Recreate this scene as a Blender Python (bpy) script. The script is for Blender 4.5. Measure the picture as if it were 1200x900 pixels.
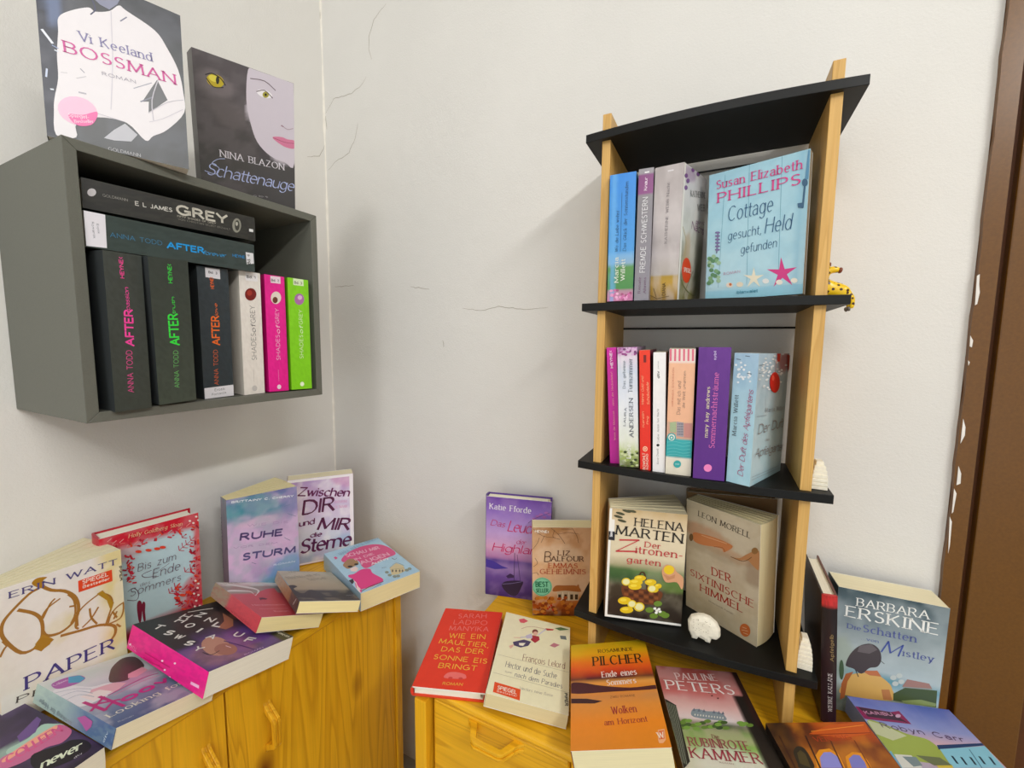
import bpy, math, random
import numpy as np
from mathutils import Matrix, Vector

for o in list(bpy.data.objects): bpy.data.objects.remove(o)
scene = bpy.context.scene
COL = scene.collection
Z0 = 1.12                      # camera height above the floor

# ---------------------------------------------------------------- camera
cam_data = bpy.data.cameras.new('camera')
cam_data.sensor_width = 36.0
cam_data.lens = 490.5586 * 36 / 1200
cam_data.clip_start = 0.01
camera = bpy.data.objects.new('camera', cam_data)
COL.objects.link(camera)
def camera_axes(yaw, pitch, roll):
    f = Vector((-math.sin(yaw)*math.cos(pitch), math.cos(yaw)*math.cos(pitch), math.sin(pitch)))
    r = Vector((math.cos(yaw), math.sin(yaw), 0)); u = r.cross(f)
    c, s = math.cos(roll), math.sin(roll)
    return c*r + s*u, -s*r + c*u, f
r_, u_, f_ = camera_axes(0.460018, -0.097066, 0.009476)
camera.matrix_world = Matrix(((r_.x, u_.x, -f_.x, 0.94811), (r_.y, u_.y, -f_.y, -0.806), (r_.z, u_.z, -f_.z, Z0), (0, 0, 0, 1)))
scene.camera = camera

# ---------------------------------------------------------------- world, light, exposure
world = bpy.data.worlds.new('world'); scene.world = world
world.use_nodes = True
world.node_tree.nodes['Background'].inputs[0].default_value = (0.93, 0.97, 1.0, 1)
world.node_tree.nodes['Background'].inputs[1].default_value = 1.0
def lamp(name, loc, target, size, power, color):
    d = bpy.data.lights.new(name, 'AREA'); d.shape = 'DISK'; d.size = size; d.energy = power; d.color = color
    o = bpy.data.objects.new(name, d); COL.objects.link(o); o.location = loc
    o.rotation_euler = (Vector(target) - Vector(loc)).to_track_quat('-Z', 'Y').to_euler()
    return o
d = bpy.data.lights.new('ceiling_tube', 'AREA'); d.shape = 'RECTANGLE'; d.size = 1.5; d.size_y = 0.1; d.energy = 29; d.color = (1.0, 0.985, 0.96)
o = bpy.data.objects.new('ceiling_tube', d); COL.objects.link(o)      # long tube lamp running parallel to the left wall
z_ = (Vector((2.35, 0, 2.44)) - Vector((.6, 0, 1.1))).normalized(); x_ = Vector((0, 1, 0)); y_ = z_.cross(x_)
o.matrix_world = Matrix(((x_.x, y_.x, z_.x, 2.35), (x_.y, y_.y, z_.y, -1.6), (x_.z, y_.z, z_.z, 2.44), (0, 0, 0, 1)))
lamp('soft_room_fill', (0.9, -2.2, 2.42), (0.9, -1.2, 0.6), 0.5, 12, (1.0, 0.985, 0.96))  # unseen soft fill, added to raise the ambient room light
scene.view_settings.view_transform = 'Standard'
scene.view_settings.look = 'None'
scene.view_settings.gamma = 1.0
scene.view_settings.exposure = 0.1
scene.view_settings.use_curve_mapping = False

# ---------------------------------------------------------------- helpers
def lin(h):
    h = h.lstrip('#')
    if len(h) == 3: h = ''.join(c*2 for c in h)
    return tuple((((int(h[i:i+2], 16)/255)+0.055)/1.055)**2.4 if int(h[i:i+2], 16) > 10 else int(h[i:i+2], 16)/255/12.92 for i in (0, 2, 4))
def tag(o, label=None, cat=None, group=None, kind=None):
    if label: o['label'] = label
    if cat: o['category'] = cat
    if group: o['group'] = group
    if kind: o['kind'] = kind
    return o
def empty(name, loc=(0, 0, 0), rot=None):
    o = bpy.data.objects.new(name, None); COL.objects.link(o); o.empty_display_size = 0.05
    if rot is not None: o.matrix_world = Matrix.Translation(loc) @ rot.to_4x4()
    else: o.location = loc
    return o
class MB:
    def __init__(s): s.v = []; s.f = []; s.c = []; s.m = []
    def add(s, vs, fs, col=None, mat=0):
        k = len(s.v); s.v += [tuple(map(float, v)) for v in vs]; s.f += [tuple(i+k for i in f) for f in fs]; s.m += [mat]*len(fs)
        if col is None: col = (0.8, 0.8, 0.8)
        if len(col) == 3 and not hasattr(col[0], '__len__'): s.c += [tuple(col)]*len(vs)
        else: s.c += [tuple(c) for c in col]
    def box(s, a, b, col=None, mat=0):
        x0, y0, z0 = a; x1, y1, z1 = b
        s.add([(x0,y0,z0),(x1,y0,z0),(x1,y1,z0),(x0,y1,z0),(x0,y0,z1),(x1,y0,z1),(x1,y1,z1),(x0,y1,z1)],
              [(0,3,2,1),(4,5,6,7),(0,1,5,4),(1,2,6,5),(2,3,7,6),(3,0,4,7)], col, mat)
    def prism(s, pts, z0, z1, axis='z', col=None, mat=0):
        n = len(pts)
        def P(p, z):
            return (p[0], p[1], z) if axis == 'z' else ((p[0], z, p[1]) if axis == 'y' else (z, p[0], p[1]))
        vs = [P(p, z0) for p in pts] + [P(p, z1) for p in pts]
        fs = [tuple(range(n))[::-1], tuple(range(n, 2*n))] + [(i, (i+1) % n, n+(i+1) % n, n+i) for i in range(n)]
        s.add(vs, fs, col, mat)
    def build(s, name, mats, parent=None, bevel=0, smooth=False, fixn=False):
        me = bpy.data.meshes.new(name); me.from_pydata(s.v, [], s.f); me.update()
        if not isinstance(mats, (list, tuple)): mats = [mats]
        for m in mats: me.materials.append(m)
        if len(mats) > 1:
            me.polygons.foreach_set('material_index', s.m)
        at = me.color_attributes.new('Col', 'FLOAT_COLOR', 'POINT')
        c = np.ones((len(s.v), 4), dtype=np.float32); c[:, :3] = np.array(s.c, dtype=np.float32).reshape(-1, 3)
        at.data.foreach_set('color', c.ravel())
        if fixn:
            import bmesh
            bm = bmesh.new(); bm.from_mesh(me); bmesh.ops.recalc_face_normals(bm, faces=bm.faces); bm.to_mesh(me); bm.free()
        if smooth:
            me.polygons.foreach_set('use_smooth', [True]*len(me.polygons))
        o = bpy.data.objects.new(name, me); COL.objects.link(o)
        if parent: o.parent = parent
        if bevel:
            b = o.modifiers.new('bevel', 'BEVEL'); b.width = bevel; b.segments = 2; b.limit_method = 'ANGLE'
        return o

# ---------------------------------------------------------------- materials
def mat(name, rough=0.5, spec=0.5):
    m = bpy.data.materials.new(name); m.use_nodes = True
    b = m.node_tree.nodes['Principled BSDF']; b.inputs['Roughness'].default_value = rough
    b.inputs['Specular IOR Level'].default_value = spec
    return m, m.node_tree.nodes, m.node_tree.links, b
def plain(name, col, rough=0.5, spec=0.5, var=0.06, scale=40):
    m, N, L, b = mat(name, rough, spec)
    n = N.new('ShaderNodeTexNoise'); n.inputs['Scale'].default_value = scale
    tc = N.new('ShaderNodeTexCoord'); L.new(tc.outputs['Object'], n.inputs['Vector'])
    r = N.new('ShaderNodeValToRGB'); c = lin(col)
    r.color_ramp.elements[0].color = (*[x*(1-var) for x in c], 1); r.color_ramp.elements[1].color = (*[min(1, x*(1+var)) for x in c], 1)
    r.color_ramp.elements[0].position = .3; r.color_ramp.elements[1].position = .7
    L.new(n.outputs['Fac'], r.inputs['Fac']); L.new(r.outputs['Color'], b.inputs['Base Color'])
    return m
def attr_mat(name, rough, mottling=0.05):
    m, N, L, b = mat(name, rough, 0.45)
    a = N.new('ShaderNodeAttribute'); a.attribute_name = 'Col'
    n = N.new('ShaderNodeTexNoise'); n.inputs['Scale'].default_value = 120; n.inputs['Detail'].default_value = 3
    tc = N.new('ShaderNodeTexCoord'); L.new(tc.outputs['Object'], n.inputs['Vector'])
    mr = N.new('ShaderNodeMapRange'); mr.inputs['To Min'].default_value = 1-mottling; mr.inputs['To Max'].default_value = 1+mottling
    L.new(n.outputs['Fac'], mr.inputs['Value'])
    v = N.new('ShaderNodeVectorMath'); v.operation = 'SCALE'
    L.new(a.outputs['Color'], v.inputs[0]); L.new(mr.outputs['Result'], v.inputs['Scale'])
    L.new(v.outputs['Vector'], b.inputs['Base Color'])
    return m
M_PRINT = attr_mat('printed_cover', 0.38)
M_PRINT_MATT = attr_mat('printed_cover_matt', 0.55)
M_INK = attr_mat('printed_ink', 0.4, 0.02)
def page_mat():
    m, N, L, b = mat('page_edges', 0.8, 0.2)
    a = N.new('ShaderNodeAttribute'); a.attribute_name = 'Col'
    tc = N.new('ShaderNodeTexCoord'); mp = N.new('ShaderNodeMapping'); mp.inputs['Scale'].default_value = (10, 900, 10)
    n = N.new('ShaderNodeTexNoise'); n.inputs['Scale'].default_value = 1.0; n.inputs['Detail'].default_value = 3
    L.new(tc.outputs['Object'], mp.inputs['Vector']); L.new(mp.outputs['Vector'], n.inputs['Vector'])
    mr = N.new('ShaderNodeMapRange'); mr.inputs['From Min'].default_value = .3; mr.inputs['From Max'].default_value = .7
    mr.inputs['To Min'].default_value = 0.92; mr.inputs['To Max'].default_value = 1.03
    L.new(n.outputs['Fac'], mr.inputs['Value'])
    v = N.new('ShaderNodeVectorMath'); v.operation = 'SCALE'
    L.new(a.outputs['Color'], v.inputs[0]); L.new(mr.outputs['Result'], v.inputs['Scale'])
    L.new(v.outputs['Vector'], b.inputs['Base Color'])
    bp = N.new('ShaderNodeBump'); bp.inputs['Strength'].default_value = 0.15; bp.inputs['Distance'].default_value = 0.0003
    L.new(n.outputs['Fac'], bp.inputs['Height']); L.new(bp.outputs['Normal'], b.inputs['Normal'])
    return m
M_PAGES = page_mat()
def wood(name, grain, light, dark, knot, rough=0.35, ring=26, along=1.6, knots=True, contrast=1.0, seed=0.0):
    """pine grain running along the given object axis (0, 1 or 2)"""
    m, N, L, b = mat(name, rough, 0.4)
    tc = N.new('ShaderNodeTexCoord'); mp = N.new('ShaderNodeMapping')
    sc = [ring]*3; sc[grain] = along
    mp.inputs['Scale'].default_value = sc; mp.inputs['Location'].default_value = (seed, seed*.7, seed*1.3)
    L.new(tc.outputs['Object'], mp.inputs['Vector'])
    n = N.new('ShaderNodeTexNoise'); n.inputs['Scale'].default_value = 0.55; n.inputs['Detail'].default_value = 2; n.inputs['Distortion'].default_value = 0.6
    L.new(mp.outputs['Vector'], n.inputs['Vector'])
    mul = N.new('ShaderNodeMath'); mul.operation = 'MULTIPLY'; mul.inputs[1].default_value = 11
    L.new(n.outputs['Fac'], mul.inputs[0])
    fr = N.new('ShaderNodeMath'); fr.operation = 'FRACT'; L.new(mul.outputs[0], fr.inputs[0])
    ramp = N.new('ShaderNodeValToRGB'); e = ramp.color_ramp.elements
    e[0].color = (*lin(light), 1); e[0].position = 0.0; e[1].color = (*lin(light), 1); e[1].position = 1.0
    x = e.new(0.55); x.color = (*[a*(1-.25*contrast)+b_*.25*contrast for a, b_ in zip(lin(light), lin(dark))], 1)
    x = e.new(0.86); x.color = (*[a*(1-.8*contrast)+b_*.8*contrast for a, b_ in zip(lin(light), lin(dark))], 1)
    L.new(fr.outputs[0], ramp.inputs['Fac'])
    # fine fibres
    mp2 = N.new('ShaderNodeMapping'); s2 = [420]*3; s2[grain] = 9; mp2.inputs['Scale'].default_value = s2
    L.new(tc.outputs['Object'], mp2.inputs['Vector'])
    n2 = N.new('ShaderNodeTexNoise'); n2.inputs['Scale'].default_value = 1; L.new(mp2.outputs['Vector'], n2.inputs['Vector'])
    mr = N.new('ShaderNodeMapRange'); mr.inputs['To Min'].default_value = 0.82; mr.inputs['To Max'].default_value = 1.12
    L.new(n2.outputs['Fac'], mr.inputs['Value'])
    v = N.new('ShaderNodeVectorMath'); v.operation = 'SCALE'; L.new(ramp.outputs['Color'], v.inputs[0]); L.new(mr.outputs['Result'], v.inputs['Scale'])
    out = v.outputs['Vector']
    if knots:
        mp3 = N.new('ShaderNodeMapping'); s3 = [9, 9, 9]; s3[grain] = 4.2; s3[1 if grain == 0 else 0] = .8; mp3.inputs['Scale'].default_value = s3; mp3.inputs['Location'].default_value = (seed*2, .3, seed)
        L.new(tc.outputs['Object'], mp3.inputs['Vector'])
        vo = N.new('ShaderNodeTexVoronoi'); vo.inputs['Scale'].default_value = 1; L.new(mp3.outputs['Vector'], vo.inputs['Vector'])
        kr = N.new('ShaderNodeValToRGB'); kr.color_ramp.elements[0].position = 0.04; kr.color_ramp.elements[0].color = (1, 1, 1, 1)
        kr.color_ramp.elements[1].position = 0.2; kr.color_ramp.elements[1].color = (0, 0, 0, 1)
        L.new(vo.outputs['Distance'], kr.inputs['Fac'])
        mx = N.new('ShaderNodeMix'); mx.data_type = 'RGBA'; L.new(kr.outputs['Color'], mx.inputs[0])
        L.new(out, mx.inputs[6]); mx.inputs[7].default_value = (*lin(knot), 1); out = mx.outputs[2]
    L.new(out, b.inputs['Base Color'])
    bp = N.new('ShaderNodeBump'); bp.inputs['Strength'].default_value = 0.15; bp.inputs['Distance'].default_value = 0.0005
    L.new(n2.outputs['Fac'], bp.inputs['Height']); L.new(bp.outputs['Normal'], b.inputs['Normal'])
    return m
PL, PD, PK = '#f2b822', '#c48612', '#7c420a'
PINE_X = wood('pine_grain_across', 0, PL, PD, PK, contrast=.75)
PINE_Y = wood('pine_grain_deep', 1, PL, PD, PK, seed=1.7, contrast=.75)
PINE_Z = wood('pine_grain_upright', 2, PL, PD, PK, seed=3.1, contrast=.75)
BEECH = wood('beech_veneer', 2, '#dcb066', '#c08c40', '#a0702c', rough=0.45, ring=60, along=2.5, knots=False, contrast=.6)
def wall_mat(name, col):
    m, N, L, b = mat(name, 0.85, 0.25)
    tc = N.new('ShaderNodeTexCoord')
    n = N.new('ShaderNodeTexNoise'); n.inputs['Scale'].default_value = 2.2; n.inputs['Detail'].default_value = 4
    L.new(tc.outputs['Object'], n.inputs['Vector'])
    r = N.new('ShaderNodeValToRGB'); c = lin(col)
    r.color_ramp.elements[0].position = .3; r.color_ramp.elements[0].color = (*[x*.93 for x in c], 1)
    r.color_ramp.elements[1].position = .7; r.color_ramp.elements[1].color = (*c, 1)
    L.new(n.outputs['Fac'], r.inputs['Fac']); L.new(r.outputs['Color'], b.inputs['Base Color'])
    n2 = N.new('ShaderNodeTexNoise'); n2.inputs['Scale'].default_value = 260; n2.inputs['Detail'].default_value = 6; n2.inputs['Roughness'].default_value = .65
    L.new(tc.outputs['Object'], n2.inputs['Vector'])
    n3 = N.new('ShaderNodeTexNoise'); n3.inputs['Scale'].default_value = 22; n3.inputs['Detail'].default_value = 3
    L.new(tc.outputs['Object'], n3.inputs['Vector'])
    ad = N.new('ShaderNodeMath'); ad.operation = 'MULTIPLY_ADD'; ad.inputs[1].default_value = 1.6
    L.new(n3.outputs['Fac'], ad.inputs[0]); L.new(n2.outputs['Fac'], ad.inputs[2])
    bp = N.new('ShaderNodeBump'); bp.inputs['Strength'].default_value = 0.4; bp.inputs['Distance'].default_value = 0.0014
    L.new(ad.outputs[0], bp.inputs['Height']); L.new(bp.outputs['Normal'], b.inputs['Normal'])
    return m
M_WALL = wall_mat('painted_plaster', '#e8e6e1')
M_CEIL = plain('ceiling_paint', '#dedbd4', .9, .2)
M_FLOOR = plain('grey_floor_covering', '#a09c94', .7, .3, .12, 60)
M_CAULK = plain('corner_filler', '#f2eee4', .6, .3)
M_CRACK = plain('crack_line', '#a59d8e', .9, .1)
M_BROWN = plain('brown_gloss_paint', '#6c4614', .3, .5, .1, 300)
M_BROWN2 = plain('brown_gloss_paint_dark', '#5a3008', .42, .5, .08, 300)
M_CHIP = plain('bare_plaster', '#ece8e2', .9, .2)
M_BOX = plain('dark_grey_foil', '#67685f', .55, .4, .05, 700)
M_BLACK = plain('black_laminate', '#0e0f0f', .5, .3, .08, 500)
M_ROD = plain('black_metal_rod', '#0c0c0c', .4, .5)
M_CERAMIC = plain('cream_ceramic', '#f0ead8', .5, .4, .05, 200)
M_CERDOT = plain('incised_line', '#b8ae98', .7, .2)

# ---------------------------------------------------------------- the room
def struct(o): return tag(o, kind='structure')
b = MB(); b.box((-.1, -3.2, 0), (0, .1, 2.5)); wall_left = struct(b.build('wall_left', M_WALL))
b = MB(); b.box((0, 0, 0), (1.2548, .1, 2.5)); wall_back = struct(b.build('wall_back', M_WALL))
b = MB(); b.box((1.2548, .03, 0), (2.9, .1, 2.5)); b.build('wall_reveal', M_WALL, wall_back)
b = MB(); b.box((2.9, -3.2, 0), (3.0, .1, 2.5)); struct(b.build('wall_right', M_WALL))
b = MB(); b.box((-.1, -3.2, -.1), (3.0, .1, 0)); struct(b.build('floor', M_FLOOR))
b = MB(); b.box((-.1, -3.2, 2.5), (3.0, .1, 2.6)); struct(b.build('ceiling', M_CEIL))
def ribbon(mb, pts, w, place, col=None, taper=True):
    P = [Vector((p[0], p[1])) for p in pts]; n = len(P); L_, R_ = [], []
    for i in range(n):
        d = (P[min(i+1, n-1)] - P[max(i-1, 0)]).normalized(); nn = Vector((-d.y, d.x))
        ww = w*(.5 if not taper else .5*(.35+.65*math.sin(math.pi*(i+.5)/n)))
        L_.append(P[i]+nn*ww); R_.append(P[i]-nn*ww)
    vs = [place(p) for p in L_] + [place(p) for p in R_]
    mb.add(vs, [(i, i+1, n+i+1, n+i) for i in range(n-1)], col)
def jag(pts, rnd):
    out = [pts[0]]
    for a, c in zip(pts, pts[1:]):
        k = max(2, int(math.dist(a, c)/.008))
        for i in range(1, k+1):
            t = i/k; j = 0.0012 if i < k else 0
            out.append((a[0]+(c[0]-a[0])*t+rnd.uniform(-j, j), a[1]+(c[1]-a[1])*t+rnd.uniform(-j, j)))
    return out
rnd = random.Random(3)
for pts in [[(0.0054, 1.6988), (0.0083, 1.665)], [(0.0057, 1.7047), (0.0366, 1.7334), (0.0986, 1.7303), (0.1321, 1.742), (0.1488, 1.7575)], [(0.1673, 1.7913), (0.1586, 1.8157), (0.1595, 1.8429), (0.1761, 1.8758), (0.2148, 1.8982)], [(0.0081, 1.5644), (0.0315, 1.5788), (0.0848, 1.5933), (0.1072, 1.6243), (0.1167, 1.6571)], [(0.0188, 1.2652), (0.0882, 1.2653)], [(0.2749, 1.2523), (0.331, 1.2441)], [(0.423, 1.1977), (0.4725, 1.1911), (0.5139, 1.1991), (0.5759, 1.1904), (0.629, 1.1937)], [(0.3678, 1.1251), (0.3704, 1.1097)]]:
    c = MB(); ribbon(c, jag(pts, rnd), .0011, lambda p: (p.x, -.0003, p.y)); c.build('crack', M_CRACK, wall_back)
for pts in [[(-0.0551, 1.5785), (-0.0185, 1.5937), (-0.0022, 1.6263)], [(0.0017, 1.9081), (0.0072, 1.9522), (0.0355, 2.0003)]]:
    pts = [(min(p[0], -.002), p[1]) for p in pts]
    c = MB(); ribbon(c, jag(pts, rnd), .0011, lambda p: (.0003, p.x, p.y)); c.build('crack', M_CRACK, wall_left)
c = MB()                                   # wavy bead of filler in the room corner
zs = np.linspace(.02, 2.48, 80); rr = [.0035+.0012*math.sin(z*23)+.0008*math.sin(z*61) for z in zs]
for i in range(79):
    for k in range(4):
        a0, a1 = k*math.pi/8, (k+1)*math.pi/8
        f = lambda r, a, z: (r*(1-math.sin(a)), -r*(1-math.cos(a)), z)
        c.add([f(rr[i], a0, zs[i]), f(rr[i], a1, zs[i]), f(rr[i+1], a1, zs[i+1]), f(rr[i+1], a0, zs[i+1])], [(0, 1, 2, 3)])
struct(c.build('trim_1', M_CAULK, fixn=False))
# brown door frame right of the back wall
fr = MB()
edge = [(1.2548 + .0006*math.sin(z*37)+.0004*math.sin(z*91), z) for z in np.linspace(0, 2.3, 90)]
fr.prism([(x, z) for x, z in edge] + [(1.2745, 2.3), (1.2745, 0)], -.008, .03, 'y')
frame = struct(fr.build('trim_2', M_BROWN, fixn=True))
b = MB(); b.box((1.2745, .008, 0), (1.2845, .03, 2.3)); b.build('frame_groove', M_BROWN2, frame)
b = MB(); b.box((1.2845, -.004, 0), (1.353, .03, 2.3)); b.build('frame_board', M_BROWN, frame, bevel=.002)
for pts in [[(1.254, 1.2167), (1.2564, 1.2188), (1.2569, 1.2055), (1.2585, 1.1944), (1.2572, 1.1789), (1.2553, 1.1776)], [(1.2542, 1.1363), (1.2574, 1.1295), (1.2569, 1.1204), (1.2548, 1.1217)], [(1.2548, 1.1021), (1.2566, 1.0999), (1.2557, 1.0952)], [(1.2565, 1.021), (1.2598, 1.0095), (1.2601, 0.9978), (1.2567, 0.9856)], [(1.2573, 0.9536), (1.2609, 0.9431), (1.2614, 0.9287), (1.2575, 0.9257)], [(1.2555, 0.9205), (1.2585, 0.9137), (1.2573, 0.8866), (1.2561, 0.8839)], [(1.2544, 0.8787), (1.2571, 0.8718), (1.2578, 0.8372), (1.2571, 0.8246)]]:
    c = MB(); c.prism(pts, -.0088, -.0079, 'y'); c.build('paint_chip', M_CHIP, frame, fixn=True)
b = MB(); b.box((1.353, .012, .01), (2.16, .03, 2.05)); door = struct(b.build('door_1', M_BROWN2))
b = MB(); b.box((1.46, .006, .2), (2.06, .012, .95)); b.build('door_panel', M_BROWN2, door, bevel=.004)
b = MB(); b.box((1.46, .006, 1.1), (2.06, .012, 1.95)); b.build('door_panel', M_BROWN2, door, bevel=.004)
b = MB(); b.box((2.16, -.008, 0), (2.24, .03, 2.13)); b.build('frame_board', M_BROWN, frame)

# ---------------------------------------------------------------- wall box
def wall_box():
    t = tag(empty('wall_box_shelf', (0, -.4032, 1.0141)), 'dark grey open box shelf on the left wall', 'shelf')
    D, y0, y1, H, T = .238, -.1749, .1749, .3463, .0128
    def panel(name, pts):     # pts in (y, z), extruded along x, mitred ends
        m = MB(); m.prism(pts, 0.001, D, 'x'); m.build(name, M_BOX, t, bevel=.0006, fixn=True)
    g = .00012
    panel('top_panel', [(y0+g, H), (y1-g, H), (y1-T-g, H-T), (y0+T+g, H-T)])
    panel('bottom_panel', [(y0+g, 0), (y1-g, 0), (y1-T-g, T), (y0+T+g, T)])
    panel('side_panel', [(y0, g), (y0, H-g), (y0+T, H-T-g), (y0+T, T+g)])
    panel('side_panel', [(y1, g), (y1, H-g), (y1-T, H-T-g), (y1-T, T+g)])
    m = MB(); m.box((.001, y0+T, T), (.005, y1-T, H-T)); m.build('back_panel', M_BOX, t)
wall_box()

# ---------------------------------------------------------------- ladder shelf
SX0, SX1 = .7483, 1.0879
TIERS = [1.4359, 1.1833, .9301, .6726]
def ladder_shelf():
    t = tag(empty('ladder_shelf', ((SX0+SX1)/2, -.08, .5765)), 'black four tier shelf with two beech uprights standing on the pine chest', 'shelf')
    ox, oy, oz = t.location
    for x0, x1 in ((.7722, .785), (1.0518, 1.0647)):
        m = MB(); m.box((x0-ox, -.1523-oy, 0), (x1-ox, -.0105-oy, 1.4624-oz)); m.build('upright', BEECH, t, bevel=.0008)
    for z in TIERS:
        n = 16; front = [(SX0+(SX1-SX0)*i/n-ox, -.1572-.012*(1-(2*i/n-1)**2)-oy) for i in range(n+1)]
        m = MB(); m.prism(front + [(SX1-ox, -.0125-oy), (SX0-ox, -.0125-oy)], z-.0119-oz, z-oz, 'z'); m.build('shelf_board', M_BLACK, t, bevel=.0006, fixn=True)
    for z in (1.4069, 1.1486):
        m = MB(); k = 8
        for i in range(k):
            a, c = 2*math.pi*i/k, 2*math.pi*(i+1)/k; r = .0016
            m.add([(.785-ox, -.013+r*math.cos(a)-oy, z+r*math.sin(a)-oz), (.785-ox, -.013+r*math.cos(c)-oy, z+r*math.sin(c)-oz), (1.0518-ox, -.013+r*math.cos(c)-oy, z+r*math.sin(c)-oz), (1.0518-ox, -.013+r*math.cos(a)-oy, z+r*math.sin(a)-oz)], [(0, 1, 2, 3)])
        m.build('cross_rod', M_ROD, t)
ladder_shelf()

# ---------------------------------------------------------------- pine furniture
def pull_handle(parent, M, matl, w=.093, flat=.046, out=.03, th=.0125):
    """trapezoid bow handle with a groove; local: x along, y outwards (negative = out), z thickness"""
    m = MB()
    path = [(-w/2, 0), (-w/2+.006, -.004), (-flat/2-.003, -out+.003), (-flat/2+.003, -out), (flat/2-.003, -out), (flat/2+.003, -out+.003), (w/2-.006, -.004), (w/2, 0)]
    inner = [(-w/2+.016, 0), (-w/2+.018, -.004), (-flat/2+.003, -out+.009), (-flat/2+.006, -out+.0085), (flat/2-.006, -out+.0085), (flat/2-.003, -out+.009), (w/2-.018, -.004), (w/2-.016, 0)]
    prof = [(0, 1), (.0012, 1), (.0012, 0)]
    n = len(path)
    for k, (z0, z1, ins) in enumerate(((-th/2, -.0015, 0), (-.0015, .0015, .0022), (.0015, th/2, 0))):
        o = []
        for p, q in zip(path, inner):
            d = Vector((q[0]-p[0], q[1]-p[1])); L_ = d.length; d = d/L_ if L_ else d
            o.append((p[0]+d.x*ins, p[1]+d.y*ins))
        vs = [(x, y, z0) for x, y in o] + [(x, y, z0) for x, y in inner] + [(x, y, z1) for x, y in o] + [(x, y, z1) for x, y in inner]
        fs = []
        for i in range(n-1):
            fs += [(i, i+1, n+i+1, n+i), (2*n+i, 3*n+i, 3*n+i+1, 2*n+i+1), (i, 2*n+i, 2*n+i+1, i+1), (n+i, n+i+1, 3*n+i+1, 3*n+i)]
        fs += [(0, n, 3*n, 2*n), (n-1, 3*n-1, 4*n-1, 2*n-1)]
        m.add([tuple(M @ Vector(v)) for v in vs], fs)
    m.build('handle', matl, parent, bevel=.0008, fixn=True)
def nosed(mb, x0, x1, yb, yf, z0, z1, axis):
    """board with a rounded front edge; profile in (y,z) extruded along x (axis='x') """
    r = (z1-z0)/2; pts = [(yb, z0)]
    for i in range(7):
        a = -math.pi/2 + math.pi*i/6; pts.append((yf-(r*.7)*math.cos(a)+r*.7-0, (z0+z1)/2+r*math.sin(a)))
    pts.append((yb, z1)); mb.prism(pts, x0, x1, axis)
def chest():
    x0, x1, yf, yb, top = .545, 1.292, -.318, -.02, .577
    t = tag(empty('pine_chest', ((x0+x1)/2, (yf+yb)/2, 0)), 'golden pine chest of drawers against the back wall', 'chest')
    o = t.location.copy()
    def bx(name, a, c, m_, bev=.0015):
        m = MB(); m.box([a[i]-o[i] for i in range(3)], [c[i]-o[i] for i in range(3)]); return m.build(name, m_, t, bevel=bev)
    m = MB(); nosed(m, x0+.0005-o.x, x1-.0005-o.x, yb-o.y, yf-o.y, top-.0125, top, 'x'); m.build('top_panel', PINE_X, t, fixn=True)
    bx('side_panel', (x0, yf-.010, .0), (x0+.0215, yb, top-.0128), PINE_Z); bx('side_panel', (x1-.0215, yf-.010, 0), (x1, yb, top-.0128), PINE_Z)
    bx('back_panel', (x0+.0217, yb-.008, .05), (x1-.0217, yb, top-.0128), PINE_Z, 0)
    bx('plinth', (x0+.0217, yf+.02, 0), (x1-.0217, yf+.035, .07), PINE_X)
    bx('bottom_panel', (x0+.0217, yf+.036, .05), (x1-.0217, yb-.009, .068), PINE_X)
    xs = [x0+.0265, x0+.0265+.2315, x0+.0265+2*.2315, x0+.0265+3*.2315]
    for i in range(3):
        if i: bx('divider', (xs[i]-.008, yf+.012, .072), (xs[i]+.004, yb-.009, top-.0128), PINE_Z)
        for j, (z0, z1) in enumerate(((.325, top-.0145), (.075, .321))):
            xa, xb = xs[i]+.005 if i else xs[i], xs[i+1]-.009
            dr = empty('drawer', ((xa+xb)/2-o.x, yf+.004-o.y, (z0+z1)/2-o.z)); dr.parent = t
            m = MB(); w, h = (xb-xa)/2, (z1-z0)/2; m.box((-w, 0, -h), (w, .016, h)); m.build('drawer_front', PINE_X, dr, bevel=.003)
            m = MB(); m.box((-w+.01, .017, -h+.01), (w-.01, .24, h-.015)); m.build('drawer_box', PINE_X, dr)
            hx = (.6825-(xa+xb)/2) if i == 0 else 0
            hz = (.5505 - (z0+z1)/2) if j == 0 else 0
            pull_handle(dr, Matrix.Translation((hx, 0, hz)), PINE_X)
chest()
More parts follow.
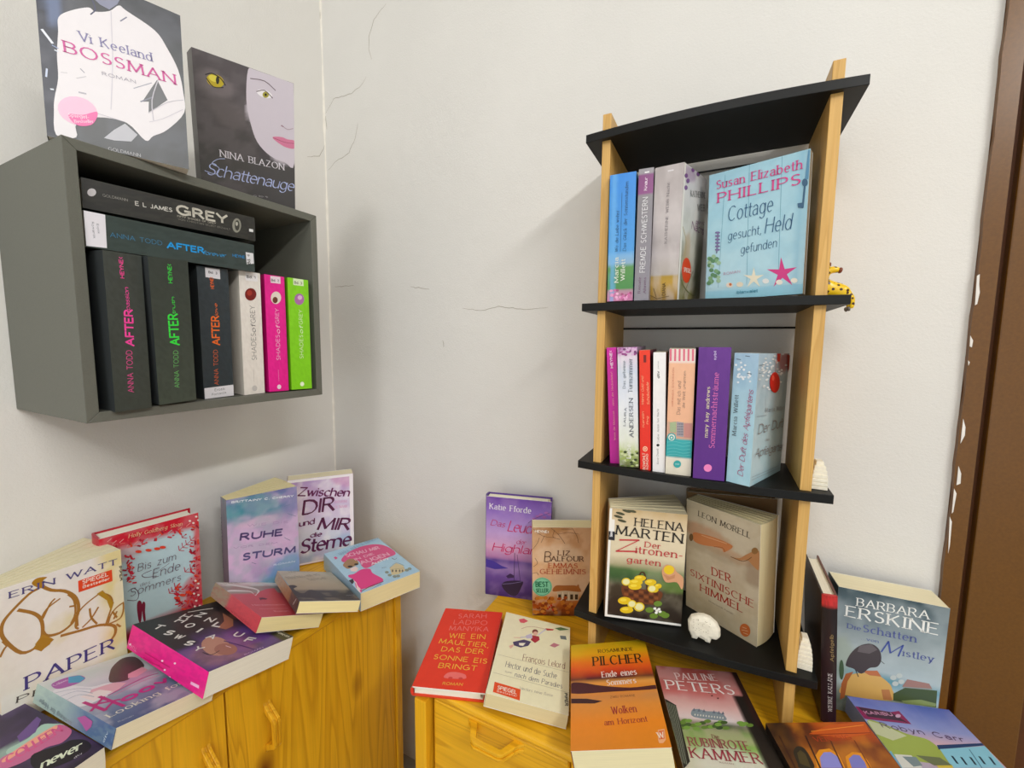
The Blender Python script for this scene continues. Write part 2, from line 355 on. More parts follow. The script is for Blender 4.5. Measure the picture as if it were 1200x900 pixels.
def cabinet():
    """long low pine cabinet with doors; local x = out of the front, local y = along it (negative = towards the viewer)"""
    Rz = Matrix.Rotation(math.radians(-3.5), 3, 'Z')
    top = .595
    t = tag(empty('pine_cabinet', (.3115, -.085, 0), Rz), 'golden pine cabinet with doors along the left wall', 'cabinet')
    LEN, DEP = .74, .262
    m = MB()
    r = .0095; prof = [(-DEP, top-.02), (-.006, top-.02)]
    for i in range(6):
        a = -math.pi/2 + math.pi/2*i/5; prof.append((-.006+.006*math.cos(a), top-.014+.006*math.sin(a)))
    for i in range(6):
        a = math.pi/2*i/5; prof.append((-r+r*math.cos(a), top-r+r*math.sin(a)))
    prof.append((-DEP, top))
    m.prism(prof, -LEN, 0, 'y'); m.build('top_panel', PINE_Y, t, fixn=True)
    def bx(name, a, c, m_, par=t, bev=.001):
        m = MB(); m.box(a, c); return m.build(name, m_, par, bevel=bev)
    bx('side_panel', (-DEP+.002, -.0185, 0), (-.0065, -.0015, top-.0203), PINE_Z); bx('side_panel', (-DEP+.002, -LEN+.002, 0), (-.010, -LEN+.018, top-.0203), PINE_Z)
    bx('back_panel', (-DEP+.002, -LEN+.019, .04), (-DEP+.008, -.019, top-.0203), PINE_Y)
    bx('bottom_panel', (-DEP+.009, -LEN+.019, .05), (-.03, -.019, .066), PINE_Y)
    bx('plinth', (-.05, -LEN+.019, 0), (-.036, -.019, .049), PINE_Y)
    # plank doors: each door is one leaf of glued staves with a handle near the meeting edge
    seam = -.376
    for y0, y1, hy in ((seam+.0012, -.0195, seam+.063), (-LEN+.019, seam-.0012, seam-.030)):
        d = empty('door', (-.012, (y0+y1)/2, (.054+top-.0215)/2)); d.parent = t
        w, h = (y1-y0)/2, (top-.0215-.054)/2
        m = MB(); m.box((-.018, -w, -h), (0, w, h)); m.build('door_leaf', PINE_Z, d, bevel=.0012)
        M = Matrix.Translation((0, hy-(y0+y1)/2, .4575-(.054+top-.0215)/2)) @ Matrix(((0, -1, 0, 0), (0, 0, 1, 0), (1, 0, 0, 0), (0, 0, 0, 1)))
        pull_handle(d, M, PINE_Z)
cabinet()

# book data: colours, pose, size (m) and printed artwork in 0.1 mm on each cover
BOOKS = [
 (dict(key='passion',name='paperback_book',label='thick black paperback with pink spine lettering, upright in the wall box',group='books standing in the wall box',bg=([(0, '#3a3f3c'), (1, '#2c302f')], []),spine=([(0, '#3e443e'), (1, '#464b47')], [('n', 30, '#343832', 0.4)]),back='#35393a',pages='#cfc8b4',hard=0,rim='#f2efe6',n=(24, 36),gl=0.35),
  [-0.998, 0.0535, 0.033, -0.0538, -0.9985, -0.0095, 0.0324, -0.0113, 0.9994],[0.2449, -0.5127, -0.0937],[0.135, 0.205, 0.0401, 0.0401],[
   ('t','S','n','#e8539a','ANNA TODD',241,192,797,180,68),('t','S','b','#ff4fae','AFTER',860,154,1328,145,91),
   ('t','S','e','#ff4fae','passion',1326,169,1612,170,48),('t','S','b','#f0509c','HEYNE<',1731,204,1992,206,42),]),
 (dict(key='truth',name='paperback_book',label='dark grey paperback with green spine lettering, upright in the wall box',group='books standing in the wall box',bg=([(0, '#3a3f3c'), (1, '#2c302f')], []),spine=([(0, '#464f45'), (1, '#3c433e')], [('n', 30, '#343a33', 0.4)]),back='#35393a',pages='#cfc8b4',hard=0,rim='#f2efe6',n=(24, 36),gl=0.35),
  [-0.9953, 0.0397, 0.0884, -0.0436, -0.9981, -0.0426, 0.0865, -0.0463, 0.9952],[0.2431, -0.4561, -0.0892],[0.135, 0.2025, 0.0478, 0.0478],[
   ('t','S','n','#6fc06a','ANNA TODD',218,217,757,203,65),('t','S','b','#3df04c','AFTER',838,180,1274,182,121),
   ('t','S','e','#3df04c','truth',1270,204,1507,203,42),('t','S','b','#3fd64c','HEYNE<',1701,215,1951,214,48),]),
 (dict(key='love',name='paperback_book',label='dark slate paperback with orange spine lettering, upright in the wall box',group='books standing in the wall box',bg=([(0, '#2b3a44'), (1, '#2b3a44')], []),spine=([(0, '#2f3a40'), (1, '#3b444a')], [('n', 30, '#283036', 0.4)]),back='#35393a',pages='#cfc8b4',hard=0,rim='#f2efe6',n=(24, 36),gl=0.35),
  [-0.9983, -0.0015, 0.0579, -0.0, -0.9996, -0.0265, 0.0579, -0.0264, 0.998],[0.2205, -0.3885, -0.0919],[0.135, 0.2061, 0.0452, 0.0452],[
   ('t','S','n','#d8683a','ANNA TODD',214,232,776,221,68),('t','S','b','#ff7a2e','AFTER',857,183,1310,178,118),
   ('t','S','e','#ff7a2e','love',1319,190,1506,193,46),('t','S','b','#e06a34','HEYNE<',1737,224,1910,231,50),
   ('p','S','#e8e6ec',[178,444,187,-7,4,1,5,445]),('p','S','#e4e3ea',[2047,337,2045,125,1892,124,1902,337]),
   ('t','S','b','#44444c','Bd. 3',1968,289,1965,170,35),('t','S','n','#66666e','Erotik',114,293,118,140,42),
   ('t','S','n','#66666e','Romantik',50,338,54,121,37),]),
 (dict(key='shadeswhite',name='paperback_book',label='white paperback with a red round picture on its spine in the wall box',group='books standing in the wall box',bg=([(0, '#e8e2da'), (1, '#e8e2da')], []),spine=([(0, '#ece6de'), (1, '#f1ece6')], [('n', 20, '#d8d0c8', 0.3)]),back='#dcd4c8',pages='#e6ddc8',hard=0,rim='#f2efe6',n=(24, 36),gl=0.35),
  [-0.9987, -0.0348, 0.0373, 0.0342, -0.9993, -0.0169, 0.0379, -0.0156, 0.9992],[0.2229, -0.3367, -0.0923],[0.135, 0.2082, 0.0352, 0.0352],[
   ('t','S','n','#8a8684','SHADES',596,121,1054,121,87),('t','S','i','#6e6a6c','of',1074,120,1210,124,77),
   ('t','S','n','#8a8684','GREY',1234,113,1524,120,87),('e','S','#7c1f1a',1711,174,9,-96,105,-5),('e','S','#a8362a',1733,192,4,-43,47,-2),
   ('e','S','#c9c4c0',101,177,-5,-44,50,-2),('l','S','#b8b0a8',2,[217,181,426,182]),('p','S','#f4f2f4',[2064,247,2072,44,1938,44,1933,248]),
   ('t','S','b','#555','Bd. 1',1978,223,1986,81,42),]),
 (dict(key='shadespink',name='paperback_book',label='hot pink paperback with white spine lettering in the wall box',group='books standing in the wall box',bg=([(0, '#e0148a'), (1, '#e0148a')], []),spine=([(0, '#ee1c93'), (1, '#f02a9a')], [('n', 20, '#d9127f', 0.3)]),back='#c01070',pages='#e6ddc8',hard=0,rim='#f2efe6',n=(24, 36),gl=0.35),
  [-0.9944, -0.1055, -0.0115, 0.1054, -0.9944, 0.0097, -0.0125, 0.0084, 0.9999],[0.2311, -0.2959, -0.0913],[0.135, 0.2076, 0.0355, 0.0355],[
   ('t','S','n','#f6b8dc','SHADES',571,137,1020,133,72),('t','S','i','#ffd8ee','of',1051,127,1189,126,67),
   ('t','S','n','#f6b8dc','GREY',1225,130,1491,128,71),('e','S','#e8dcd0',1685,166,10,-92,111,-5),('e','S','#6a3a2a',1643,183,5,-46,56,-2),
   ('e','S','#f3d6e6',78,178,-3,-36,42,-2),('l','S','#f4a0cf',2,[183,179,391,181]),('p','S','#f0dce8',[2059,250,2065,73,1943,73,1940,250]),
   ('t','S','b','#555','Bd. 2',1972,234,1975,103,40),]),
 (dict(key='shadesgreen',name='paperback_book',label='bright green paperback with white spine lettering, rightmost in the wall box',group='books standing in the wall box',bg=([(0, '#7bc81a'), (1, '#7bc81a')], []),spine=([(0, '#84d21c'), (1, '#8ad826')], [('n', 20, '#74bf16', 0.3)]),back='#5fa010',pages='#e6ddc8',hard=0,rim='#f2efe6',n=(24, 36),gl=0.35),
  [-0.9874, -0.1575, -0.0172, 0.1572, -0.9875, 0.0148, -0.0193, 0.0119, 0.9997],[0.2426, -0.2555, -0.0906],[0.135, 0.2062, 0.0388, 0.0388],[
   ('t','S','n','#e4f4c4','SHADES',580,149,1021,143,71),('t','S','i','#f0fadc','of',1053,142,1192,142,65),
   ('t','S','n','#e4f4c4','GREY',1224,141,1490,136,70),('e','S','#b06fae',1686,183,9,-92,106,-4),('e','S','#e0b8dc',1719,171,5,-43,42,-2),
   ('e','S','#e9f6d4',95,189,-2,-38,43,-2),('p','S','#dcecc4',[2060,285,2061,93,1939,92,1936,285]),('t','S','b','#555','Bd. 3',1965,262,1967,124,47),]),
 (dict(key='grey',name='paperback_book',label='black paperback with silver lettering lying on top of the stack in the wall box',group='books lying flat in the wall box',bg=([(0, '#3a3f3c'), (1, '#2c302f')], []),spine=([(0, '#2a2a28'), (1, '#2a2a28')], [('n', 14, '#3c3b34', 0.5)]),back='#222',pages='#cfc8b4',hard=0,rim='#f2efe6',n=(24, 36),gl=0.35),
  [-0.9826, -0.0092, 0.1855, 0.1854, 0.014, 0.9826, -0.0116, 0.9999, -0.012],[0.2015, -0.5516, 0.169],[0.135, 0.2043, 0.0382, 0.0382],[
   ('t','S','n','#a8a69e','GOLDMANN',197,197,442,201,36),('t','S','b','#d8d6ce','E L JAMES',524,173,929,187,57),
   ('t','S','b','#c9c5b8','GREY',992,181,1634,191,133),('t','S','b','#a09c90','FIFTY SHADES OF GREY',990,132,1477,141,26),
   ('t','S','n','#8a877c','VON CHRISTIAN SELBST ERZAHLT',997,91,1675,95,26),('e','S','#e9e6ea',92,217,42,12,3,51),
   ('e','S','#8d8c80',1770,192,64,15,5,114),('e','S','#3a3a34',1776,193,35,8,3,83),('e','S','#b5b4a8',1771,217,17,4,1,32),
   ('r','S','#d8d8d8',0.955,0.36,0.985,0.48),]),
 (dict(key='forever',name='paperback_book',label='dark green-grey paperback with blue lettering lying second in the stack in the wall box',group='books lying flat in the wall box',bg=([(0, '#3a3f3c'), (1, '#2c302f')], []),spine=([(0, '#3a4744'), (1, '#3e4a49')], [('n', 14, '#2f3a38', 0.5)]),back='#2c3534',pages='#cfc8b4',hard=0,rim='#f2efe6',n=(24, 36),gl=0.35),
  [-0.999, 0.022, 0.0381, 0.038, -0.0027, 0.9993, 0.0221, 0.9998, 0.0018],[0.235, -0.5633, 0.1145],[0.135, 0.2067, 0.0438, 0.0438],[
   ('t','S','n','#3f7fa6','ANNA TODD',239,171,791,175,63),('t','S','b','#1ea2ee','AFTER',853,155,1313,163,88),
   ('t','S','e','#2f9ee0','forever',1299,149,1621,159,59),('t','S','b','#2b86c4','HEYNE',1726,190,1910,191,44),
   ('p','S','#e9e7ef',[3,441,203,446,197,21,-1,11]),('p','S','#e2e2e6',[1927,296,2049,299,2055,132,1938,100]),
   ('t','S','b','#444','Bd. 4',1996,116,1989,263,52),('t','S','n','#666a78','Erotik',113,302,120,187,22),
   ('t','S','n','#666a78','Romantik',68,315,75,118,23),]),
 (dict(key='bossman',name='paperback_book',label='tall paperback with a white shirted torso and pink sticker on the wall box',group='books standing on top of the wall box',bg=([(0, '#54575a'), (0.6, '#505356'), (1, '#46484e')], [('r', -0.1, 0, 0.17, 1, '#262a3c', 0.9, 0.03), ('n', 9, '#6c6f7c', 0.3), ('e', 0.1, 0.75, 0.05, 0.12, '#6a7ba0', 0.8), ('e', 0.12, 0.97, 0.07, 0.03, '#8aa4c8', 0.8)]),spine=([(0, '#3a3c40'), (1, '#3a3c40')], []),back='#333',pages='#e8e0d0',hard=0,rim='#f2efe6',n=(24, 36),gl=0.35),
  [0.349, -0.9369, -0.0225, 0.9371, 0.3487, 0.0157, -0.0068, -0.0265, 0.9996],[0.2124, -0.582, 0.242],[0.1355, 0.2058, 0.03, 0.03],[
   
   ('p','F','#eae6ea',[175,1429,280,1557,440,1678,501,1661,633,1738,726,1853,798,1825,1071,1721,1193,1549,1299,1311,1340,1038,1338,765,1139,464,985,329,901,244,724,408,453,378,259,233,247,65,77,37,75,330,90,479,131,712,137,983,162,1262]),
   ('p','F','#6a6c70',[1064,1088,1162,864,952,617,962,765,895,739,1001,961]),('p','F','#bfc0c8',[497,141,598,276,708,393,825,291,758,183,591,142]),
   ('p','F','#8c8fa6',[496,1810,745,1945,711,1859,633,1754,549,1769]),('l','F','#4a4c68',5,[481,1787,503,1689,457,1606]),
   ('l','F','#7d7f96',5,[794,1746,731,1666]),('l','F','#9fa0b0',4,[1004,1022,817,876]),('l','F','#8a8c9a',6,[1011,845,879,733]),
   ('l','F','#e8ecf8',9,[31,1215,106,1102]),('l','F','#dfe6f4',5,[121,1029,149,1024]),('l','F','#c9d4ec',6,[44,781,33,688]),
   ('l','F','#e0e8f4',7,[62,558,84,563]),('l','F','#8fa0c8',4,[104,1075,151,1061]),('l','F','#c9c6cc',3,[159,792,212,808]),
   ('l','F','#a8a6b4',4,[330,907,362,875]),('l','F','#c9c6cc',4,[290,779,374,834]),('l','F','#b8b4c0',7,[301,618,362,625]),
   ('l','F','#c8c4ce',4,[1071,1081,996,798,999,537]),('l','F','#c4c0ca',4,[952,617,1157,831,1335,931]),
   ('l','F','#d0ccd6',3,[954,501,1096,593,1326,802]),('l','F','#c8c4ce',3,[162,381,324,424,709,413]),
   ('l','F','#d4d0da',3,[647,1746,628,1114,582,521]),('e','F','#f6c3dc',281,389,167,-12,46,173),
   ('p','F','#ee6fae',[198,321,320,357,449,443,437,344,384,258,285,214,220,246]),('t','F','i','#fff0f8','Spiegel-',196,293,374,330,42),
   ('t','F','i','#fff0f8','Bestseller',246,237,414,297,35),('t','F','s','#8580ae','Vi Keeland',345,1247,1022,1306,113),
   ('t','F','s','#d2509c','BOSSMAN',209,1049,1258,1108,137),('t','F','n','#a29cab','ROMAN',526,917,841,948,42),
   ('t','F','n','#c8c8cc','GOLDMANN',533,3,841,12,43),]),
 (dict(key='schatten',name='paperback_book',label='dark paperback with a cat eye and a pale face on top of the wall box',group='books standing on top of the wall box',bg=([(0, '#4c4a48'), (0.35, '#4a4847'), (1, '#565054')], [('n', 10, '#6b6468', 0.5), ('r', 0.6, 0.3, 1.1, 1, '#4a454a', 0.9, 0.05), ('e', 0.87, 0.68, 0.34, 0.3, '#d3cbd6', 0.12), ('r', 0.5, -0.1, 1.1, 0.36, '#4c4a4b', 1, 0.06), ('e', 0.2, 0.8, 0.16, 0.1, '#8a8084', 0.6), ('e', 0.3, 0.62, 0.2, 0.1, '#6e6668', 0.6)]),spine=([(0, '#33302e'), (1, '#3c3838')], []),back='#333',pages='#d8d0c0',hard=0,rim='#f2efe6',n=(24, 36),gl=0.35),
  [0.3305, -0.9207, 0.2076, 0.9425, 0.3103, -0.1243, 0.0501, 0.2367, 0.9703],[0.1743, -0.3943, 0.2388],[0.1421, 0.2036, 0.0403, 0.0403],[
   ('p','F','#d3cbd6',[735,1999,851,2060,1189,2088,1425,2042,1422,792,1251,761,1024,808,832,973,737,1247,693,1565]),
   ('e','F','#c9b428',278,1691,107,-16,40,90),('e','F','#eadc50',261,1716,67,-10,20,45),('e','F','#2a2a20',308,1709,23,8,3,55),
   ('l','F','#26221f',6,[153,1732,239,1777,348,1749,408,1673]),('l','F','#26221f',5,[164,1687,246,1600,379,1632]),
   ('e','F','#f4f0f4',964,1733,113,-4,21,57),('e','F','#a8a040',981,1725,47,15,1,46),('e','F','#1e1a1a',981,1725,17,5,1,21),
   ('l','F','#5a4a54',5,[847,1728,966,1783,1084,1708]),('l','F','#6a5864',5,[763,1886,970,1919,1131,1836]),
   ('l','F','#b09aa8',5,[1217,1339,1307,1297,1401,1337]),('l','F','#8a5a6c',4,[1207,1327,1244,1320]),
   ('p','F','#d77fa0',[1068,1113,1213,1152,1305,1140,1431,1146,1430,1026,1279,1006,1142,1053]),('l','F','#a04a6c',3,[1076,1107,1257,1082,1426,1103]),
   ('t','F','s','#e4e0e8','NINA BLAZON',285,623,1239,629,107),('t','F','e','#b9c4ee','Schattenauge',85,315,1386,307,196),
   ('l','F','#b9c4ee',4,[58,360,210,342,255,446,161,488,243,571,343,602]),('t','F','n','#b8b4b8','cbt',735,99,967,118,28),]),
 (dict(key='paper',name='paperback_book',label='big cream paperback with an ornamental golden crown, standing on the pine cabinet',group='books set out along the pine cabinet',bg=([(0, '#f1ecde'), (0.5, '#f0eadc'), (1, '#efeae4')], [('r', 0.8, -0.1, 1.1, 1.1, '#e8d474', 0.7, 0.12), ('e', 0.45, 0.55, 0.15, 0.1, '#e3d694', 0.6), ('n', 7, '#f6f3ec', 0.4)]),spine=([(0, '#e8e2d0'), (1, '#e8e2d0')], []),back='#e0d8c0',pages='#e9e0c0',hard=0,rim='#f2efe6',n=(30, 44),gl=0.35),
  [-0.0491, -0.9983, -0.0306, 0.9985, -0.0499, 0.0241, -0.0256, -0.0294, 0.9992],[0.1277, -0.6503, -0.5165],[0.1332, 0.1903, 0.0469, 0.1145],[
   ('l','F','#a8762e',14,[411,1739,322,1706,158,1559,77,1451,57,1309,110,1138,215,949,333,930,407,1026,428,1157,415,1308,347,1430,221,1543]),
   ('l','F','#a8762e',9,[422,1305,484,1413,617,1484]),('l','F','#a8762e',9,[436,1297,514,1458,567,1511]),
   ('l','F','#a8762e',14,[447,1761,539,1652,666,1574,765,1447,803,1296,788,1153,713,1046,591,993,463,1031,426,1117]),
   ('l','F','#a8762e',9,[707,1499,761,1384,766,1187,714,1067]),('l','F','#a8762e',9,[779,984,788,1153,880,1253,1030,1326]),
   ('l','F','#a8762e',9,[1063,1330,1160,1233,1188,1103,1146,966,1086,796]),
   ('l','F','#a8762e',14,[603,943,798,896,1021,847,1186,735,1198,612,1141,532]),('l','F','#a8762e',9,[831,930,931,1002,1019,1130]),
   ('l','F','#a8762e',9,[923,1162,932,1024,990,889]),('l','F','#a8762e',9,[798,1190,756,998,784,937]),
   ('l','F','#a8762e',9,[1121,820,1162,934,1236,1007,1323,1039]),('l','F','#a8762e',9,[1323,1028,1311,894,1261,806,1138,799]),
   ('l','F','#a8762e',9,[1181,969,1228,849]),('l','F','#a8762e',9,[1232,939,1192,847]),('l','F','#a8762e',9,[712,1315,757,1300]),
   ('l','F','#a8762e',9,[1222,737,1263,676]),('l','F','#a8762e',9,[64,1207,97,1127]),('l','F','#a8762e',9,[29,1017,71,1105,110,1138]),
   ('p','F','#b07f1e',[359,1847,412,1891,508,1858,464,1824,486,1720,438,1735,393,1779]),
   ('p','F','#b88524',[343,985,424,1077,516,956,484,893,398,857]),('p','F','#b48a22',[1014,1345,1082,1365,1206,1105,1164,979,1123,1184]),
   ('p','F','#b07f1e',[320,939,408,1046,529,937,456,891,397,847]),('t','F','s','#56508a','ERIN WATT',153,1748,1275,1691,89),
   ('p','F','#e84a22',[818,1645,1207,1631,1206,1449,816,1473]),('t','F','b','#fbe6d8','SPIEGEL',865,1574,1157,1558,62),
   ('t','F','b','#fbe6d8','Bestseller',865,1513,1170,1490,40),('t','F','b','#3c3c34','PIPER',1295,1635,1301,1401,35),
   ('t','F','s','#4b3f86','PAPER',232,422,1168,376,190),('t','F','s','#5a524e','PRINCESS',138,303,1260,102,81),]),
 (dict(key='bis',name='hardcover_book',label='red and pale blue hardcover with leafy border, standing on the pine cabinet',group='books set out along the pine cabinet',bg=([(0, '#8e1a34'), (0.14, '#a8203c'), (0.2, '#b9d4dc'), (0.85, '#bcd8e0'), (0.9, '#cf1736'), (1, '#d0122f')], [('n', 16, '#d8323c', 0.0), ('e', 0.98, 0.2, 0.2, 0.24, '#cf1c38', 0.85), ('e', 1.0, 0.6, 0.08, 0.5, '#d62c34', 0.85), ('e', 0.1, 0.84, 0.3, 0.1, '#d4202f', 0.4), ('e', 0.0, 0.6, 0.12, 0.4, '#cc1c38', 0.3), ('n', 14, '#c9e2e6', 0.12)]),spine=([(0, '#a01430'), (1, '#b81432')], []),back='#b5122c',pages='#f4efdf',hard=1,rim='#f2efe6',n=(40, 60),gl=0.35),
  [0.1236, -0.9923, 0.0016, 0.9923, 0.1236, 0.0129, -0.013, -0.0, 0.9999],[0.0691, -0.525, -0.5242],[0.136, 0.2044, 0.0393, 0.0393],[
   ('t','F','i','#e8c89c','Holly Goldberg Sloan',354,1940,1092,1901,70),('t','F','h','#6a5668','Bis zum',444,1313,971,1303,142),
   ('l','F','#6a5668',3,[729,1184,885,1260]),('t','F','h','#6a5668','Ende',636,1109,1021,1092,166),
   ('l','F','#6a5668',4,[632,1241,506,1221,541,1154,696,1108]),('t','F','h','#6a5668','des',459,1038,593,1025,70),
   ('t','F','h','#6a5668','Sommers',324,928,1028,885,140),('l','F','#6a5668',4,[294,868,411,807,444,918,384,1037,309,1011]),
   ('p','F','#7c1c38',[418,752,448,783,474,736,478,617,452,398,423,414,410,628]),
   ('p','F','#7c1c38',[478,695,502,734,523,684,513,546,514,389,487,391,476,566]),('l','F','#e8a8a4',5,[99,1965,149,2003]),
   ('l','F','#e0706a',5,[107,1943,163,1930]),('l','F','#e8a8a4',5,[157,1906,207,1945]),('l','F','#e0706a',5,[164,1884,221,1871]),
   ('l','F','#e8a8a4',5,[244,1896,296,1935]),('l','F','#e0706a',5,[252,1874,310,1861]),('l','F','#e8a8a4',5,[329,1801,382,1840]),
   ('l','F','#e0706a',5,[337,1778,396,1764]),('l','F','#e8a8a4',5,[420,1790,474,1829]),('l','F','#e0706a',5,[428,1767,489,1752]),
   ('l','F','#9ecbd0',5,[551,1789,607,1828]),('l','F','#9ecbd0',5,[560,1765,622,1750]),('l','F','#9ecbd0',5,[727,1798,784,1838]),
   ('l','F','#9ecbd0',5,[735,1774,801,1759]),('l','F','#9ecbd0',5,[889,1815,949,1856]),('l','F','#9ecbd0',5,[898,1790,966,1776]),
   ('l','F','#e8a8a4',5,[1035,1814,1097,1856]),('l','F','#e0706a',5,[1045,1789,1115,1774]),('l','F','#e8a8a4',5,[1166,1847,1229,1890]),
   ('l','F','#e0706a',5,[1176,1822,1248,1807]),('l','F','#c02a48',4,[1040,1436,1098,1483]),('l','F','#c02a48',4,[1040,1436,1112,1401]),
   ('l','F','#c02a48',4,[1040,1436,1031,1526]),('l','F','#c02a48',4,[1096,1468,1154,1515]),('l','F','#c02a48',4,[1096,1468,1168,1433]),
   ('l','F','#c02a48',4,[1096,1468,1086,1558]),('l','F','#c02a48',4,[1151,1500,1211,1548]),('l','F','#c02a48',4,[1151,1500,1225,1465]),
   ('l','F','#c02a48',4,[1151,1500,1142,1590]),('l','F','#c02a48',4,[1220,1555,1280,1603]),('l','F','#c02a48',4,[1220,1555,1294,1520]),
   ('l','F','#c02a48',4,[1220,1555,1210,1646]),('l','F','#c02a48',4,[1093,1658,1151,1706]),('l','F','#c02a48',4,[1093,1658,1165,1625]),
   ('l','F','#c02a48',4,[1093,1658,1084,1748]),('l','F','#c02a48',4,[328,1403,378,1446]),('l','F','#c02a48',4,[328,1403,389,1371]),
   ('l','F','#c02a48',4,[328,1403,321,1486]),('l','F','#c02a48',4,[358,1264,408,1307]),('l','F','#c02a48',4,[358,1264,420,1231]),
   ('l','F','#c02a48',4,[358,1264,351,1348]),('l','F','#c02a48',4,[948,774,1005,817]),('l','F','#c02a48',4,[948,774,1019,734]),
   ('l','F','#c02a48',4,[948,774,939,865]),('l','F','#c02a48',4,[903,715,960,757]),('l','F','#c02a48',4,[903,715,974,674]),
   ('l','F','#c02a48',4,[903,715,895,805]),('l','F','#c02a48',4,[963,630,1021,673]),('l','F','#c02a48',4,[963,630,1034,589]),
   ('l','F','#c02a48',4,[963,630,954,722]),('l','F','#c02a48',4,[1108,998,1167,1043]),('l','F','#c02a48',4,[1108,998,1182,959]),
   ('l','F','#c02a48',4,[1108,998,1099,1090]),('l','F','#c02a48',4,[1197,1013,1257,1059]),('l','F','#c02a48',4,[1197,1013,1272,974]),
   ('l','F','#c02a48',4,[1197,1013,1188,1106]),('l','F','#c02a48',4,[861,709,917,751]),('l','F','#c02a48',4,[861,709,931,668]),
   ('l','F','#c02a48',4,[861,709,853,799]),('l','F','#c02a48',4,[1007,663,1065,706]),('l','F','#c02a48',4,[1007,663,1079,621]),
   ('l','F','#c02a48',4,[1007,663,998,755]),('l','F','#cc2440',9,[1134,299,1131,322]),('l','F','#a01834',9,[1315,866,1330,913]),
   ('l','F','#a01834',9,[1189,487,1214,543]),('l','F','#cc2440',9,[362,1299,333,1376]),('l','F','#e04428',9,[1177,401,1188,390]),
   ('l','F','#c41c34',9,[1248,422,1265,436]),('l','F','#e04428',9,[1030,322,1085,281]),('l','F','#a01834',9,[1238,1146,1188,1162]),
   ('l','F','#d8303c',9,[1259,1426,1204,1451]),('l','F','#c41c34',9,[1331,866,1389,873]),('l','F','#c41c34',9,[1007,476,991,525]),
   ('l','F','#c41c34',9,[385,1564,363,1629]),('l','F','#d8303c',9,[1112,419,1078,458]),('l','F','#cc2440',9,[1080,563,1137,606]),
   ('l','F','#cc2440',9,[1341,1204,1328,1196]),('l','F','#e04428',9,[1357,1194,1328,1201]),('l','F','#c41c34',9,[349,1603,322,1622]),
   ('l','F','#cc2440',9,[506,1822,551,1826]),('l','F','#cc2440',9,[1243,700,1223,759]),('l','F','#a01834',9,[1208,570,1261,597]),
   ('l','F','#e04428',9,[362,1407,327,1483]),('l','F','#e04428',9,[1311,1156,1349,1152]),('l','F','#cc2440',9,[1272,202,1230,249]),
   ('l','F','#e04428',9,[391,1776,367,1849]),('l','F','#d8303c',9,[1037,737,1014,767]),('l','F','#cc2440',9,[1215,945,1196,953]),
   ('l','F','#e04428',9,[998,761,945,769]),('l','F','#e04428',9,[299,1317,297,1317]),('l','F','#d8303c',9,[1205,946,1193,1019]),
   ('l','F','#a01834',9,[1237,1768,1258,1743]),('l','F','#a01834',9,[303,1390,259,1415]),('l','F','#a01834',9,[1168,658,1183,624]),
   ('l','F','#cc2440',9,[525,1785,534,1807]),('l','F','#d8303c',9,[1330,1446,1343,1465]),('l','F','#c41c34',9,[304,1235,320,1249]),
   ('l','F','#e04428',9,[989,514,991,510]),('l','F','#d8303c',9,[591,1759,575,1771]),('l','F','#d8303c',9,[1075,1729,1045,1790]),
   ('l','F','#c41c34',9,[1060,687,1059,676]),('l','F','#e04428',9,[1289,1774,1252,1814]),('l','F','#cc2440',9,[385,1418,387,1421]),
   ('l','F','#e04428',9,[975,774,1019,820]),('l','F','#a01834',9,[1045,405,995,490]),('l','F','#c41c34',9,[1320,1140,1353,1118]),
   ('l','F','#d8303c',9,[1165,403,1200,362]),('l','F','#c41c34',9,[1280,1271,1225,1319]),('l','F','#cc2440',9,[1241,1070,1265,1080]),
   ('l','F','#a01834',9,[307,1196,327,1231]),('l','F','#c41c34',9,[381,1559,377,1569]),('l','F','#a01834',9,[1139,317,1171,277]),
   ('l','F','#c41c34',9,[1362,1342,1405,1317]),('l','F','#e04428',9,[1303,201,1360,190]),('l','F','#e04428',9,[1326,1466,1329,1533]),
   ('l','F','#c41c34',9,[1220,450,1166,469]),('l','F','#a01834',9,[952,567,971,538]),('l','F','#a01834',9,[1258,566,1297,550]),
   ('l','F','#cc2440',9,[1186,347,1179,366]),('l','F','#a01834',9,[695,1755,703,1790]),('l','F','#cc2440',9,[383,1293,367,1353]),
   ('l','F','#cc2440',9,[1153,612,1157,632]),('l','F','#cc2440',9,[1143,687,1191,681]),('l','F','#a01834',9,[1224,1310,1274,1316]),
   ('l','F','#a01834',9,[1283,1338,1275,1332]),('l','F','#c41c34',9,[980,602,931,672]),('l','F','#d8303c',9,[1241,1504,1217,1513]),
   ('l','F','#e04428',9,[186,1819,153,1850]),('l','F','#cc2440',9,[932,1727,882,1754]),('l','F','#d8303c',9,[715,1750,720,1795]),
   ('l','F','#e04428',9,[351,1171,326,1181]),('l','F','#d8303c',9,[336,1477,377,1504]),('l','F','#c41c34',9,[320,1525,343,1557]),
   ('l','F','#c41c34',9,[1285,392,1311,432]),('l','F','#cc2440',9,[1285,1035,1324,1054]),('l','F','#a01834',9,[468,1758,500,1738]),
   ('l','F','#d8303c',9,[1195,822,1197,836]),('l','F','#c41c34',9,[1227,1302,1190,1360]),('l','F','#a01834',9,[984,486,941,570]),
   ('l','F','#c41c34',9,[1127,523,1141,587]),('l','F','#d8303c',9,[319,1408,343,1426]),('l','F','#a01834',9,[174,1812,161,1873]),
   ('l','F','#e04428',9,[1006,517,989,522]),('l','F','#e04428',9,[366,1207,397,1221]),('l','F','#d8303c',9,[362,1215,388,1232]),
   ('l','F','#cc2440',9,[1245,907,1190,969]),('l','F','#a01834',9,[1208,277,1187,339]),('l','F','#c41c34',9,[1134,538,1191,517]),
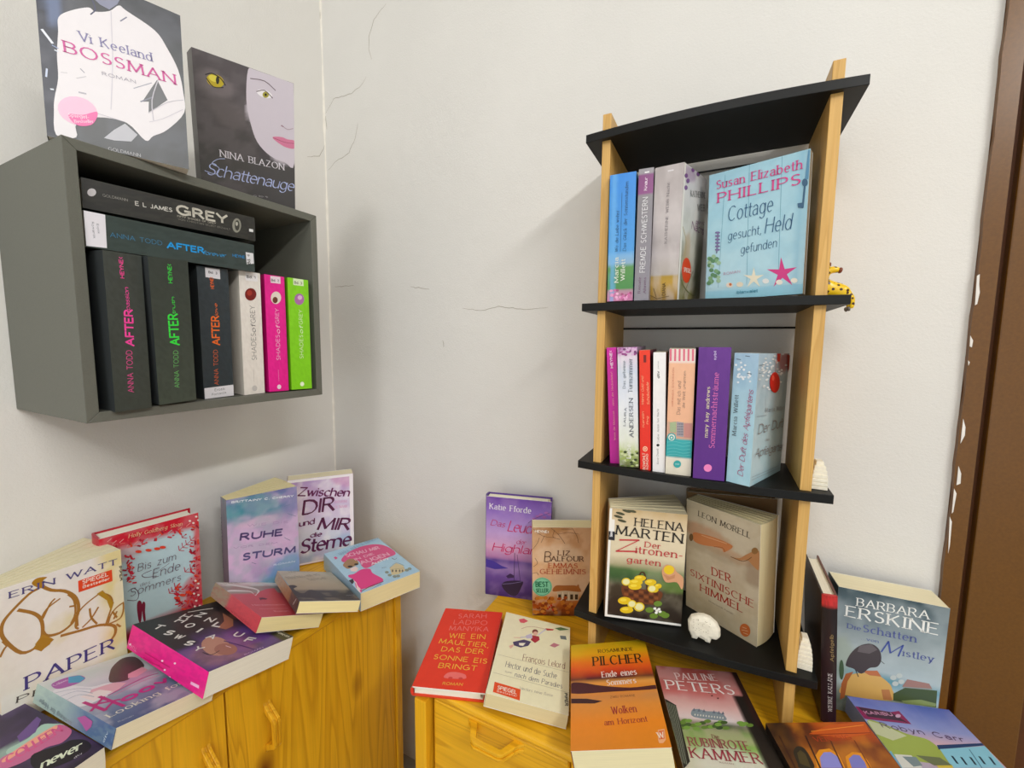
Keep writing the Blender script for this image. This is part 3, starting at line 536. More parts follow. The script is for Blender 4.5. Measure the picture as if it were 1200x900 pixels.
   ('l','F','#e04428',9,[1335,1804,1349,1798]),('l','F','#e04428',9,[1117,381,1137,442]),('l','F','#cc2440',9,[1326,763,1326,738]),
   ('l','F','#c41c34',9,[311,1416,325,1426]),('l','F','#cc2440',9,[1286,462,1341,421]),('l','F','#cc2440',9,[132,1798,126,1818]),
   ('l','F','#e04428',9,[1273,876,1245,868]),('l','F','#a01834',9,[1304,726,1321,750]),('l','F','#e04428',9,[1245,1001,1254,996]),
   ('l','F','#d8303c',9,[1333,919,1329,895]),('l','F','#d8303c',9,[1190,486,1240,519]),('l','F','#c41c34',9,[198,1830,197,1876]),
   ('l','F','#cc2440',9,[997,618,960,667]),('l','F','#d8303c',9,[1284,954,1317,959]),('l','F','#cc2440',9,[379,1500,342,1501]),
   ('l','F','#cc2440',9,[491,1846,510,1853]),('l','F','#d8303c',9,[1248,1206,1301,1205]),('l','F','#cc2440',9,[315,1625,295,1660]),
   ('l','F','#d8303c',9,[1237,1160,1266,1128]),('l','F','#e04428',9,[1171,526,1171,578]),('l','F','#cc2440',9,[981,405,1015,414]),
   ('l','F','#d8303c',9,[377,1387,402,1406]),('l','F','#d8303c',9,[1168,252,1149,280]),('l','F','#c41c34',9,[1080,694,1124,737]),
   ('l','F','#c41c34',9,[1139,345,1135,337]),('l','F','#e04428',9,[1215,668,1169,732]),('l','F','#c41c34',9,[1221,1063,1248,1087]),
   ('l','F','#e04428',9,[1253,738,1300,719]),('l','F','#cc2440',9,[1237,524,1217,566]),('l','F','#a01834',9,[1253,1039,1239,1078]),
   ('l','F','#cc2440',9,[987,1789,977,1847]),('l','F','#c41c34',9,[998,444,1042,465]),('l','F','#a01834',9,[1219,1323,1199,1400]),
   ('l','F','#c41c34',9,[1259,480,1214,568]),('l','F','#a01834',9,[305,1315,272,1328]),('l','F','#a01834',9,[1211,534,1213,529]),
   ('l','F','#c41c34',9,[1238,511,1197,555]),('l','F','#c41c34',9,[1237,1760,1274,1752]),('l','F','#cc2440',9,[372,1143,416,1129]),
   ('l','F','#d8303c',9,[951,752,996,711]),('l','F','#a01834',9,[1350,1755,1313,1819]),('l','F','#e04428',9,[1031,371,1028,372]),
   ('l','F','#cc2440',9,[1040,1809,993,1851]),('l','F','#cc2440',9,[1235,521,1202,574]),('l','F','#e04428',9,[1295,718,1265,787]),
   ('l','F','#cc2440',9,[1266,223,1280,193]),('l','F','#cc2440',9,[1026,373,1073,386]),('l','F','#d8303c',9,[171,1804,164,1851]),
   ('l','F','#c41c34',9,[337,1359,341,1398]),('l','F','#d8303c',9,[345,1891,344,1923]),('l','F','#e04428',9,[808,1832,775,1882]),
   ('l','F','#cc2440',9,[389,1555,413,1554]),('l','F','#d8303c',9,[989,444,934,463]),('l','F','#a01834',9,[314,1511,337,1557]),
   ('l','F','#c41c34',9,[161,1819,165,1836]),('l','F','#d8303c',9,[560,1759,519,1765]),('l','F','#e04428',9,[1254,870,1305,822]),
   ('l','F','#e04428',9,[1214,1134,1210,1137]),('l','F','#c41c34',9,[1204,666,1224,654]),('l','F','#cc2440',9,[83,1870,103,1904]),
   ('l','F','#cc2440',9,[1290,374,1330,354]),('l','F','#a01834',9,[1263,279,1291,241]),('l','F','#e04428',9,[977,705,966,770]),
   ('l','F','#c41c34',9,[350,1245,334,1243]),('l','F','#d8303c',9,[1305,1323,1322,1370]),('l','F','#d8303c',9,[1244,391,1199,464]),
   ('l','F','#cc2440',9,[336,1225,321,1223]),('l','F','#a01834',9,[1241,1327,1264,1342]),('l','F','#d8303c',9,[969,1758,949,1759]),
   ('l','F','#a01834',9,[812,1850,796,1891]),('l','F','#cc2440',9,[1248,853,1281,827]),('l','F','#cc2440',9,[362,1825,345,1875]),
   ('l','F','#d8303c',9,[986,470,1041,463]),('l','F','#a01834',9,[947,515,979,556]),('l','F','#a01834',9,[1196,533,1247,544]),
   ('l','F','#cc2440',9,[339,1247,315,1272]),('l','F','#e04428',9,[1147,587,1192,537]),('l','F','#d8303c',9,[206,1805,186,1798]),
   ('l','F','#a01834',9,[497,1859,506,1847]),('l','F','#e04428',9,[1193,251,1244,230]),('l','F','#c41c34',9,[1136,1703,1150,1706]),
   ('l','F','#a01834',9,[1279,1462,1284,1519]),('l','F','#c41c34',9,[1283,1159,1292,1194]),('l','F','#e04428',9,[1054,1778,1057,1837]),
   ('e','F','#f4e4dc',1214,1939,20,-7,1,19),('e','F','#f4e4dc',1267,1880,20,-7,1,19),('e','F','#f4e4dc',1316,1986,20,-7,1,19),
   ('e','F','#f4e4dc',1346,1907,20,-7,1,19),('e','F','#f4e4dc',1254,764,20,-9,1,19),('e','F','#f4e4dc',1282,611,20,-10,1,19),
   ('e','F','#f4e4dc',1222,528,20,-10,1,19),('e','F','#f4e4dc',1288,467,20,-10,1,19),('e','F','#f4e4dc',1250,373,20,-10,1,19),
   ('e','F','#f4e4dc',1223,274,20,-11,1,19),('e','F','#f4e4dc',1302,247,20,-11,1,19),('e','F','#f4e4dc',1297,688,20,-10,1,19),
   ('e','F','#e2432c',469,1657,41,-17,1,25),('e','F','#e2432c',601,1628,42,-17,1,25),('e','F','#e2432c',718,1607,43,-17,1,26),
   ('e','F','#e2432c',798,1601,44,-18,1,26),('e','F','#e2432c',961,577,46,-24,1,27),('e','F','#e2432c',1047,588,47,-24,1,27),
   ('e','F','#e2432c',1136,599,48,-24,1,27),]),
 (dict(key='ruhe',name='paperback_book',label='teal and lilac watercolour paperback standing fanned open on the pine cabinet',group='books set out along the pine cabinet',bg=([(0, '#7fa4c4'), (0.2, '#b79cc8'), (0.45, '#d4b2d6'), (0.7, '#b6a0c4'), (0.85, '#4e96a6'), (1, '#6f74ac')], [('n', 5, '#d8bcdc', 0.7), ('e', 0.1, 0.5, 0.35, 0.2, '#dcb8dc', 0.7), ('e', 0.8, 0.14, 0.3, 0.16, '#3e9cd0', 0.6), ('e', 0.35, 0.9, 0.4, 0.1, '#3a8ca0', 0.7), ('e', 0.4, 0.72, 0.3, 0.05, '#e3c0d8', 0.6), ('n', 9, '#8eb4b8', 0.3), ('e', 0.5, 0.03, 0.3, 0.08, '#6a96a8', 0.7), ('e', 0.9, 0.85, 0.2, 0.15, '#7f78b4', 0.6)]),spine=([(0, '#7c6478'), (0.5, '#8a7484'), (1, '#6d7c88')], [('n', 8, '#9c8494', 0.5)]),back='#4a4868',pages='#f4e8ba',hard=0,rim='#f2efe6',n=(40, 60),gl=0.35),
  [0.2755, -0.9593, -0.0615, 0.9607, 0.2725, 0.0526, -0.0337, -0.0735, 0.9967],[0.1154, -0.3572, -0.5122],[0.1303, 0.2038, 0.0412, 0.1332],[
   ('t','F','b','#eef2f8','BRITTAINY C. CHERRY',89,1962,1226,1824,39),('t','F','n','#a48ab4','WIE DIE',345,1428,1102,1295,45),
   ('t','F','b','#5b4a7c','RUHE',214,1192,968,1068,135),('t','F','n','#a48ab4','VOR DEM',89,1056,875,915,39),
   ('t','F','b','#5b5488','STURM',245,782,1216,621,131),('t','F','n','#e8f0fa','ROMAN',797,471,1209,406,35),
   ('l','F','#6d7c9c',3,[1043,1662,1157,1671]),('l','F','#6d7c9c',3,[1095,1496,1264,1390]),('l','F','#6d7c9c',3,[397,680,472,625]),
   ('l','F','#6d7c9c',3,[1022,997,1133,901]),('t','S','n','#5a4460','RUHE STURM',614,361,1618,379,166),]),
 (dict(key='zwischen',name='paperback_book',label='pastel paperback with large plum brush lettering, standing nearest the room corner',group='books set out along the pine cabinet',bg=([(0, '#a8bcd8'), (0.3, '#d8dcec'), (0.6, '#e3d6ea'), (1, '#b892cc')], [('n', 5, '#f2eef6', 0.8), ('n', 7, '#b9a2d6', 0.4), ('e', 0.95, 0.95, 0.3, 0.1, '#d898c4', 0.6), ('e', 0.9, 0.2, 0.25, 0.1, '#a8c8e4', 0.6), ('e', 0.1, 0.05, 0.3, 0.08, '#90a4cc', 0.6)]),spine=([(0, '#7c2a44'), (1, '#7c2a44')], []),back='#8c2038',pages='#f0e6c6',hard=0,rim='#f8f6f8',n=(30, 46),gl=0.35),
  [0.6036, -0.7967, 0.0303, 0.7973, 0.6035, -0.013, -0.008, 0.032, 0.9995],[0.0807, -0.2041, -0.5224],[0.1395, 0.2085, 0.0357, 0.0357],[
   ('t','F','c','#6a1c58','Zwischen',205,1706,1285,1531,210),('t','F','c','#5c1c48','DIR',295,1236,947,1240,354),
   ('t','F','c','#6a1c58','und',214,960,521,973,144),('t','F','c','#5c1c48','MIR',599,817,1265,690,301),
   ('t','F','c','#6a1c58','die',434,652,671,640,115),('t','F','c','#5c1c54','Sterne',225,302,1304,287,350),
   ('t','F','n','#d890c0','KATHARINA',981,1401,1250,1379,70),('t','F','n','#d890c0','OLTMANN',979,1270,1248,1250,71),('r','F','#f6f2f6',0.94,0,1,1),
   ('r','F','#f6f2f6',0,0.97,1,1),('r','F','#f4eaf0',0,0,1,0.02),]),
 (dict(key='never',name='paperback_book',label='dark violet paperback with pink brush lettering at the lower left of the cabinet',group='books set out along the pine cabinet',bg=([(0, '#241c30'), (0.3, '#3a2c48'), (1, '#382c44')], [('n', 4, '#54406a', 0.7), ('e', 0.55, 0.5, 0.3, 0.1, '#b0d0c0', 0.6)]),spine=([(0, '#2c2438'), (1, '#2c2438')], []),back='#222',pages='#efe8d4',hard=0,rim='#f2efe6',n=(24, 36),gl=0.35),
  [-0.1139, 0.0061, -0.9935, 0.9932, -0.025, -0.114, -0.0255, -0.9997, -0.0032],[0.3162, -0.7278, -0.4901],[0.12, 0.1875, 0.0311, 0.0311],[
   ('p','F','#a9c8b8',[772,1035,939,1016,1093,1116,1162,993,1201,831,1011,881,758,918]),
   ('p','F','#c86a94',[675,941,811,933,1043,961,1181,912,1183,650,1054,551,940,643,770,640,657,702,614,768]),
   ('p','F','#f0a68c',[687,910,826,943,1043,961,1163,932,1093,830,928,830,788,841,675,845]),('t','F','c','#d8568c','COLLEEN',683,774,1142,757,167),
   ('p','F','#6d4f8c',[900,1173,1143,1340,1139,1230,1012,1043,872,1032]),
   ('p','F','#15131c',[781,563,853,669,1020,534,1107,492,1168,331,1131,136,955,149,775,295,759,431]),
   ('t','F','c','#e4ecd0','never',783,344,1084,235,149),('t','F','n','#d8d4dc','dtv',985,144,1053,138,35),]),
 (dict(key='hoover',name='paperback_book',label='blue-grey paperback with large pink lettering, lying on the pine cabinet',group='books set out along the pine cabinet',bg=([(0, '#4a5f88'), (0.2, '#64789c'), (0.4, '#94a0b8'), (0.7, '#d4d6e0'), (0.9, '#cfdcd8'), (1, '#dde4dc')], [('n', 6, '#e8e4ec', 0.35), ('e', 0.5, 0.55, 0.4, 0.07, '#c48ab4', 0.7), ('e', 0.85, 0.3, 0.3, 0.15, '#5d6c90', 0.6)]),spine=([(0, '#46608c'), (0.35, '#5a769a'), (0.6, '#9cb4b4'), (1, '#b4c8bc')], [('n', 8, '#88a0a8', 0.3)]),back='#8aa',pages='#f2e8c8',hard=0,rim='#f2efe6',n=(36, 54),gl=0.35),
  [-0.0731, 0.0403, -0.9965, 0.9585, -0.2731, -0.0814, -0.2754, -0.9611, -0.0187],[0.3183, -0.6024, -0.4669],[0.1198, 0.1855, 0.0234, 0.0234],[
   ('p','F','#e8e8f0',[-14,1461,170,1492,297,1222,480,1135,435,868,201,799,7,818,-43,1138]),
   ('p','F','#e6b4c4',[263,1144,498,1105,583,970,408,845,302,887,148,947]),('p','F','#f0e4e6',[112,1068,317,1057,381,889,151,820]),
   ('p','F','#5a4448',[585,1397,706,1585,911,1751,1030,1653,976,1326,898,1211,762,1193,631,1034,489,1120,503,1238]),
   ('p','F','#e4a2b8',[712,1198,920,1254,916,1105,730,1023,651,1075]),('l','F','#a8b0c4',4,[-4,1414,165,1335,272,1163]),
   ('l','F','#a8b0c4',4,[-7,1263,158,1248,231,1034]),('l','F','#a8b0c4',4,[5,1119,136,1124,199,928]),('l','F','#b85a98',10,[303,822,748,921,932,890]),
   ('l','F','#d488b4',6,[338,764,707,843,909,814]),('l','F','#c02a80',16,[77,882,119,487]),('l','F','#c02a80',14,[29,607,260,828]),
   ('l','F','#c02a80',16,[234,871,275,405]),('l','F','#c02a80',14,[113,732,323,601]),('l','F','#c02a80',14,[126,504,271,623]),
   ('t','F','b','#c8308a','oove',342,495,1116,603,160),('p','F','#b060b0',[67,1671,148,1731,269,1735,365,1669,366,1525,276,1458,154,1452,59,1505]),
   ('p','F','#4aa4cc',[269,1735,365,1669,366,1525,276,1458,195,1553]),('t','F','n','#f4e6f4','Colleen',78,1607,229,1637,56),
   ('t','F','s','#e6e6d8','Looking for',74,280,958,338,106),('t','F','n','#c9d0dc','Roman',72,92,223,85,31),
   ('t','S','s','#7f8c94','Looking for Hope',891,189,1698,140,-57),('p','S','#b05a9c',[795,113,647,46,465,57,467,121,545,192,663,147]),
   ('t','S','n','#d8e4f0','dtv',152,198,115,80,38),]),
 (dict(key='pink',name='hardcover_book',label='thick book with hot pink spine and dark violet cover, lying on the pine cabinet',group='books set out along the pine cabinet',bg=([(0, '#5d3f84'), (0.3, '#6d4a94'), (0.6, '#3a2c30'), (1, '#262420')], [('e', 0.3, 0.2, 0.35, 0.2, '#b88478', 0.5), ('e', 0.55, 0.25, 0.3, 0.16, '#7a4c9c', 0.5), ('e', 0.75, 0.62, 0.3, 0.2, '#4a3430', 0.5), ('n', 8, '#32282c', 0.35), ('e', 0.95, 0.62, 0.15, 0.1, '#b07058', 0.5), ('r', 0.85, -0.1, 1.1, 0.18, '#3c3a28', 1, 0.04), ('r', -0.1, 0.4, 0.25, 1.1, '#2c2a28', 0.9, 0.06)]),spine=([(0, '#f0148c'), (1, '#ee1a8c')], [('n', 12, '#d0107a', 0.5)]),back='#5a2444',pages='#f6f2e2',hard=0,rim='#f2efe6',n=(40, 60),gl=0.35),
  [-0.029, -0.0279, -0.9992, 0.9647, -0.2624, -0.0206, -0.2616, -0.9646, 0.0345],[0.3359, -0.5085, -0.4573],[0.1351, 0.2017, 0.035, 0.035],[
   ('t','F','b','#ece8e4','T',121,1697,169,1600,135),('t','F','b','#ece8e4','S',132,1415,179,1319,130),
   ('t','F','b','#ece8e4','W',159,1197,205,1102,128),('t','F','b','#ece8e4','S',161,916,207,823,123),('t','F','b','#ece8e4','Y',159,678,204,586,119),
   ('t','F','b','#ece8e4','H',433,1698,483,1597,147),('t','F','b','#ece8e4','O',437,1447,486,1346,142),
   ('t','F','b','#ece8e4','I',448,1194,497,1095,138),('t','F','b','#ece8e4','A',461,886,508,788,133),
   ('t','F','b','#ece8e4','N',736,1421,788,1317,153),('t','F','b','#ece8e4','Z',732,1696,784,1591,158),
   ('t','F','b','#ece8e4','L',731,1181,781,1079,149),('t','F','b','#ece8e4','U',753,671,802,571,140),('t','F','b','#ece8e4','F',767,401,815,302,136),
   ('t','F','b','#ece8e4','H',553,1790,604,1686,153),('e','F','#c08c78',427,565,90,-213,160,232),('e','F','#a87060',464,380,104,-115,93,153),
   ('l','F','#3a2420',6,[213,521,248,379,380,403]),('l','F','#4c2f70',8,[582,617,667,300,736,5]),('l','F','#f4d8e0',4,[517,467,535,374]),
   ('p','F','#1c1820',[1143,1934,1162,1722,1100,1593,1055,1637,1071,1859]),('l','F','#dcd8d0',9,[743,1901,948,1837,1082,1780]),
   ('p','F','#a06850',[1092,1508,1069,1168,937,958,801,934,750,1070,941,1211]),('t','F','b','#e8e4d8','FOREVER',1253,290,1270,27,38),
   ('t','F','n','#d8b8e0','ROMAN',541,26,833,28,40),('p','S','#f4b8dc',[315,233,125,219,116,258,315,270]),('l','S','#c8106c',6,[1525,325,949,302]),
   ('l','S','#c8106c',6,[1515,251,851,234]),('l','S','#c8106c',6,[1337,332,1085,292]),('t','S','n','#f6a0cc','TIJAN',1744,267,1994,259,-49),
   ('e','S','#ffe0f0',1056,213,-27,-9,6,-12),('e','S','#ffe0f0',949,302,-26,-9,5,-12),('e','S','#ffe0f0',755,145,-26,-9,5,-12),
   ('e','S','#ffe0f0',798,350,-26,-9,5,-12),('e','S','#ffe0f0',1938,270,-30,-10,6,-13),]),
 (dict(key='redgrey',name='paperback_book',label='coral red and grey-beige paperback lying on the pine cabinet',group='books set out along the pine cabinet',bg=([(0, '#cf5058'), (0.62, '#d4565e'), (0.66, '#a89c90'), (0.85, '#9f968a'), (0.9, '#dcd8d4'), (1, '#e0dcd8')], [('n', 9, '#c24850', 0.25)]),spine=([(0, '#d24a55'), (0.6, '#d65560'), (0.66, '#a8907c'), (1, '#a89c84')], [('n', 10, '#b84850', 0.3)]),back='#999',pages='#f4e4a8',hard=0,rim='#f2efe6',n=(30, 46),gl=0.35),
  [0.1551, -0.0393, -0.9871, 0.8902, -0.4278, 0.1569, -0.4284, -0.903, -0.0314],[0.2992, -0.4098, -0.4495],[0.1159, 0.1859, 0.0236, 0.0236],[
   
   ('p','F','#e8e2de',[-38,1317,98,1407,325,1362,419,1289,394,1093,513,1250,549,1384,425,1494,233,1639,65,1782,214,1744,504,1574,597,1416,566,1280,400,1060,392,1158,372,1279,137,1307]),
   ('p','F','#d4565e',[414,1091,603,1312,801,1442,955,1471,872,1123,467,1022]),('p','F','#6a2c34',[393,932,462,945,525,875,481,828,406,849,358,791]),
   ('t','F','n','#f0b4b4','Herzenssache',111,540,679,494,85),('l','F','#f0c0c0',3,[145,380,636,331]),
   ('t','F','n','#f0b4b4','Roman',333,193,577,181,80),('t','F','n','#9c8c88','DANIELA KRIEN',132,1746,890,1921,93),
   ('t','S','n','#b43848','HERZENSSACHE',201,176,1212,198,-36),]),
 (dict(key='beige',name='paperback_book',label='small sand coloured paperback with a black silhouette, lying on the pine cabinet',group='books set out along the pine cabinet',bg=([(0, '#32302e'), (0.3, '#3a3734'), (0.36, '#a89880'), (0.5, '#b8a88e'), (0.75, '#c4b8a2'), (1, '#cfc6b4')], [('n', 6, '#b0a084', 0.3)]),spine=([(0, '#3a3633'), (0.28, '#4a4440'), (0.34, '#a07850'), (0.7, '#b89c78'), (1, '#bcae94')], [('n', 9, '#8a6c4c', 0.3)]),back='#999',pages='#f4e4a8',hard=0,rim='#f2efe6',n=(30, 46),gl=0.35),
  [0.4235, -0.0185, -0.9057, 0.8395, -0.3676, 0.4001, -0.3403, -0.9298, -0.1401],[0.3223, -0.358, -0.4449],[0.1097, 0.1853, 0.0196, 0.0196],[
   ('p','F','#34302e',[-15,683,-5,851,95,905,150,810,59,683,100,479,189,438,321,616,463,515,550,270,834,327,1061,508,1030,256,682,187,38,209]),
   ('l','F','#d8dce4',3,[912,276,1208,318]),('l','F','#6fa4c8',9,[-79,1727,4,894]),('t','F','h','#8a8478','Nachts ist es',111,1284,784,1588,178),
   ('t','F','h','#8a8478','leise',504,1178,861,1339,183),('t','F','n','#a09888','MARIE FORCE',217,1721,1001,2037,107),
   ('l','S','#e8e4e0',6,[182,14,269,135]),]),
 (dict(key='schau',name='paperback_book',label='pale blue paperback with a girl in a pink dress, lying on the pine cabinet',group='books set out along the pine cabinet',bg=([(0, '#a8cce4'), (1, '#acd2e8')], [('n', 8, '#bcdcee', 0.4)]),spine=([(0, '#98b8d4'), (1, '#a8c8de')], []),back='#9bc',pages='#f4e4ae',hard=0,rim='#f2efe6',n=(30, 46),gl=0.35),
  [0.3608, -0.0088, -0.9326, 0.9323, -0.0226, 0.3609, -0.0243, -0.9997, -0.0],[0.3474, -0.2464, -0.486],[0.1304, 0.206, 0.0364, 0.0365],[
   
   ('p','F','#e0568c',[205,1543,414,1755,725,1862,1051,1803,1238,1584,1293,1214,1242,1006,1050,974,743,896,488,832,438,974,470,1243,326,1443,206,1379]),
   ('t','F','b','#f6b8d0','SCHAU MIR',338,1559,1081,1478,169),('t','F','b','#f6b8d0','IN DIE',429,1301,860,1301,106),
   ('t','F','b','#f6b8d0','AUGEN',467,1044,1120,1045,174),('t','F','c','#fff','Audrey',621,878,1033,904,102),
   ('p','F','#e8408c',[188,780,371,852,522,765,496,562,557,189,378,99,26,164,92,541,56,710,77,800]),
   ('p','F','#f4dcd8',[197,1033,332,1061,337,918,256,835,180,912]),
   ('p','F','#a8845c',[153,1303,333,1462,447,1344,425,1118,309,1080,174,1053,139,1159]),('e','F','#1e1a1c',238,1123,42,-35,16,41),
   ('e','F','#1e1a1c',377,1134,36,-29,15,36),('p','F','#f4dcd8',[47,648,73,420,-1,154,-1,29,58,105,65,294,94,471]),
   ('p','F','#2e2a30',[-17,597,91,611,68,479,-44,417]),('l','F','#2a2a2a',8,[39,58,237,117,522,115]),('l','F','#d8c890',6,[132,75,313,87]),
   ('l','F','#3c3c38',6,[175,-24,455,69]),('p','F','#e84a98',[33,126,79,120,14,-15]),
   ('p','F','#d6c69c',[863,522,1067,629,1135,430,1065,203,882,170,766,229]),('l','F','#5a544c',3,[863,522,1073,640,1147,420]),
   ('l','F','#5a544c',3,[859,449,1109,318]),('e','F','#6c6458',856,376,14,-12,24,48),('e','F','#6c6458',914,328,14,-12,24,48),
   ('e','F','#6c6458',972,280,14,-12,25,48),('e','F','#6c6458',1018,242,14,-12,25,47),('e','F','#8c9488',737,399,32,-27,23,48),
   ('e','F','#8c9488',732,257,32,-26,23,46),('e','F','#8c9488',786,141,32,-26,23,46),('e','F','#8c9488',1102,210,33,-27,26,47),
   ('e','F','#8c9488',1177,224,33,-27,26,48),('e','F','#8c9488',850,109,32,-26,23,46),('l','F','#3c4450',5,[1097,893,1116,793,1183,822]),
   ('l','F','#3c4450',4,[734,629,817,598]),('p','F','#e65a90',[107,1749,155,1751,168,1656,108,1622]),
   ('t','F','n','#8cacc8','MARA ANDECK KINSELLA',277,1737,1326,2005,152),]),
 (dict(key='fforde',name='hardcover_book',label='purple hardcover with pink script title and a moored boat standing against the back wall',group='books set out on the pine chest',bg=([(0, '#3e2270'), (0.2, '#6a4c9c'), (0.3, '#9278b4'), (0.37, '#604898'), (0.4, '#b07cb0'), (0.5, '#d6a8cc'), (0.65, '#c0a4dc'), (0.85, '#9474c8'), (1, '#6c44a4')], [('n', 7, '#b494cc', 0.25), ('e', 0.05, 0.36, 0.35, 0.03, '#3c3488', 0.3)]),spine=([(0, '#4a2c80'), (1, '#4a2c80')], []),back='#5a3c90',pages='#f2ecd4',hard=1,rim='#f2efe6',n=(36, 54),gl=0.35),
  [0.9603, -0.2772, 0.0313, 0.2784, 0.9594, -0.0448, -0.0176, 0.0518, 0.9985],[0.5198, -0.0611, -0.5404],[0.1361, 0.2233, 0.0232, 0.0232],[
   ('t','F','s','#f0ecf6','Katie Fforde',77,1964,941,1947,132),('t','F','e','#c02a6c','Das',99,1605,392,1580,138),
   ('t','F','e','#c8246a','Leuchten',466,1512,1376,1502,253),('t','F','e','#c02a6c','der',652,1246,850,1243,115),
   ('t','F','e','#c8246a','Highlands',142,1030,1390,1050,196),('p','F','#2c2044',[356,258,466,365,796,410,781,270,693,79,583,43,451,112]),
   ('l','F','#8478b0',4,[374,285,577,329,789,397]),('l','F','#332650',4,[620,406,623,1031]),('l','F','#332650',3,[752,424,675,999]),
   ('p','F','#3c2c58',[445,481,537,552,618,516,612,464,483,434]),('p','F','#44389c',[6,818,163,798,350,704,498,665,202,606,7,640]),
   ('e','F','#b070b8',1014,1836,42,5,-1,26),('e','F','#b070b8',1152,1944,42,4,-1,26),('e','F','#b070b8',1256,1991,42,4,-1,26),
   ('e','F','#b070b8',1326,1962,42,4,-1,26),('e','F','#b070b8',1224,1895,42,4,-1,26),('e','F','#b070b8',1083,1899,42,4,-1,26),
   ('l','F','#3c3050',3,[893,1729,1014,1836,1325,1999]),]),
 (dict(key='balf',name='paperback_book',label='small brown paperback with a thatched cottage, standing left of the ladder shelf',group='books set out on the pine chest',bg=([(0, '#5c2c14'), (0.12, '#b45a1c'), (0.22, '#c07c3c'), (0.3, '#d8b08c'), (0.6, '#d9a878'), (0.8, '#c49468'), (1, '#a87848')], [('n', 7, '#e4c09c', 0.4), ('e', 0.4, 0.7, 0.5, 0.12, '#e6cdae', 0.5), ('n', 26, '#8e4a1c', 0.0)]),spine=([(0, '#6a3c1c'), (0.4, '#b08458'), (1, '#c09c70')], []),back='#a87',pages='#eadcae',hard=0,rim='#f2efe6',n=(30, 46),gl=0.35),
  [0.91, -0.4145, 0.0038, 0.4141, 0.9086, -0.0546, 0.0192, 0.0513, 0.9985],[0.6384, -0.0786, -0.5419],[0.1176, 0.1877, 0.032, 0.032],[
   ('l','F','#5c3c24',3,[370,1862,502,1740,635,1546]),('l','F','#5c3c24',3,[24,1842,205,1702,436,1668]),('l','F','#5c3c24',3,[238,1703,172,1560]),
   ('l','F','#5c3c24',3,[502,1740,699,1776,897,1742]),('l','F','#5c3c24',3,[5,1416,106,1560,139,1666]),
   ('l','F','#5c3c24',3,[764,1882,864,1707,899,1565]),('l','F','#5c3c24',3,[21,1056,104,1129,55,1237]),
   ('l','F','#5c3c24',3,[436,1827,403,1686,536,1634]),('l','F','#5c3c24',3,[3,910,87,930,121,875]),('l','F','#5c3c24',3,[567,1846,764,1847]),
   ('t','F','b','#f4f0e4','HEYNE<',57,1779,321,1767,56),('t','F','s','#4c2c1c','LIZ',504,1313,730,1307,100),
   ('t','F','h','#3c2418','B',238,1167,355,1168,234),('t','F','s','#4c2c1c','ALFOUR',371,1186,996,1184,108),
   ('t','F','s','#c05a34','EMMAS',322,1041,878,1039,108),('t','F','s','#b85a3c','GEHEIMNIS',154,912,1040,914,109),
   ('e','F','#7cc49c',194,627,195,2,0,202),('e','F','#2c7c5c',194,627,178,2,0,183),('e','F','#84ccA4',194,627,172,2,0,176),
   ('t','F','b','#1f7450','BEST',70,637,312,639,110),('t','F','b','#1f7450','SELLER',76,515,312,518,85),
   ('p','F','#a8622c',[407,530,457,652,641,661,876,657,961,555,911,525,642,551]),('p','F','#c8b090',[481,520,642,551,911,525,913,340,509,335]),
   ('p','F','#3c2818',[511,468,569,469,569,358,512,357]),('p','F','#3c2818',[629,470,686,470,687,359,630,359]),
   ('p','F','#3c2818',[747,471,804,472,805,361,748,360]),('p','F','#3c2818',[841,472,898,473,900,362,842,361]),
   ('l','F','#e8dcc4',3,[602,521,603,336]),('l','F','#e8dcc4',3,[720,522,721,338]),('p','F','#a8622c',[870,627,889,682,916,683,927,609]),
   ('e','F','#c87828',242,157,41,1,0,34),('e','F','#d08838',127,375,41,1,0,33),('e','F','#d08838',432,304,41,1,0,33),
   ('e','F','#b8621c',179,218,41,1,0,34),('e','F','#8c3c14',611,126,41,1,0,34),('e','F','#8c3c14',173,86,41,1,0,34),
   ('e','F','#8c3c14',625,339,40,1,0,33),('e','F','#8c3c14',231,107,41,1,0,34),('e','F','#8c3c14',74,193,41,1,0,34),
   ('e','F','#d08838',398,341,41,1,0,33),('e','F','#d08838',224,81,41,1,0,34),('e','F','#a84c18',655,401,40,0,0,33),
   ('e','F','#8c3c14',450,105,41,1,0,34),('e','F','#a84c18',158,256,41,1,0,34),('e','F','#8c3c14',340,346,41,1,0,33),
   ('e','F','#8c3c14',208,131,41,1,0,34),('e','F','#b8621c',43,186,41,1,0,34),('e','F','#8c3c14',409,184,41,1,0,34),
   ('e','F','#8c3c14',119,171,41,1,0,34),('e','F','#b8621c',326,332,41,1,0,33),('e','F','#d08838',221,279,41,1,0,33),
   ('e','F','#a84c18',255,212,41,1,0,34),('e','F','#8c3c14',86,376,41,1,0,33),('e','F','#c87828',222,203,41,1,0,34),
   ('e','F','#c87828',101,83,41,1,0,34),('e','F','#8c3c14',362,386,41,1,0,33),('e','F','#b8621c',701,84,41,1,0,34),
   ('e','F','#8c3c14',21,299,41,1,0,34),('e','F','#c87828',606,266,41,1,0,33),('e','F','#a84c18',532,376,40,1,0,33),
   ('e','F','#a84c18',155,249,41,1,0,34),('e','F','#c87828',201,197,41,1,0,34),('e','F','#c87828',264,396,41,0,0,33),
   ('e','F','#b8621c',359,278,41,1,0,33),('e','F','#8c3c14',778,214,41,1,0,33),('e','F','#d08838',765,263,40,1,0,33),
   ('e','F','#c87828',96,376,41,1,0,33),('e','F','#c87828',468,76,41,1,0,34),('e','F','#a84c18',39,232,41,1,0,34),
   ('e','F','#c87828',256,387,41,1,0,33),('e','F','#a84c18',234,64,41,1,0,34),('e','F','#c87828',377,319,41,1,0,33),
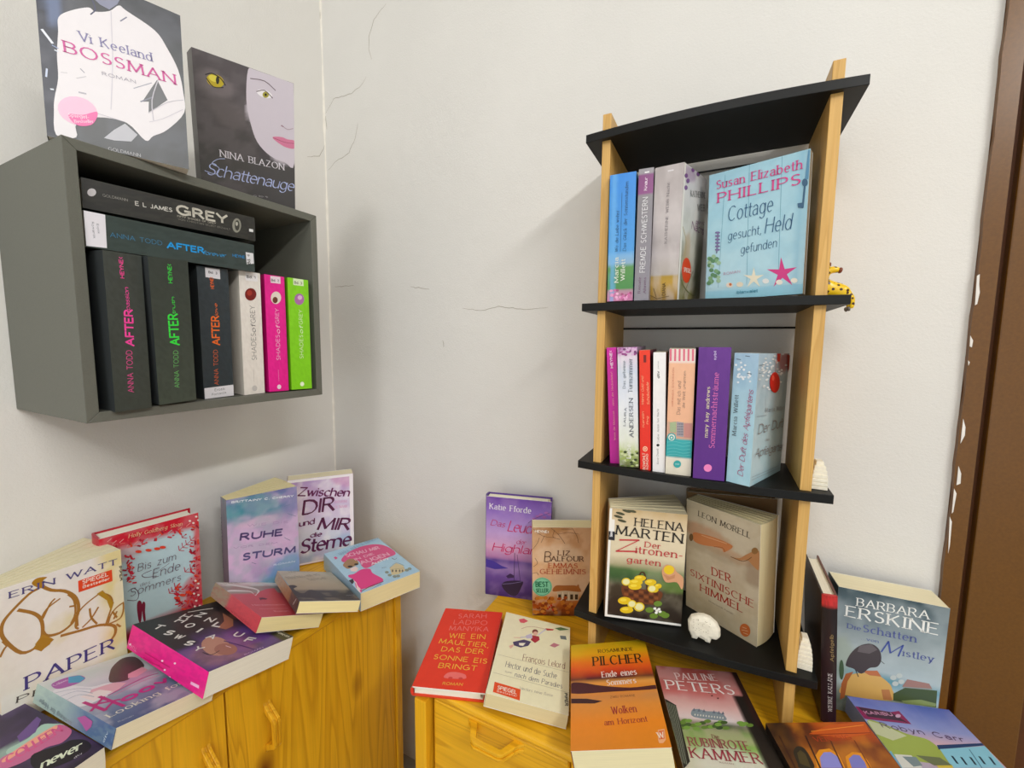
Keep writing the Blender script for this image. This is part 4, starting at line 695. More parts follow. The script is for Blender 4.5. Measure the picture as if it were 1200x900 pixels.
   ('e','F','#d08838',388,327,41,1,0,33),('e','F','#d08838',199,100,41,1,0,34),('e','F','#c87828',392,390,41,1,0,33),
   ('e','F','#8c3c14',203,222,41,1,0,34),('e','F','#c87828',330,312,41,1,0,33),('e','F','#8c3c14',46,84,41,1,0,34),
   ('e','F','#a84c18',98,206,41,1,0,34),('e','F','#b8621c',389,369,41,1,0,33),('e','F','#c87828',726,213,41,1,0,34),
   ('e','F','#c87828',268,179,41,1,0,34),('e','F','#8c3c14',637,227,41,1,0,34),('e','F','#8c3c14',269,268,41,1,0,34),
   ('e','F','#d08838',64,70,41,1,0,34),('e','F','#c87828',41,94,41,1,0,34),('e','F','#c87828',599,313,41,1,0,33),
   ('e','F','#b8621c',680,174,41,1,0,34),('e','F','#d08838',448,151,41,1,0,34),('e','F','#d08838',177,397,41,0,0,33),
   ('e','F','#c0281c',340,195,20,0,0,22),('e','F','#c0281c',408,140,20,0,0,22),('e','F','#c0281c',306,157,20,0,0,22),
   ('e','F','#c0281c',374,233,20,0,0,22),]),
 (dict(key='ladipo',name='hardcover_book',label='bright red-orange hardcover with yellow capitals, lying leftmost on the pine chest',group='books set out on the pine chest',bg=([(0, '#e83a1e'), (1, '#e8381e')], [('n', 30, '#e0331a', 0.3)]),spine=([(0, '#dc341c'), (1, '#dc341c')], []),back='#e0401c',pages='#f2eedc',hard=1,rim='#f2efe6',n=(10, 14),gl=0.5),
  [0.941, 0.0067, -0.3383, 0.3383, 0.0075, 0.941, 0.0089, -0.9999, 0.0048],[0.5491, -0.3376, -0.5276],[0.1142, 0.1913, 0.0156, 0.0156],[
   ('t','F','n','#f08078','SARAH',320,1644,850,1706,137),('t','F','n','#f08078','LADIPO',275,1467,898,1515,131),
   ('t','F','n','#f08078','MANYIKA',237,1293,953,1344,130),('t','F','n','#f6c43c','WIE EIN',282,1101,927,1141,128),
   ('t','F','n','#f6c43c','MAULTIER,',144,951,1024,941,120),('t','F','n','#f6c43c','DAS DER',237,769,963,785,114),
   ('t','F','n','#f6c43c','SONNE EIS',159,583,1058,583,108),('t','F','n','#f6c43c','BRINGT',294,406,920,414,110),
   ('p','F','#f0706a',[434,236,480,321,599,349,744,324,788,277,766,230,497,209]),('e','F','#d84038',547,225,35,4,-6,23),
   ('e','F','#d84038',711,231,35,4,-6,23),('t','F','b','#f0a038','ROMAN',458,82,765,98,55),('t','F','n','#f0a038','HANSER',369,1861,790,1889,26),]),
 (dict(key='lelord',name='paperback_book',label='cream paperback with a flying figure in a red waistcoat, lying second on the pine chest',group='books set out on the pine chest',bg=([(0, '#f2ecc8'), (1, '#f2ecc8')], [('n', 20, '#eee6be', 0.3)]),spine=([(0, '#e8e0b8'), (1, '#e8e0b8')], []),back='#e0d8b0',pages='#e0cfa0',hard=0,rim='#f2efe6',n=(12, 18),gl=0.35),
  [0.9414, -0.1385, -0.3076, 0.3034, -0.0512, 0.9515, -0.1475, -0.989, -0.0062],[0.6699, -0.3207, -0.5023],[0.1205, 0.1862, 0.0221, 0.0221],[
   ('l','F','#b0a890',2,[40,772,1216,785]),('l','F','#b0a890',2,[36,391,1220,387]),('t','F','h','#8c4c44','François Lelord',446,782,1127,833,149),
   ('t','F','h','#5a5470','Hector und die Suche',196,557,1005,589,132),('t','F','h','#5a5470','nach dem Paradies',367,418,1095,431,100),
   ('t','F','h','#a49c98','Hectors neue Reise',474,211,965,233,56),('t','F','h','#a49c98','Roman',215,445,320,460,40),
   ('p','F','#e8501c',[89,226,486,215,499,22,100,41]),('t','F','b','#fce8d8','SPIEGEL',155,112,436,112,67),
   ('t','F','n','#fce8d8','Bestseller',157,60,455,67,33),('t','F','b','#3c3c3c','PIPER',1139,360,1154,145,44),
   ('e','F','#7c3c34',581,1520,51,19,-6,62),('e','F','#e8b8a4',591,1479,39,14,-5,52),
   ('p','F','#b03040',[545,1417,660,1424,679,1344,607,1242,527,1289]),('p','F','#c8c0d8',[429,1362,525,1455,552,1341,451,1296]),
   ('p','F','#4c4468',[233,1132,411,1256,538,1251,500,1133,378,1049,259,1059]),('p','F','#f4ecd8',[336,1144,449,1185,415,1102,349,1091]),
   ('p','F','#e8b8a4',[183,1019,261,1088,250,1023,215,962]),('l','F','#e8b8a4',6,[232,1242,348,1276]),('l','F','#c8c0d8',9,[347,1284,476,1348]),
   ('l','F','#d8d0e0',9,[647,1464,766,1653]),('p','F','#c03c40',[755,1677,910,1706,896,1669,789,1629]),
   ('p','F','#5c7c4c',[924,1740,1031,1808,1189,1801,1019,1710]),('p','F','#e0606c',[256,1738,345,1796,430,1755,360,1671,291,1664]),
   ('p','F','#c8808c',[858,1261,927,1357,1032,1344,947,1252]),('p','F','#707878',[1024,1579,1130,1605,1147,1514,1042,1498]),
   ('l','F','#b06a60',3,[334,1506,492,1626,772,1655]),]),
 (dict(key='pilcher',name='paperback_book',label='orange and yellow sunset paperback lying on the pine chest',group='books set out on the pine chest',bg=([(0, '#e0861c'), (0.2, '#ee8a1c'), (0.34, '#e0903c'), (0.42, '#d08a4c'), (0.5, '#e89030'), (0.555, '#e8a04c'), (0.6, '#501c24'), (0.64, '#b03018'), (0.7, '#e4501c'), (0.78, '#f07818'), (0.88, '#e8b014'), (1, '#c8a818')], [('n', 4, '#f08c20', 0.2)]),spine=([(0, '#a04c20'), (1, '#c09020')], []),back='#c8701c',pages='#eadfb4',hard=0,rim='#f2efe6',n=(24, 80),gl=0.35),
  [0.9305, 0.1908, -0.3126, 0.3101, 0.0433, 0.9497, 0.1948, -0.9807, -0.0189],[0.8097, -0.3565, -0.494],[0.1195, 0.1867, 0.0313, 0.0313],[
   ('t','F','s','#5c3a1c','ROSAMUNDE',439,1642,983,1639,81),('t','F','s','#3c2c18','PILCHER',350,1376,1078,1378,199),
   ('t','F','s','#f6e4dc','Ende eines',466,1129,962,1148,123),('t','F','s','#f6e4dc','Sommers',526,976,933,994,110),
   ('p','F','#4c1c24',[5,1053,172,1055,427,983,840,916,1224,936,1206,867,613,863,6,872]),('p','F','#3c1c20',[6,782,220,767,437,712,326,680,6,701]),
   ('t','F','n','#8c5a30','ZWEI ROMANE',548,751,886,761,40),('t','F','s','#a83830','Wolken',551,495,867,513,124),
   ('t','F','s','#a83830','am Horizont',440,334,984,363,88),('p','F','#f0b080',[1082,236,1165,246,1148,99,1109,57,1063,59,1060,103]),
   ('p','F','#e06a30',[1091,222,1152,227,1137,113,1071,108]),('t','F','s','#f8e4d0','W',1068,121,1140,126,87),]),
 (dict(key='peters',name='paperback_book',label='rose and green paperback with a manor house, lying on the pine chest',group='books set out on the pine chest',bg=([(0, '#c8c8b4'), (0.22, '#d0d8b8'), (0.32, '#8cb458'), (0.42, '#7ca050'), (0.48, '#4c5c3c'), (0.52, '#e8dcdc'), (0.62, '#e6b8b4'), (0.75, '#d07470'), (1, '#a44c44')], [('n', 5, '#e8c4c0', 0.3), ('e', 0.5, 0.2, 0.35, 0.12, '#dcdcd0', 0.6), ('r', 0.82, -0.1, 1.1, 0.76, '#2a2420', 1, 0.02), ('r', 0.93, 0.5, 1.1, 1.1, '#34201c', 1, 0.02)]),spine=([(0, '#3c2c24'), (1, '#54302c')], []),back='#555',pages='#eadfb4',hard=0,rim='#f2efe6',n=(40, 60),gl=0.35),
  [0.946, 0.0163, -0.3236, 0.3233, 0.0182, 0.9461, 0.0213, -0.9997, 0.0119],[0.9417, -0.3204, -0.5134],[0.1215, 0.187, 0.0302, 0.0302],[
   ('t','F','s','#f0d4d0','PAULINE',266,1615,867,1659,136),('t','F','s','#fbeeea','PETERS',84,1420,1029,1425,178),
   ('p','F','#8c98a0',[339,1094,427,1120,527,1100,687,1103,760,1049,721,974,334,983]),('p','F','#6c7484',[340,1078,377,1134,384,1083]),
   ('p','F','#6c7484',[406,1076,444,1132,450,1081]),('p','F','#6c7484',[472,1074,510,1130,516,1080]),('p','F','#6c7484',[603,1071,642,1126,646,1076]),
   ('p','F','#6c7484',[668,1069,707,1124,711,1074]),('p','F','#6c7484',[720,1068,760,1123,763,1073]),('e','F','#e4e0d4',358,1021,8,1,5,16),
   ('e','F','#e4e0d4',395,1020,8,1,5,16),('e','F','#e4e0d4',432,1020,8,1,5,16),('e','F','#e4e0d4',468,1019,8,1,5,16),
   ('e','F','#e4e0d4',504,1018,8,1,5,16),('e','F','#e4e0d4',541,1017,8,1,5,16),('e','F','#e4e0d4',577,1016,8,1,5,16),
   ('e','F','#e4e0d4',613,1015,8,1,5,16),('e','F','#e4e0d4',649,1014,8,1,5,16),('e','F','#e4e0d4',685,1013,8,1,5,16),
   ('e','F','#e4e0d4',721,1012,8,1,6,16),('e','F','#6c8c3c',140,797,48,6,7,27),('e','F','#4c6434',493,853,48,6,9,28),
   ('e','F','#7ca448',944,935,48,6,11,28),('e','F','#6c8c3c',286,849,48,6,8,28),('e','F','#7ca448',984,955,48,6,11,28),
   ('e','F','#4c6434',169,837,48,6,7,28),('e','F','#7ca448',667,942,48,6,10,28),('e','F','#6c8c3c',195,910,48,6,7,28),
   ('e','F','#4c6434',420,900,48,6,8,28),('e','F','#4c6434',218,850,48,6,7,28),('e','F','#7ca448',311,804,47,6,8,27),
   ('e','F','#7ca448',356,874,48,6,8,28),('e','F','#7ca448',243,911,48,6,8,28),('e','F','#3c5030',615,912,48,6,9,28),
   ('e','F','#7ca448',189,802,48,6,7,27),('e','F','#6c8c3c',705,857,47,6,10,27),('e','F','#7ca448',516,852,48,6,9,28),
   ('e','F','#6c8c3c',497,934,48,6,9,28),('e','F','#6c8c3c',426,833,47,6,8,27),('e','F','#3c5030',620,850,47,6,9,27),
   ('e','F','#6c8c3c',153,873,48,6,7,28),('e','F','#4c6434',578,870,48,6,9,28),('e','F','#7ca448',623,901,48,6,9,28),
   ('e','F','#7ca448',926,959,48,6,11,28),('e','F','#6c8c3c',1038,936,48,6,11,28),('e','F','#4c6434',710,939,48,6,10,28),
   ('p','F','#2e2c26',[-35,1238,136,1144,103,334,38,266,-86,236,-94,556]),('l','F','#98a08c',2,[-8,1194,-82,349]),
   ('l','F','#98a08c',2,[9,1186,-65,342]),('l','F','#98a08c',2,[27,1178,-48,334]),('l','F','#98a08c',2,[44,1170,-31,326]),
   ('l','F','#98a08c',2,[62,1162,-14,318]),('l','F','#98a08c',2,[79,1154,3,310]),('l','F','#98a08c',2,[96,1146,20,302]),
   ('l','F','#98a08c',2,[113,1138,36,294]),('l','F','#98a08c',2,[130,1131,53,287]),('e','F','#6c2c28',693,1368,14,2,5,14),
   ('e','F','#6c2c28',764,1332,14,2,5,14),('e','F','#6c2c28',667,1418,14,2,5,15),('t','F','s','#8c5a50','Die',484,680,566,684,62),
   ('t','F','s','#9c4a54','RUBINROTE',162,547,902,570,125),('t','F','s','#a43c4c','KAMMER',142,389,974,407,145),
   ('t','F','n','#8c6460','ROMAN',460,355,621,355,20),]),
 (dict(key='arches',name='paperback_book',label='dark paperback with glowing orange arches, lying at the lower right of the pine chest',group='books set out on the pine chest',bg=([(0, '#a85c14'), (0.5, '#c07018'), (0.8, '#7c3c10'), (1, '#4c2414')], [('n', 5, '#e08c20', 0.5), ('e', 0.75, 0.97, 0.4, 0.12, '#c85414', 0.6), ('r', -0.1, -0.1, 0.2, 1.1, '#2c2014', 0.8, 0.06)]),spine=([(0, '#241c18'), (1, '#241c18')], []),back='#333',pages='#e8dcb8',hard=0,rim='#f2efe6',n=(34, 50),gl=0.35),
  [0.9189, 0.0446, -0.3919, 0.3846, 0.1194, 0.9153, 0.0876, -0.9918, 0.0925],[1.1017, -0.3736, -0.5146],[0.1238, 0.19, 0.0282, 0.0282],[
   ('p','F','#e0901c',[301,1351,355,1478,458,1557,586,1570,648,1502,622,1349]),
   ('p','F','#8c8cd4',[353,1351,407,1465,490,1525,573,1529,617,1476,591,1350]),
   ('p','F','#e0901c',[647,1349,709,1476,824,1527,919,1513,931,1423,914,1348]),
   ('p','F','#7c7cc4',[693,1349,730,1450,815,1496,879,1488,883,1410,863,1348]),
   ('p','F','#2c2418',[111,1403,139,1533,227,1600,292,1572,299,1453,268,1351,108,1352]),
   ('p','F','#4c4020',[137,1403,174,1519,232,1554,265,1505,239,1377,232,1352]),('l','F','#3c1c10',7,[397,1724,340,1351]),
   ('l','F','#5c2c10',6,[662,1665,596,1350]),('l','F','#7c3810',5,[945,1662,901,1348]),('l','F','#3c1c10',7,[78,1728,56,1353]),
   ('p','F','#c85818',[456,1752,780,1866,1242,1902,1195,1744,830,1691]),('l','F','#e88830',4,[501,1781,1193,1855]),
   ('l','F','#8c3410',4,[447,1738,1203,1755]),('t','F','s','#b0401c','VENEDIG',477,1653,928,1676,62),]),
 (dict(key='carr',name='paperback_book',label='paperback with blue sky, green field and pale house, lying on the pine chest',group='books set out on the pine chest',bg=([(0, '#7cb0c4'), (0.3, '#84b4c8'), (0.42, '#7a8c8c'), (0.5, '#b8a8b8'), (0.68, '#d8b4bc'), (0.8, '#8c98d0'), (1, '#5064b8')], [('n', 5, '#a8a8d0', 0.2)]),spine=([(0, '#54506c'), (1, '#8890a8')], []),back='#778',pages='#e0d8c0',hard=0,rim='#f2efe6',n=(34, 50),gl=0.35),
  [0.9516, -0.0248, -0.3062, 0.3067, 0.017, 0.9517, -0.0184, -0.9995, 0.0238],[1.1933, -0.2789, -0.5005],[0.1272, 0.19, 0.0245, 0.0245],[
   ('p','F','#a0b050',[12,1505,168,1516,409,1396,628,1342,670,1131,668,1034,8,1030,-35,1197]),
   ('p','F','#c4c8a0',[24,1524,201,1482,384,1361,161,1261,-7,1324]),('p','F','#6cb0d0',[-44,1084,33,1106,15,895,-122,872]),
   ('p','F','#d8d8d0',[43,1065,243,1085,260,937,15,895]),('p','F','#7c8c90',[120,1050,284,1072,282,968,162,934]),
   ('p','F','#8c1c54',[-19,1732,436,1716,559,1755,575,1560,4,1537]),('p','F','#3c1c34',[35,1727,433,1712,553,1566,487,1588,74,1583]),
   ('t','F','b','#c88cac','KARIBU',71,1624,423,1655,48),('e','F','#c8a0bc',491,1667,37,7,21,31),
   ('p','F','#24406c',[671,1289,1269,1417,1269,1387,643,1226]),('p','F','#8cc8dc',[663,1235,1275,1379,1249,1108,617,999]),
   ('l','F','#3c6c88',4,[1031,1293,974,1060]),('l','F','#1c3448',9,[739,1157,726,1071]),('l','F','#1c3448',9,[839,1160,824,1075]),
   ('l','F','#1c3448',9,[951,1179,935,1094]),('l','F','#1c3448',9,[1072,1209,1054,1122]),('l','F','#1c3448',9,[1191,1221,1171,1134]),
   ('p','F','#d8c040',[448,996,640,1030,630,1001,452,970]),('p','F','#6c7450',[300,1095,572,1114,640,1030,420,992]),
   ('t','F','n','#5c4468','Robyn Carr',162,1442,1075,1395,80),]),
 (dict(key='erskine',name='paperback_book',label='thick blue-grey paperback with a woman seen from behind, beside the brown door frame',group='books set out on the pine chest',bg=([(0, '#5c6c54'), (0.12, '#48583c'), (0.2, '#98a498'), (0.26, '#b4ccd4'), (0.34, '#5c9cac'), (0.4, '#b4c4c8'), (0.6, '#a4b0b4'), (0.8, '#6c7c84'), (1, '#3c5058')], [('n', 4, '#c0ccd0', 0.35), ('e', 0.05, 0.45, 0.15, 0.2, '#a8b4a0', 0.6), ('e', 0.75, 0.08, 0.35, 0.07, '#4c5c38', 0.5)]),spine=([(0, '#4c5c60'), (1, '#4c5c60')], []),back='#567',pages='#efe6c4',hard=0,rim='#f2efe6',n=(40, 60),gl=0.35),
  [0.9976, -0.069, 0.0093, 0.0689, 0.9975, 0.0144, -0.0102, -0.0138, 0.9999],[1.1197, -0.0712, -0.5412],[0.1244, 0.1898, 0.0465, 0.0465],[
   ('t','F','s','#f4f4f0','BARBARA',237,1669,1032,1687,128),('t','F','s','#f4f4f0','ERSKINE',124,1479,1145,1491,175),
   ('t','F','s','#5a64a4','Die',152,1301,305,1303,76),('t','F','s','#5a64a4','Schatten',340,1301,927,1316,114),
   ('t','F','s','#6a74ac','...von',327,1175,522,1182,48),('t','F','e','#4c5ca8','M',567,1059,758,1054,199),
   ('t','F','s','#5a64a4','istley',811,1077,1134,1087,102),('p','F','#e0b468',[242,597,504,702,669,635,734,536,736,368,184,260,150,391]),
   ('p','F','#b4683c',[147,422,187,594,273,655,215,477,199,218,147,167]),('p','F','#c87850',[364,701,545,762,597,687,461,662]),
   ('p','F','#c48458',[612,492,701,524,747,372,647,350]),
   ('p','F','#4c4448',[175,747,217,917,312,1071,445,1143,542,1082,576,941,540,822,452,771,368,655,270,700,198,708]),
   ('p','F','#6c6468',[312,1071,446,1138,520,1075,435,987,296,974]),('l','F','#3c3438',3,[554,933,614,892]),('l','F','#3c3438',3,[206,757,178,717]),
   ('l','F','#3c3438',4,[294,693,337,598]),('p','F','#a88078',[838,619,883,746,1120,763,1157,701]),
   ('p','F','#98a09c',[845,621,1157,701,1159,673,852,584]),('p','F','#4c5c3c',[749,480,872,615,1211,691,1222,442,758,376]),
   ('p','F','#8c9c64',[845,408,1056,501,1217,500,1214,454,892,379]),('e','F','#c8d0cc',730,718,35,12,-3,36),('e','F','#c8d0cc',793,769,34,12,-3,35),
   ('e','F','#c8d0cc',759,636,35,12,-3,36),('e','F','#c8d0cc',822,688,34,12,-3,35),('e','F','#4c6448',131,638,28,9,-12,154),]),
 (dict(key='kallane',name='hardcover_book',label='dark brown hardcover standing spine out on the chest right of the ladder shelf',group='books set out on the pine chest',bg=([(0, '#3c2420'), (1, '#2c1c18')], []),spine=([(0, '#3a2230'), (0.45, '#2e1c20'), (0.9, '#201818'), (0.93, '#d83838'), (1, '#c83030')], [('n', 10, '#281a1c', 0.3)]),back='#2c1c14',pages='#f2ecd8',hard=1,rim='#6a4038',n=(24, 36),gl=0.35),
  [-0.031, -0.9971, -0.0697, 0.9979, -0.027, -0.0582, 0.0561, -0.0713, 0.9959],[1.1228, -0.1095, -0.5357],[0.11, 0.1962, 0.0181, 0.0179],[
   ('t','S','s','#e8e0e0','WIEBKE KALLÄNE',203,54,803,59,51),('t','S','s','#a08858','Apfelgelb',992,43,1390,51,41),
   ('e','S','#b03060',20,80,8,-23,19,0),]),
 (dict(key='blue',name='paperback_book',label='sky blue paperback with green meadow on its spine, on the top tier',group='books on the top tier of the ladder shelf',bg=([(0, '#4c94c8'), (1, '#4c94c8')], []),spine=([(0, '#c878a4'), (0.08, '#b88ca0'), (0.1, '#4c8c4c'), (0.27, '#5c9450'), (0.3, '#8cb0cc'), (0.36, '#7cb0dc'), (0.4, '#4c9ce0'), (1, '#2c88e0')], [('e', 0.82, 0.5, 0.12, 0.8, '#6cb4ec', 0.6)]),back='#48c',pages='#e8e0c8',hard=0,rim='#f2efe6',n=(24, 36),gl=0.35),
  [-0.0405, -0.9991, -0.0101, 0.9991, -0.0406, 0.0116, -0.012, -0.0096, 0.9999],[0.8273, -0.1605, 0.0651],[0.118, 0.1852, 0.0378, 0.0378],[
   ('e','S','#a8547c',77,98,-1,-22,20,1),('e','S','#a8547c',97,156,-1,-23,20,1),('e','S','#d070a8',81,280,-1,-23,20,1),
   ('e','S','#f0b8d8',155,323,-1,-23,20,1),('e','S','#d070a8',71,134,-1,-23,20,1),('e','S','#f0b8d8',102,58,-1,-22,20,1),
   ('e','S','#f0b8d8',35,133,-1,-23,20,1),('e','S','#e49cc8',31,226,-1,-23,20,1),('e','S','#d070a8',111,254,-1,-23,20,1),
   ('e','S','#d070a8',161,265,-1,-23,20,1),('e','S','#e49cc8',55,185,-1,-23,20,1),('e','S','#e49cc8',43,91,-1,-22,20,1),
   ('e','S','#e49cc8',84,312,-1,-23,20,1),('e','S','#a8547c',20,138,-1,-23,20,1),('e','S','#e49cc8',22,104,-1,-22,20,1),
   ('e','S','#e49cc8',99,308,-1,-23,20,1),('e','S','#d070a8',43,153,-1,-23,20,1),('e','S','#f0b8d8',59,73,-1,-22,20,1),
   ('e','S','#d070a8',56,58,-1,-22,20,1),('e','S','#f0b8d8',59,239,-1,-23,20,1),('e','S','#a8547c',98,59,-1,-22,20,1),
   ('e','S','#a8547c',109,35,-1,-22,20,1),('e','S','#a8547c',160,227,-1,-23,20,1),('e','S','#d070a8',90,59,-1,-22,20,1),
   ('e','S','#f0b8d8',108,228,-1,-23,20,1),('e','S','#e49cc8',157,315,-1,-23,20,1),('t','S','s','#e8ece0','Marcia',275,219,640,229,61),
   ('t','S','s','#e8ece0','Willett',302,125,612,128,63),('t','S','i','#285070','Wo die Liebe wohnt',728,236,1323,232,46),
   ('t','S','i','#285070','Das Glück der Sonnenstunden',730,117,1719,109,50),('l','S','#285070',2,[725,199,1575,196]),]),
 (dict(key='fremde',name='paperback_book',label='slim grey paperback with a purple band on its spine, on the top tier',group='books on the top tier of the ladder shelf',bg=([(0, '#8c8890'), (1, '#8c8890')], []),spine=([(0, '#8e8a94'), (0.8, '#8a868c'), (0.815, '#8c4a84'), (0.95, '#84427c'), (0.96, '#98949a'), (1, '#98949a')], []),back='#888',pages='#e8e0c8',hard=0,rim='#f2efe6',n=(24, 36),gl=0.35),
  [-0.0364, -0.9993, -0.0006, 0.9993, -0.0364, 0.0093, -0.0093, -0.0003, 1.0],[0.8502, -0.1617, 0.0645],[0.118, 0.1866, 0.0207, 0.0207],[
   ('t','S','n','#e8e8ea','FREMDE SCHWESTERN',405,69,1463,68,77),('t','S','s','#74506c','Renate',105,120,334,119,39),
   ('t','S','s','#74506c','Ahrens',102,43,330,47,38),('t','S','c','#e8d4e4','Knaur',1560,86,1737,86,43),('r','S','#f0eef0',0.965,0.3,0.975,0.6),]),
 (dict(key='webb',name='paperback_book',label='thick paperback with cloudy grey spine over a wheat field, on the top tier',group='books on the top tier of the ladder shelf',bg=([(0, '#8c8454'), (0.2, '#6c7048'), (0.35, '#b8b8a4'), (0.5, '#c8c8bc'), (1, '#d8d4d8')], [('n', 5, '#e8e4e0', 0.4), ('e', 0.3, 0.3, 0.15, 0.25, '#b89058', 0.5), ('r', 0.75, 0, 1.1, 0.5, '#3c4428', 0.7, 0.15), ('e', 0.2, 0.95, 0.3, 0.05, '#8c5c94', 0.5)]),spine=([(0, '#a07c38'), (0.14, '#c8a040'), (0.185, '#b8983c'), (0.19, '#5c6034'), (0.2, '#bcb4ac'), (0.35, '#ccc4c4'), (0.45, '#b4acac'), (0.6, '#d0c8c8'), (0.8, '#c4bcbc'), (1, '#b8b0b0')], [('n', 4, '#dcd6d6', 0.35)]),back='#bbb',pages='#e8e0c8',hard=0,rim='#f2efe6',n=(24, 60),gl=0.35),
  [0.2061, -0.9784, 0.0179, 0.9732, 0.2031, -0.1083, 0.1024, 0.0398, 0.994],[0.8879, -0.1504, 0.0647],[0.1177, 0.1834, 0.0397, 0.0397],[
   ('t','S','s','#8c8488','KATHERINE WEBB Nacht',799,182,1606,183,39),('t','S','b','#6c5424','DIANA',68,169,244,173,50),
   ('r','S','#e8e4e8',0.955,0.35,0.965,0.55),('l','S','#5c4820',3,[73,393,21,288]),('l','S','#5c4820',3,[21,288,55,114]),
   ('l','S','#5c4820',3,[172,346,47,301]),('t','F','s','#6c6a68','KATHERINE',356,1457,1140,1553,86),
   ('t','F','s','#6c6a68','WEBB',742,1313,1267,1385,96),('t','F','e','#7c4474','italienische',694,1124,1325,1170,60),
   ('t','F','e','#7c4474','Nächte',492,1028,1263,1005,119),('e','F','#e4481c',378,423,226,8,-37,182),
   ('t','F','b','#f8e8dc','SPIEGEL',239,406,585,393,60),('l','F','#6c7040',8,[140,283,419,137,893,57,1032,299]),
   ('l','F','#b8a878',7,[81,1007,281,817,206,573]),('l','F','#3c3c2c',4,[116,826,141,617]),('l','F','#746c40',7,[274,12,376,137,716,422]),
   ('r','F','#f2efe6',0,0,0.06,1),('e','F','#7c4c8c',105,1682,77,15,-6,29),('e','F','#7c4c8c',195,1633,79,15,-6,30),
   ('e','F','#7c4c8c',120,1530,77,14,-6,30),('e','F','#7c4c8c',404,1819,82,17,-7,30),('e','F','#7c4c8c',669,1815,88,17,-7,31),]),
 (dict(key='cottage',name='paperback_book',label='light blue paperback with starfish and sea shells facing forward on the top tier',group='books on the top tier of the ladder shelf',bg=([(0, '#8cc8dc'), (0.08, '#9cd0e4'), (0.085, '#b8dce8'), (1, '#a4d0e0')], [('n', 8, '#94c6da', 0.35), ('r', 0.9, 0.0, 0.96, 1.1, '#8cc0d8', 0.6, 0.03)]),spine=([(0, '#a8d0e0'), (1, '#a8d0e0')], []),back='#9cc',pages='#e9e4d4',hard=0,rim='#f2efe6',n=(30, 46),gl=0.35),
  [0.9565, 0.2914, -0.017, -0.2916, 0.9565, -0.0117, 0.0128, 0.0161, 0.9998],[0.9234, -0.0986, 0.067],[0.123, 0.182, 0.0169, 0.0169],[
   ('l','F','#6ca4b8',2,[219,1767,180,182]),('l','F','#6ca4b8',2,[529,1816,560,186]),('l','F','#6ca4b8',2,[918,1814,945,147]),
   ('l','F','#b8dce8',3,[-2,179,1234,136]),('t','F','s','#d8488c','Susan Elizabeth',110,1598,1142,1597,125),
   ('t','F','s','#d8488c','PHILLIPS',136,1404,1132,1409,142),('t','F','h','#2c5c84','Cottage',282,1109,834,1134,219),
   ('t','F','h','#2c5c84','gesucht,',292,840,710,857,139),('t','F','h','#2c5c84','Held',761,855,1058,857,219),
   ('t','F','h','#2c5c84','gefunden',469,625,905,650,133),('t','F','n','#c88ca8','ROMAN',252,348,468,363,41),
   ('t','F','b','#4c94ac','blanvalet',443,68,705,70,41),
   ('q','F','#ece4cc',[641,413,621,302,514,325,608,254,571,150,649,218,731,135,686,245,772,295,669,297]),
   ('q','F','#d83c88',[965,506,949,347,802,367,937,276,896,123,994,230,1112,120,1042,272,1152,351,1014,344]),('e','F','#e8d8c8',335,200,46,-5,-1,37),
   ('e','F','#e8dcc4',471,195,45,-4,-1,36),('e','F','#e8e8e4',796,208,41,-4,-2,35),('e','F','#f0e8dc',960,176,40,-4,-2,34),
   ('e','F','#f0e8d8',1129,181,38,-4,-2,34),('e','F','#c86c3c',346,207,19,-2,-1,20),('e','F','#5c8c64',173,396,32,-4,-1,29),
   ('e','F','#9cc09c',174,331,32,-4,-1,29),('e','F','#9cc09c',77,266,32,-3,-1,29),('e','F','#5c8c64',145,597,32,-4,-1,29),
   ('e','F','#7ca87c',42,618,32,-5,-1,29),('e','F','#7ca87c',66,327,32,-4,-1,29),('e','F','#5c8c64',131,354,32,-4,-1,29),
   ('e','F','#5c8c64',76,443,32,-4,-1,29),('e','F','#7ca87c',142,572,32,-4,-1,29),('e','F','#9cc09c',46,557,32,-4,-1,29),
   ('e','F','#5c8c64',86,281,32,-3,-1,29),('e','F','#5c8c64',58,609,32,-5,-1,29),('e','F','#9cc09c',182,276,32,-3,-1,29),
   ('e','F','#5c8c64',48,516,32,-4,-1,29),('e','F','#7ca87c',144,422,32,-4,-1,29),('e','F','#5c8c64',93,575,32,-4,-1,29),
   ('e','F','#9cc09c',102,638,32,-5,-1,29),('e','F','#7ca87c',68,284,32,-3,-1,29),('e','F','#5c8c64',98,371,32,-4,-1,29),
   ('e','F','#9cc09c',84,502,32,-4,-1,29),('e','F','#9cc09c',176,536,32,-4,-1,29),('e','F','#5c8c64',47,255,33,-3,-1,29),
   ('l','F','#6c6488',6,[151,986,142,682]),('e','F','#7c70a0',144,975,36,-6,-1,16),('e','F','#7c70a0',145,926,36,-6,-1,16),
   ('e','F','#7c70a0',147,877,36,-6,-1,16),('e','F','#7c70a0',149,828,36,-6,-1,16),('e','F','#7c70a0',151,778,36,-6,-1,16),
   ('e','F','#7c70a0',152,729,36,-6,-1,16),('l','F','#3c6484',8,[1189,1384,1178,1103]),('e','F','#3c6484',1187,1412,31,-8,-2,50),
   ('p','F','#3c6484',[1119,1170,1184,1166,1182,1095,1128,1114]),('p','F','#5c94b8',[1204,1805,1222,1807,1222,1445,1185,1455]),]),
 (dict(key='magenta',name='paperback_book',label='slim magenta paperback leaning left, first on the middle tier',group='books on the middle tier of the ladder shelf',bg=([(0, '#d020a0'), (1, '#d020a0')], []),spine=([(0, '#c01c94'), (1, '#d424a4')], []),back='#a01878',pages='#e8e0c8',hard=0,rim='#f2efe6',n=(24, 36),gl=0.35),
